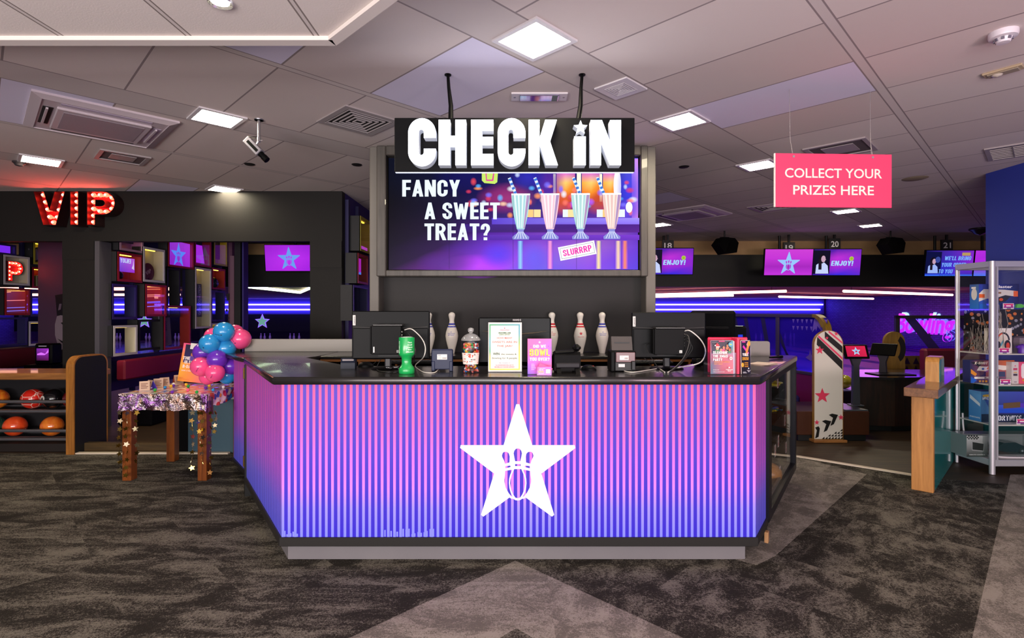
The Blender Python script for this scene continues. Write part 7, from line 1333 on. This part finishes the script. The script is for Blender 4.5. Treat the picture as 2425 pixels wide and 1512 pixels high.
# soffit downlight
p = onz(521, 3, 2.80); t = thing('downlight', 'round chrome downlight in the lowered ceiling at the top left', 'downlight', p); b = MB(); b.lathe([(.036, -.004), (.048, -.010), (.052, 0)], 24, cap=False); mk('ring', b, CHROME, t); b = MB(); b.lathe([(.0001, -.003), (.036, -.003), (.036, 0)], 24); mk('lamp', b, PANELLIGHT, t)
def slats(b, s, n, z=-.012, th=.004, dz=.018):
    for i in range(n):
        k = s*(1-i/n)
        for q in range(4):
            b.box(-k, k-th, -k, -k+th, z-.002, z+dz, M=Matrix.Rotation(q*PI/2, 4, 'Z'))
def vent(px, py, s, rot, lab, n=5, white=False):
    p = ceil(px, py); t = thing('ceiling_vent', lab, 'vent', (p.x, p.y, ZC), rot); f = .045; m = P('vent_frame', '#a49a9c', .5) if not white else WHITEPL; b = MB()
    for q in range(4): b.box(-s-f, s, -s-f, -s, -.010, 0, M=Matrix.Rotation(q*PI/2, 4, 'Z'))
    mk('frame', b, m, t); b = MB(); slats(b, s*.95, n, -.010, .007, .008); mk('louvre', b, m, t); b = MB(); b.box(-s, s, -s, s, -.0025, -.0005); mk('backing', b, P('vent_dark', '#1a1618', .8), t)
vent(850, 287, .20, A, 'square louvred ceiling vent left of the check-in sign', 5); vent(1470, 209, .085, A, 'small white square air diffuser right of the sign hanger', 5, True); vent(1828, 491, .22, A, 'square vent half hidden behind the lower left of the prize sign', 4)
def slot_vent(px, py, w, d, rot, lab, bars):
    p = ceil(px, py); t = thing('ceiling_vent', lab, 'vent', (p.x, p.y, ZC), rot); b = MB(); f = .035
    for x0, x1, y0, y1 in ((-w-f, w+f, -d-f, -d), (-w-f, w+f, d, d+f), (-w-f, -w, -d, d), (w, w+f, -d, d)): b.box(x0, x1, y0, y1, -.012, 0)
    mk('frame', b, P('vent_frame', '#a49a9c', .5), t); b = MB(); b.box(-w, w, -d, d, -.003, -.0005); mk('backing', b, P('vent_dark2', '#5a5054', .8), t); b = MB()
    for i in range(bars): x = -w+2*w*(i+1)/(bars+1); b.box(x-.006, x+.006, -d, d, -.012, -.003)
    if bars: b.box(-w, w, -.004, .004, -.012, -.003)
    else: b.box(-w*.6, w*.6, -d*.6, d*.6, -.008, -.003)
    mk('louvre', b, P('vent_frame', '#a49a9c', .5), t)
slot_vent(290, 373, .17, .17, A, 'flat square vent below the air conditioner', 0); slot_vent(1990, 353, .22, .22, A, 'flat vent above the pink prize sign', 0); slot_vent(2400, 357, .24, .16, A, 'vent with chunky louvres at the right photo edge', 6)
# emergency light, smoke detector, beam detector, round fittings
p = ceil(1277, 227); t = thing('emergency_light', 'slim white emergency light between the two sign hangers', 'light', (p.x, p.y, ZC)); b = MB(); b.box(-.20, .20, -.065, .065, -.012, 0, .003); mk('plate', b, WHITEPL, t); b = MB(); b.box(-.14, .14, -.05, .05, -.02, -.012, .003); mk('reflector', b, P('mirror_tray', '#b8b0d0', .1, 1), t); b = MB(); b.box(.09, .13, -.045, .045, -.0215, -.019); mk('indicator', b, P('green_indicator', '#1f5a3a', .3), t)
for x in (-.175, .175): b = MB(); b.cyl((x, 0, -.014), (x, 0, -.011), .008, n=10); mk('screw', b, STEEL, t)
p = ceil(2376, 76); t = thing('smoke_detector', 'round white smoke detector at the top right', 'smoke detector', (p.x, p.y, ZC)); b = MB(); b.lathe([(.0001, -.062), (.030, -.060), (.034, -.050), (.040, -.036), (.062, -.032), (.066, -.020), (.066, 0)], 28); mk('body', b, P('detector_white', '#dcd4dc', .4), t); b = MB()
for i in range(8): b.box(.034, .042, -.007, .007, -.050, -.037, M=Matrix.Rotation(i*PI/4, 4, 'Z'))
mk('slot', b, P('slot_grey', '#6a6474', .6), t)
p = ceil(2376, 166); t = thing('sensor_fitting', 'beige rectangular sensor fitting below the smoke detector', 'sensor', (p.x, p.y, ZC), -.95); b = MB(); b.box(-.10, .10, -.05, .05, -.014, 0, .012); mk('plate', b, P('beige_plate', '#b8a488', .5), t); b = MB(); b.box(-.078, .078, -.036, .036, -.022, -.012, .006); mk('insert', b, P('beige_insert', '#9a8c7a', .45), t); b = MB(); b.lathe([(.0001, -.034), (.022, -.030), (.030, -.021)], 18, (-.03, 0, 0)); mk('lens', b, P('lens_grey', '#c8bcb0', .2), t)
def disc(px, py, r, m, lab, cat, name, z=ZC): p = onz(px, py, z); b = MB(); b.lathe([(.0001, -.008), (r*.8, -.008), (r, 0)], 24); tag(mk(name, b, m, loc=(p.x, p.y, z)), lab, cat)
HOLE = P('speaker_black', '#0c0a0b', .7)
disc(591, 389, .055, HOLE, 'round black ceiling speaker below the security camera', 'speaker', 'ceiling_speaker'); disc(845, 390, .055, HOLE, 'round black ceiling speaker left of the screen tower', 'speaker', 'ceiling_speaker'); disc(1620, 395, .055, HOLE, 'round black ceiling speaker right of the screen tower', 'speaker', 'ceiling_speaker'); disc(2167, 423, .13, P('water_stain_tan', '#94846e', .9), 'round brownish cover on the ceiling right of the prize sign', 'ceiling cover', 'ceiling_cover')
p = ceil(45, 383); t = thing('camera_dome', 'small dark dome beside the ceiling light above the VIP letters', 'dome camera', (p.x, p.y, ZC)); b = MB(); b.lathe([(.0001, -.05), (.03, -.042), (.045, -.02), (.055, -.015), (.055, 0)], 20); mk('dome', b, P('dome_grey', '#3a3438', .3), t)
p = ceil(2320, 541); t = thing('camera_dome', 'dark dome fitting on the far ceiling above lane twenty one', 'dome camera', (p.x, p.y, ZC)); b = MB(); b.lathe([(.0001, -.13), (.08, -.10), (.12, -.05), (.16, -.03), (.16, 0)], 20); mk('dome', b, P('dome_dark', '#241c24', .25), t)
# air conditioning cassettes
def cassette(px, py, w, d, rot, lab):
    p = ceil(px, py); t = thing('air_conditioner', lab, 'air conditioner', (p.x, p.y, ZC), rot); CW = P('cassette_white', '#c2b4bc', .45); b = MB(); o_ = [(-w, -d), (w, -d), (w, d), (-w, d)]; f = .06
    vs = []; 
    for k, z in ((0, 0), (0, -.015), (f, -.035), (f, -.028)): vs += [(x-math.copysign(k, x), y-math.copysign(k, y), z) for x, y in o_]
    b.add(vs, [(4*j+i, 4*j+(i+1) % 4, 4*j+4+(i+1) % 4, 4*j+4+i) for j in range(3) for i in range(4)]); b.add(vs[12:], [(0, 3, 2, 1)]); mk('panel', b, CW, t)
    iw, id_ = w*.66, d*.62; b = MB(); b.box(-iw, iw, -id_, id_, -.048, -.028, .006); mk('grille_frame', b, CW, t); b = MB(); b.box(-iw*.86, iw*.86, -id_*.80, id_*.80, -.051, -.047, .002); mk('grille', b, P('grille_grey', '#9a8d98', .6, bp=(160, .4)), t)
    DK = P('air_slot', '#141014', .7)
    for s in (-1, 1): b = MB(); y = s*(id_+(d-f-id_)*.5); b.box(-iw*.95, iw*.95, y-.022, y+.022, -.031, -.0285); mk('air_slot', b, DK if s > 0 else P('air_flap', '#b8a8c0', .4), t)
    for s in (-1, 1):
        x = s*(iw+(w-f-iw)*.5); b = MB(); b.box(x-.03, x+.03, -id_*.8, id_*.8, -.031, -.0285); o = mk('air_slot', b, DK if s < 0 else P('air_flap', '#b8a8c0', .4), t); b = MB(); b.box(x-.012, x+.002, -id_*.75, id_*.75, -.044, -.030, M=T(0, 0, 0)); mk('vane', b, CW, t)
cassette(239, 290, .45, .48, A, 'large white ceiling air conditioner at the upper left'); cassette(1632, 505, .48, .48, A, 'ceiling air conditioner half hidden behind the screen tower')
# security camera
p = ceil(613, 283); t = thing('security_camera', 'silver box security camera hanging on a ceiling bracket', 'security camera', (p.x, p.y, ZC)); b = MB(); b.lathe([(.034, -.008), (.036, 0)], 20); b.lathe([(.0001, -.008), (.034, -.008)], 20); mk('mount', b, STEEL, t); b = MB(); b.cyl((0, 0, -.008), (0, 0, -.15), .011, n=12); b.cyl((0, 0, -.145), (0, 0, -.18), .014, n=12); b.cyl((0, 0, -.17), (-.02, 0, -.20), .007, n=8); b.cyl((.0, 0, -.168), (.03, 0, -.168), .004, n=8); mk('bracket', b, P('bracket_silver', '#a8a4a8', .3, .7), t)
Mc = T(-.035, 0, -.225, 0, 0, .80); b = MB(); b.box(-.085, .07, -.034, .034, -.030, .030, .004); mk('body', b, P('camera_grey', '#9c98a2', .35, .4), t, M=Mc); b = MB(); b.box(-.06, .055, -.0355, -.034, -.012, .012); mk('side_plate', b, BLKPL, t, M=Mc); b = MB(); b.cyl((.07, 0, 0), (.11, 0, 0), .024, .022, n=18); b.cyl((.105, 0, 0), (.145, 0, 0), .026, n=18); mk('lens', b, BLKPL, t, M=Mc)
b = MB(); b.tube([(-.005, 0, -.14), (-.05, -.01, -.145), (-.085, -.01, -.14), (-.105, -.005, -.155), (-.10, 0, -.18)], .003, 6); b.tube([(-.01, 0, -.15), (-.06, .01, -.15), (-.085, .01, -.16), (-.09, .0, -.18)], .003, 6); mk('lead', b, BLKPL, t)

# ---------------------------------------------------------------- lane screens, numbers, loudspeakers at the far end
YSC = 10.5; KS = YSC/F
def person(q, x, z, s, shirt='#c8d4ff'):
    q.poly([(x-.16*s, z-.30*s), (x+.17*s, z-.30*s), (x+.14*s, z-.10*s), (x+.05*s, z-.02*s), (x-.06*s, z-.02*s), (x-.15*s, z-.08*s)], shirt); q.ell(x-.015*s, z+.08*s, .085*s, .125*s, '#120c18'); q.poly([(x-.10*s, z+.08*s), (x-.02*s, z+.06*s), (x-.01*s, z-.20*s), (x-.09*s, z-.20*s)], '#1a1220'); q.ell(x+.02*s, z+.07*s, .055*s, .085*s, '#c8a0b8'); q.poly([(x+.065*s, z+.08*s), (x+.09*s, z+.05*s), (x+.065*s, z+.04*s)], '#c8a0b8'); q.poly([(x+.03*s, z+.02*s), (x+.07*s, z+.025*s), (x+.05*s, z+.005*s)], '#f0e0e8')
def lane_screen(x0, x1, yt, yb, kind, lab, Y=YSC, off=0):
    k = Y/F; a, c = (x0-CX)*k, (x1-CX)*k; w, h = c-a, (yb-yt)*k; zc = H-((yt+yb)/2-CY)*k; t = thing('lane_screen', lab, 'screen', ((a+c)/2, Y, zc), 0, 'lane screens'); tl = -.12; sh = Matrix.Rotation(-tl, 4, 'X')
    b = MB(); b.box(-w/2-.012, w/2+.012, .0, .05, -h/2-.014, h/2+.014, .004); mk('housing', b, BLKPL, t, M=sh); b = MB(); b.cyl((0, .36, 0), (0, .36, ZC-zc), .025, n=10); b.box(-.10, .10, .045, .38, -.06, .06); mk('hanger', b, BLACK, t)
    q = Pic(); W, Hh = w/2, h/2
    if kind == 'logo': q.rect(-W, -Hh, W, Hh, '#c030d8').grid(-W, -Hh, W, Hh, [['#c836e0']*3, ['#a828c0']*3, ['#c836d8']*3, ['#d040d8']*3]); q.logo(0, -.01, h*.86, '#9ac8ff')
    if kind == 'logo2': q.grid(-W, -Hh, W, Hh, [['#a828e0', '#b82ae8', '#a020e0'], ['#a828e0', '#c030f0', '#b028e8'], ['#9a20d0', '#a828e0', '#9a20d8']]); q.logo(.02, .0, h*.86, '#6aa0f0')
    if kind == 'enjoy':
        q.grid(-W, -Hh, W, Hh, [['#2a1a9a', '#2a2ae0', '#5a28d0'], ['#3a1a9a', '#a828d8', '#8a28d0'], ['#3a1a90', '#c030d8', '#9028d0'], ['#2a1680', '#5a20b0', '#6a28b8']]); q.rect(-W, -Hh*.9, -W*.30, Hh*.92, '#0e0a24'); person(q, -W*.62+off, -Hh*.88+.30*.95*h/.62, .95*h/.62); q.text('ENJOY!', W*.22, -.02, h*.19, '#a8d8ff', w*.46, .045, 'c', 0, .12); q.ell(W*.60, h*.14, h*.085, h*.085, '#b8d048').ell(W*.60, h*.14, h*.05, h*.05, '#9ab83a')
    if kind == 'order':
        q.grid(-W, -Hh, W, Hh, [['#1a30c0', '#2a30d0', '#3a28c8'], ['#101a6a', '#3a28c0', '#8a28d0'], ['#0c1450', '#4a28b0', '#8028c8']]); q.rect(-W, -Hh*.8, -W*.35, Hh*.9, '#0c1040'); person(q, -W*.68, -Hh*.78+.30*.75*h/.6, .75*h/.6, '#a0b8f8'); q.ell(-W*.5, h*.14, .05, .06, '#3a4a9a')
        for i, s in enumerate(("WE'LL BRiNG", 'YOUR ORDER', 'TO YOU')): q.text(s, -W*.22-.05*i, h*.20-.155*i*h/.6, h*.16, '#7ab0ff', (.56, .52, .30)[i]*w, .045, 'l', 0, .15)
        q.rect(W*.5, h*.30, W*.85, h*.42, '#b89a60'); q.rect(-W, -Hh, W, -Hh*.88, '#3a6af0').text('Fancy something sweet?', 0, -Hh*.94, .02, '#10206a', w*.4, .01)
    if kind == 'violet': q.grid(-W, -Hh, W, Hh, [['#4a80ff']*2, ['#a028d8', '#a828e0'], ['#b028e0', '#c030e8'], ['#b830e0', '#a028d8']])
    q.build('picture', SCREEN, t, sh @ T(0, -.002, 0))
lane_screen(1528, 1641, 589, 650, 'enjoy', 'lane screen reading ENJOY beside the screen tower, under number eighteen'); lane_screen(1811, 1924, 591, 652, 'logo', 'lane screen with a pale star logo on magenta, under number nineteen'); lane_screen(1926, 2038, 591, 652, 'enjoy', 'lane screen reading ENJOY under number twenty'); lane_screen(2192, 2304, 594, 654, 'order', 'lane screen about bringing your order, under number twenty one'); lane_screen(2308, 2420, 594, 654, 'violet', 'plain violet lane screen behind the prize cabinet')
lane_screen(628, 736, 581, 642, 'logo2', 'purple lane screen with a blue star seen through the big opening on the left')
def number(px, py, n, lab):
    p = at(px, py, 10.7); t = thing('lane_number', lab, 'number sign', p, 0, 'lane numbers'); b = MB(); b.box(-.115, .115, 0, .03, -.11, .11); b.box(-.02, .02, .0, .03, .11, ZC-p.z); mk('plate', b, P('number_black', '#141216', .5), t); q = Pic(); q.text(n, 0, .0, .115, '#f0ecf0', .15, .015); q.build('digits', PRINT, t, T(0, -.002, 0))
number(1582, 582, '18', 'black plate with the number 18 above the first lane screen'); number(1869, 587, '19', 'black plate with the number 19 above the star logo screen'); number(1977, 578, '20', 'black plate with the number 20 above the right ENJOY screen'); number(2243, 581, '21', 'black plate with the number 21 above the order screen')
def loudspeaker(px, lab):
    p = at(px, 583, 10.2); t = thing('loudspeaker', lab, 'loudspeaker', p, .25); b = MB(); b.prism([(-.21, .02), (-.065, -.16), (.18, -.13), (.22, .055), (.14, .14), (-.105, .15)], -.12, .12); mk('cabinet', b, P('speaker_cab', '#060506', .7, spec=.05), t); b = MB(); b.prism([(-.05, -.13), (.16, -.105), (.195, .045), (.02, .08)], -.126, -.12); mk('grille', b, P('speaker_grille', '#0a0809', .9, spec=.02), t); b = MB(); b.box(-.09, .09, -.02, .02, .13, .17); b.cyl((0, 0, .15), (0, 0, ZC-p.z), .015, n=8); mk('bracket', b, BLACK, t)
loudspeaker(1716, 'black hanging loudspeaker left of lane number 19'); loudspeaker(2109, 'black hanging loudspeaker right of lane number 20')
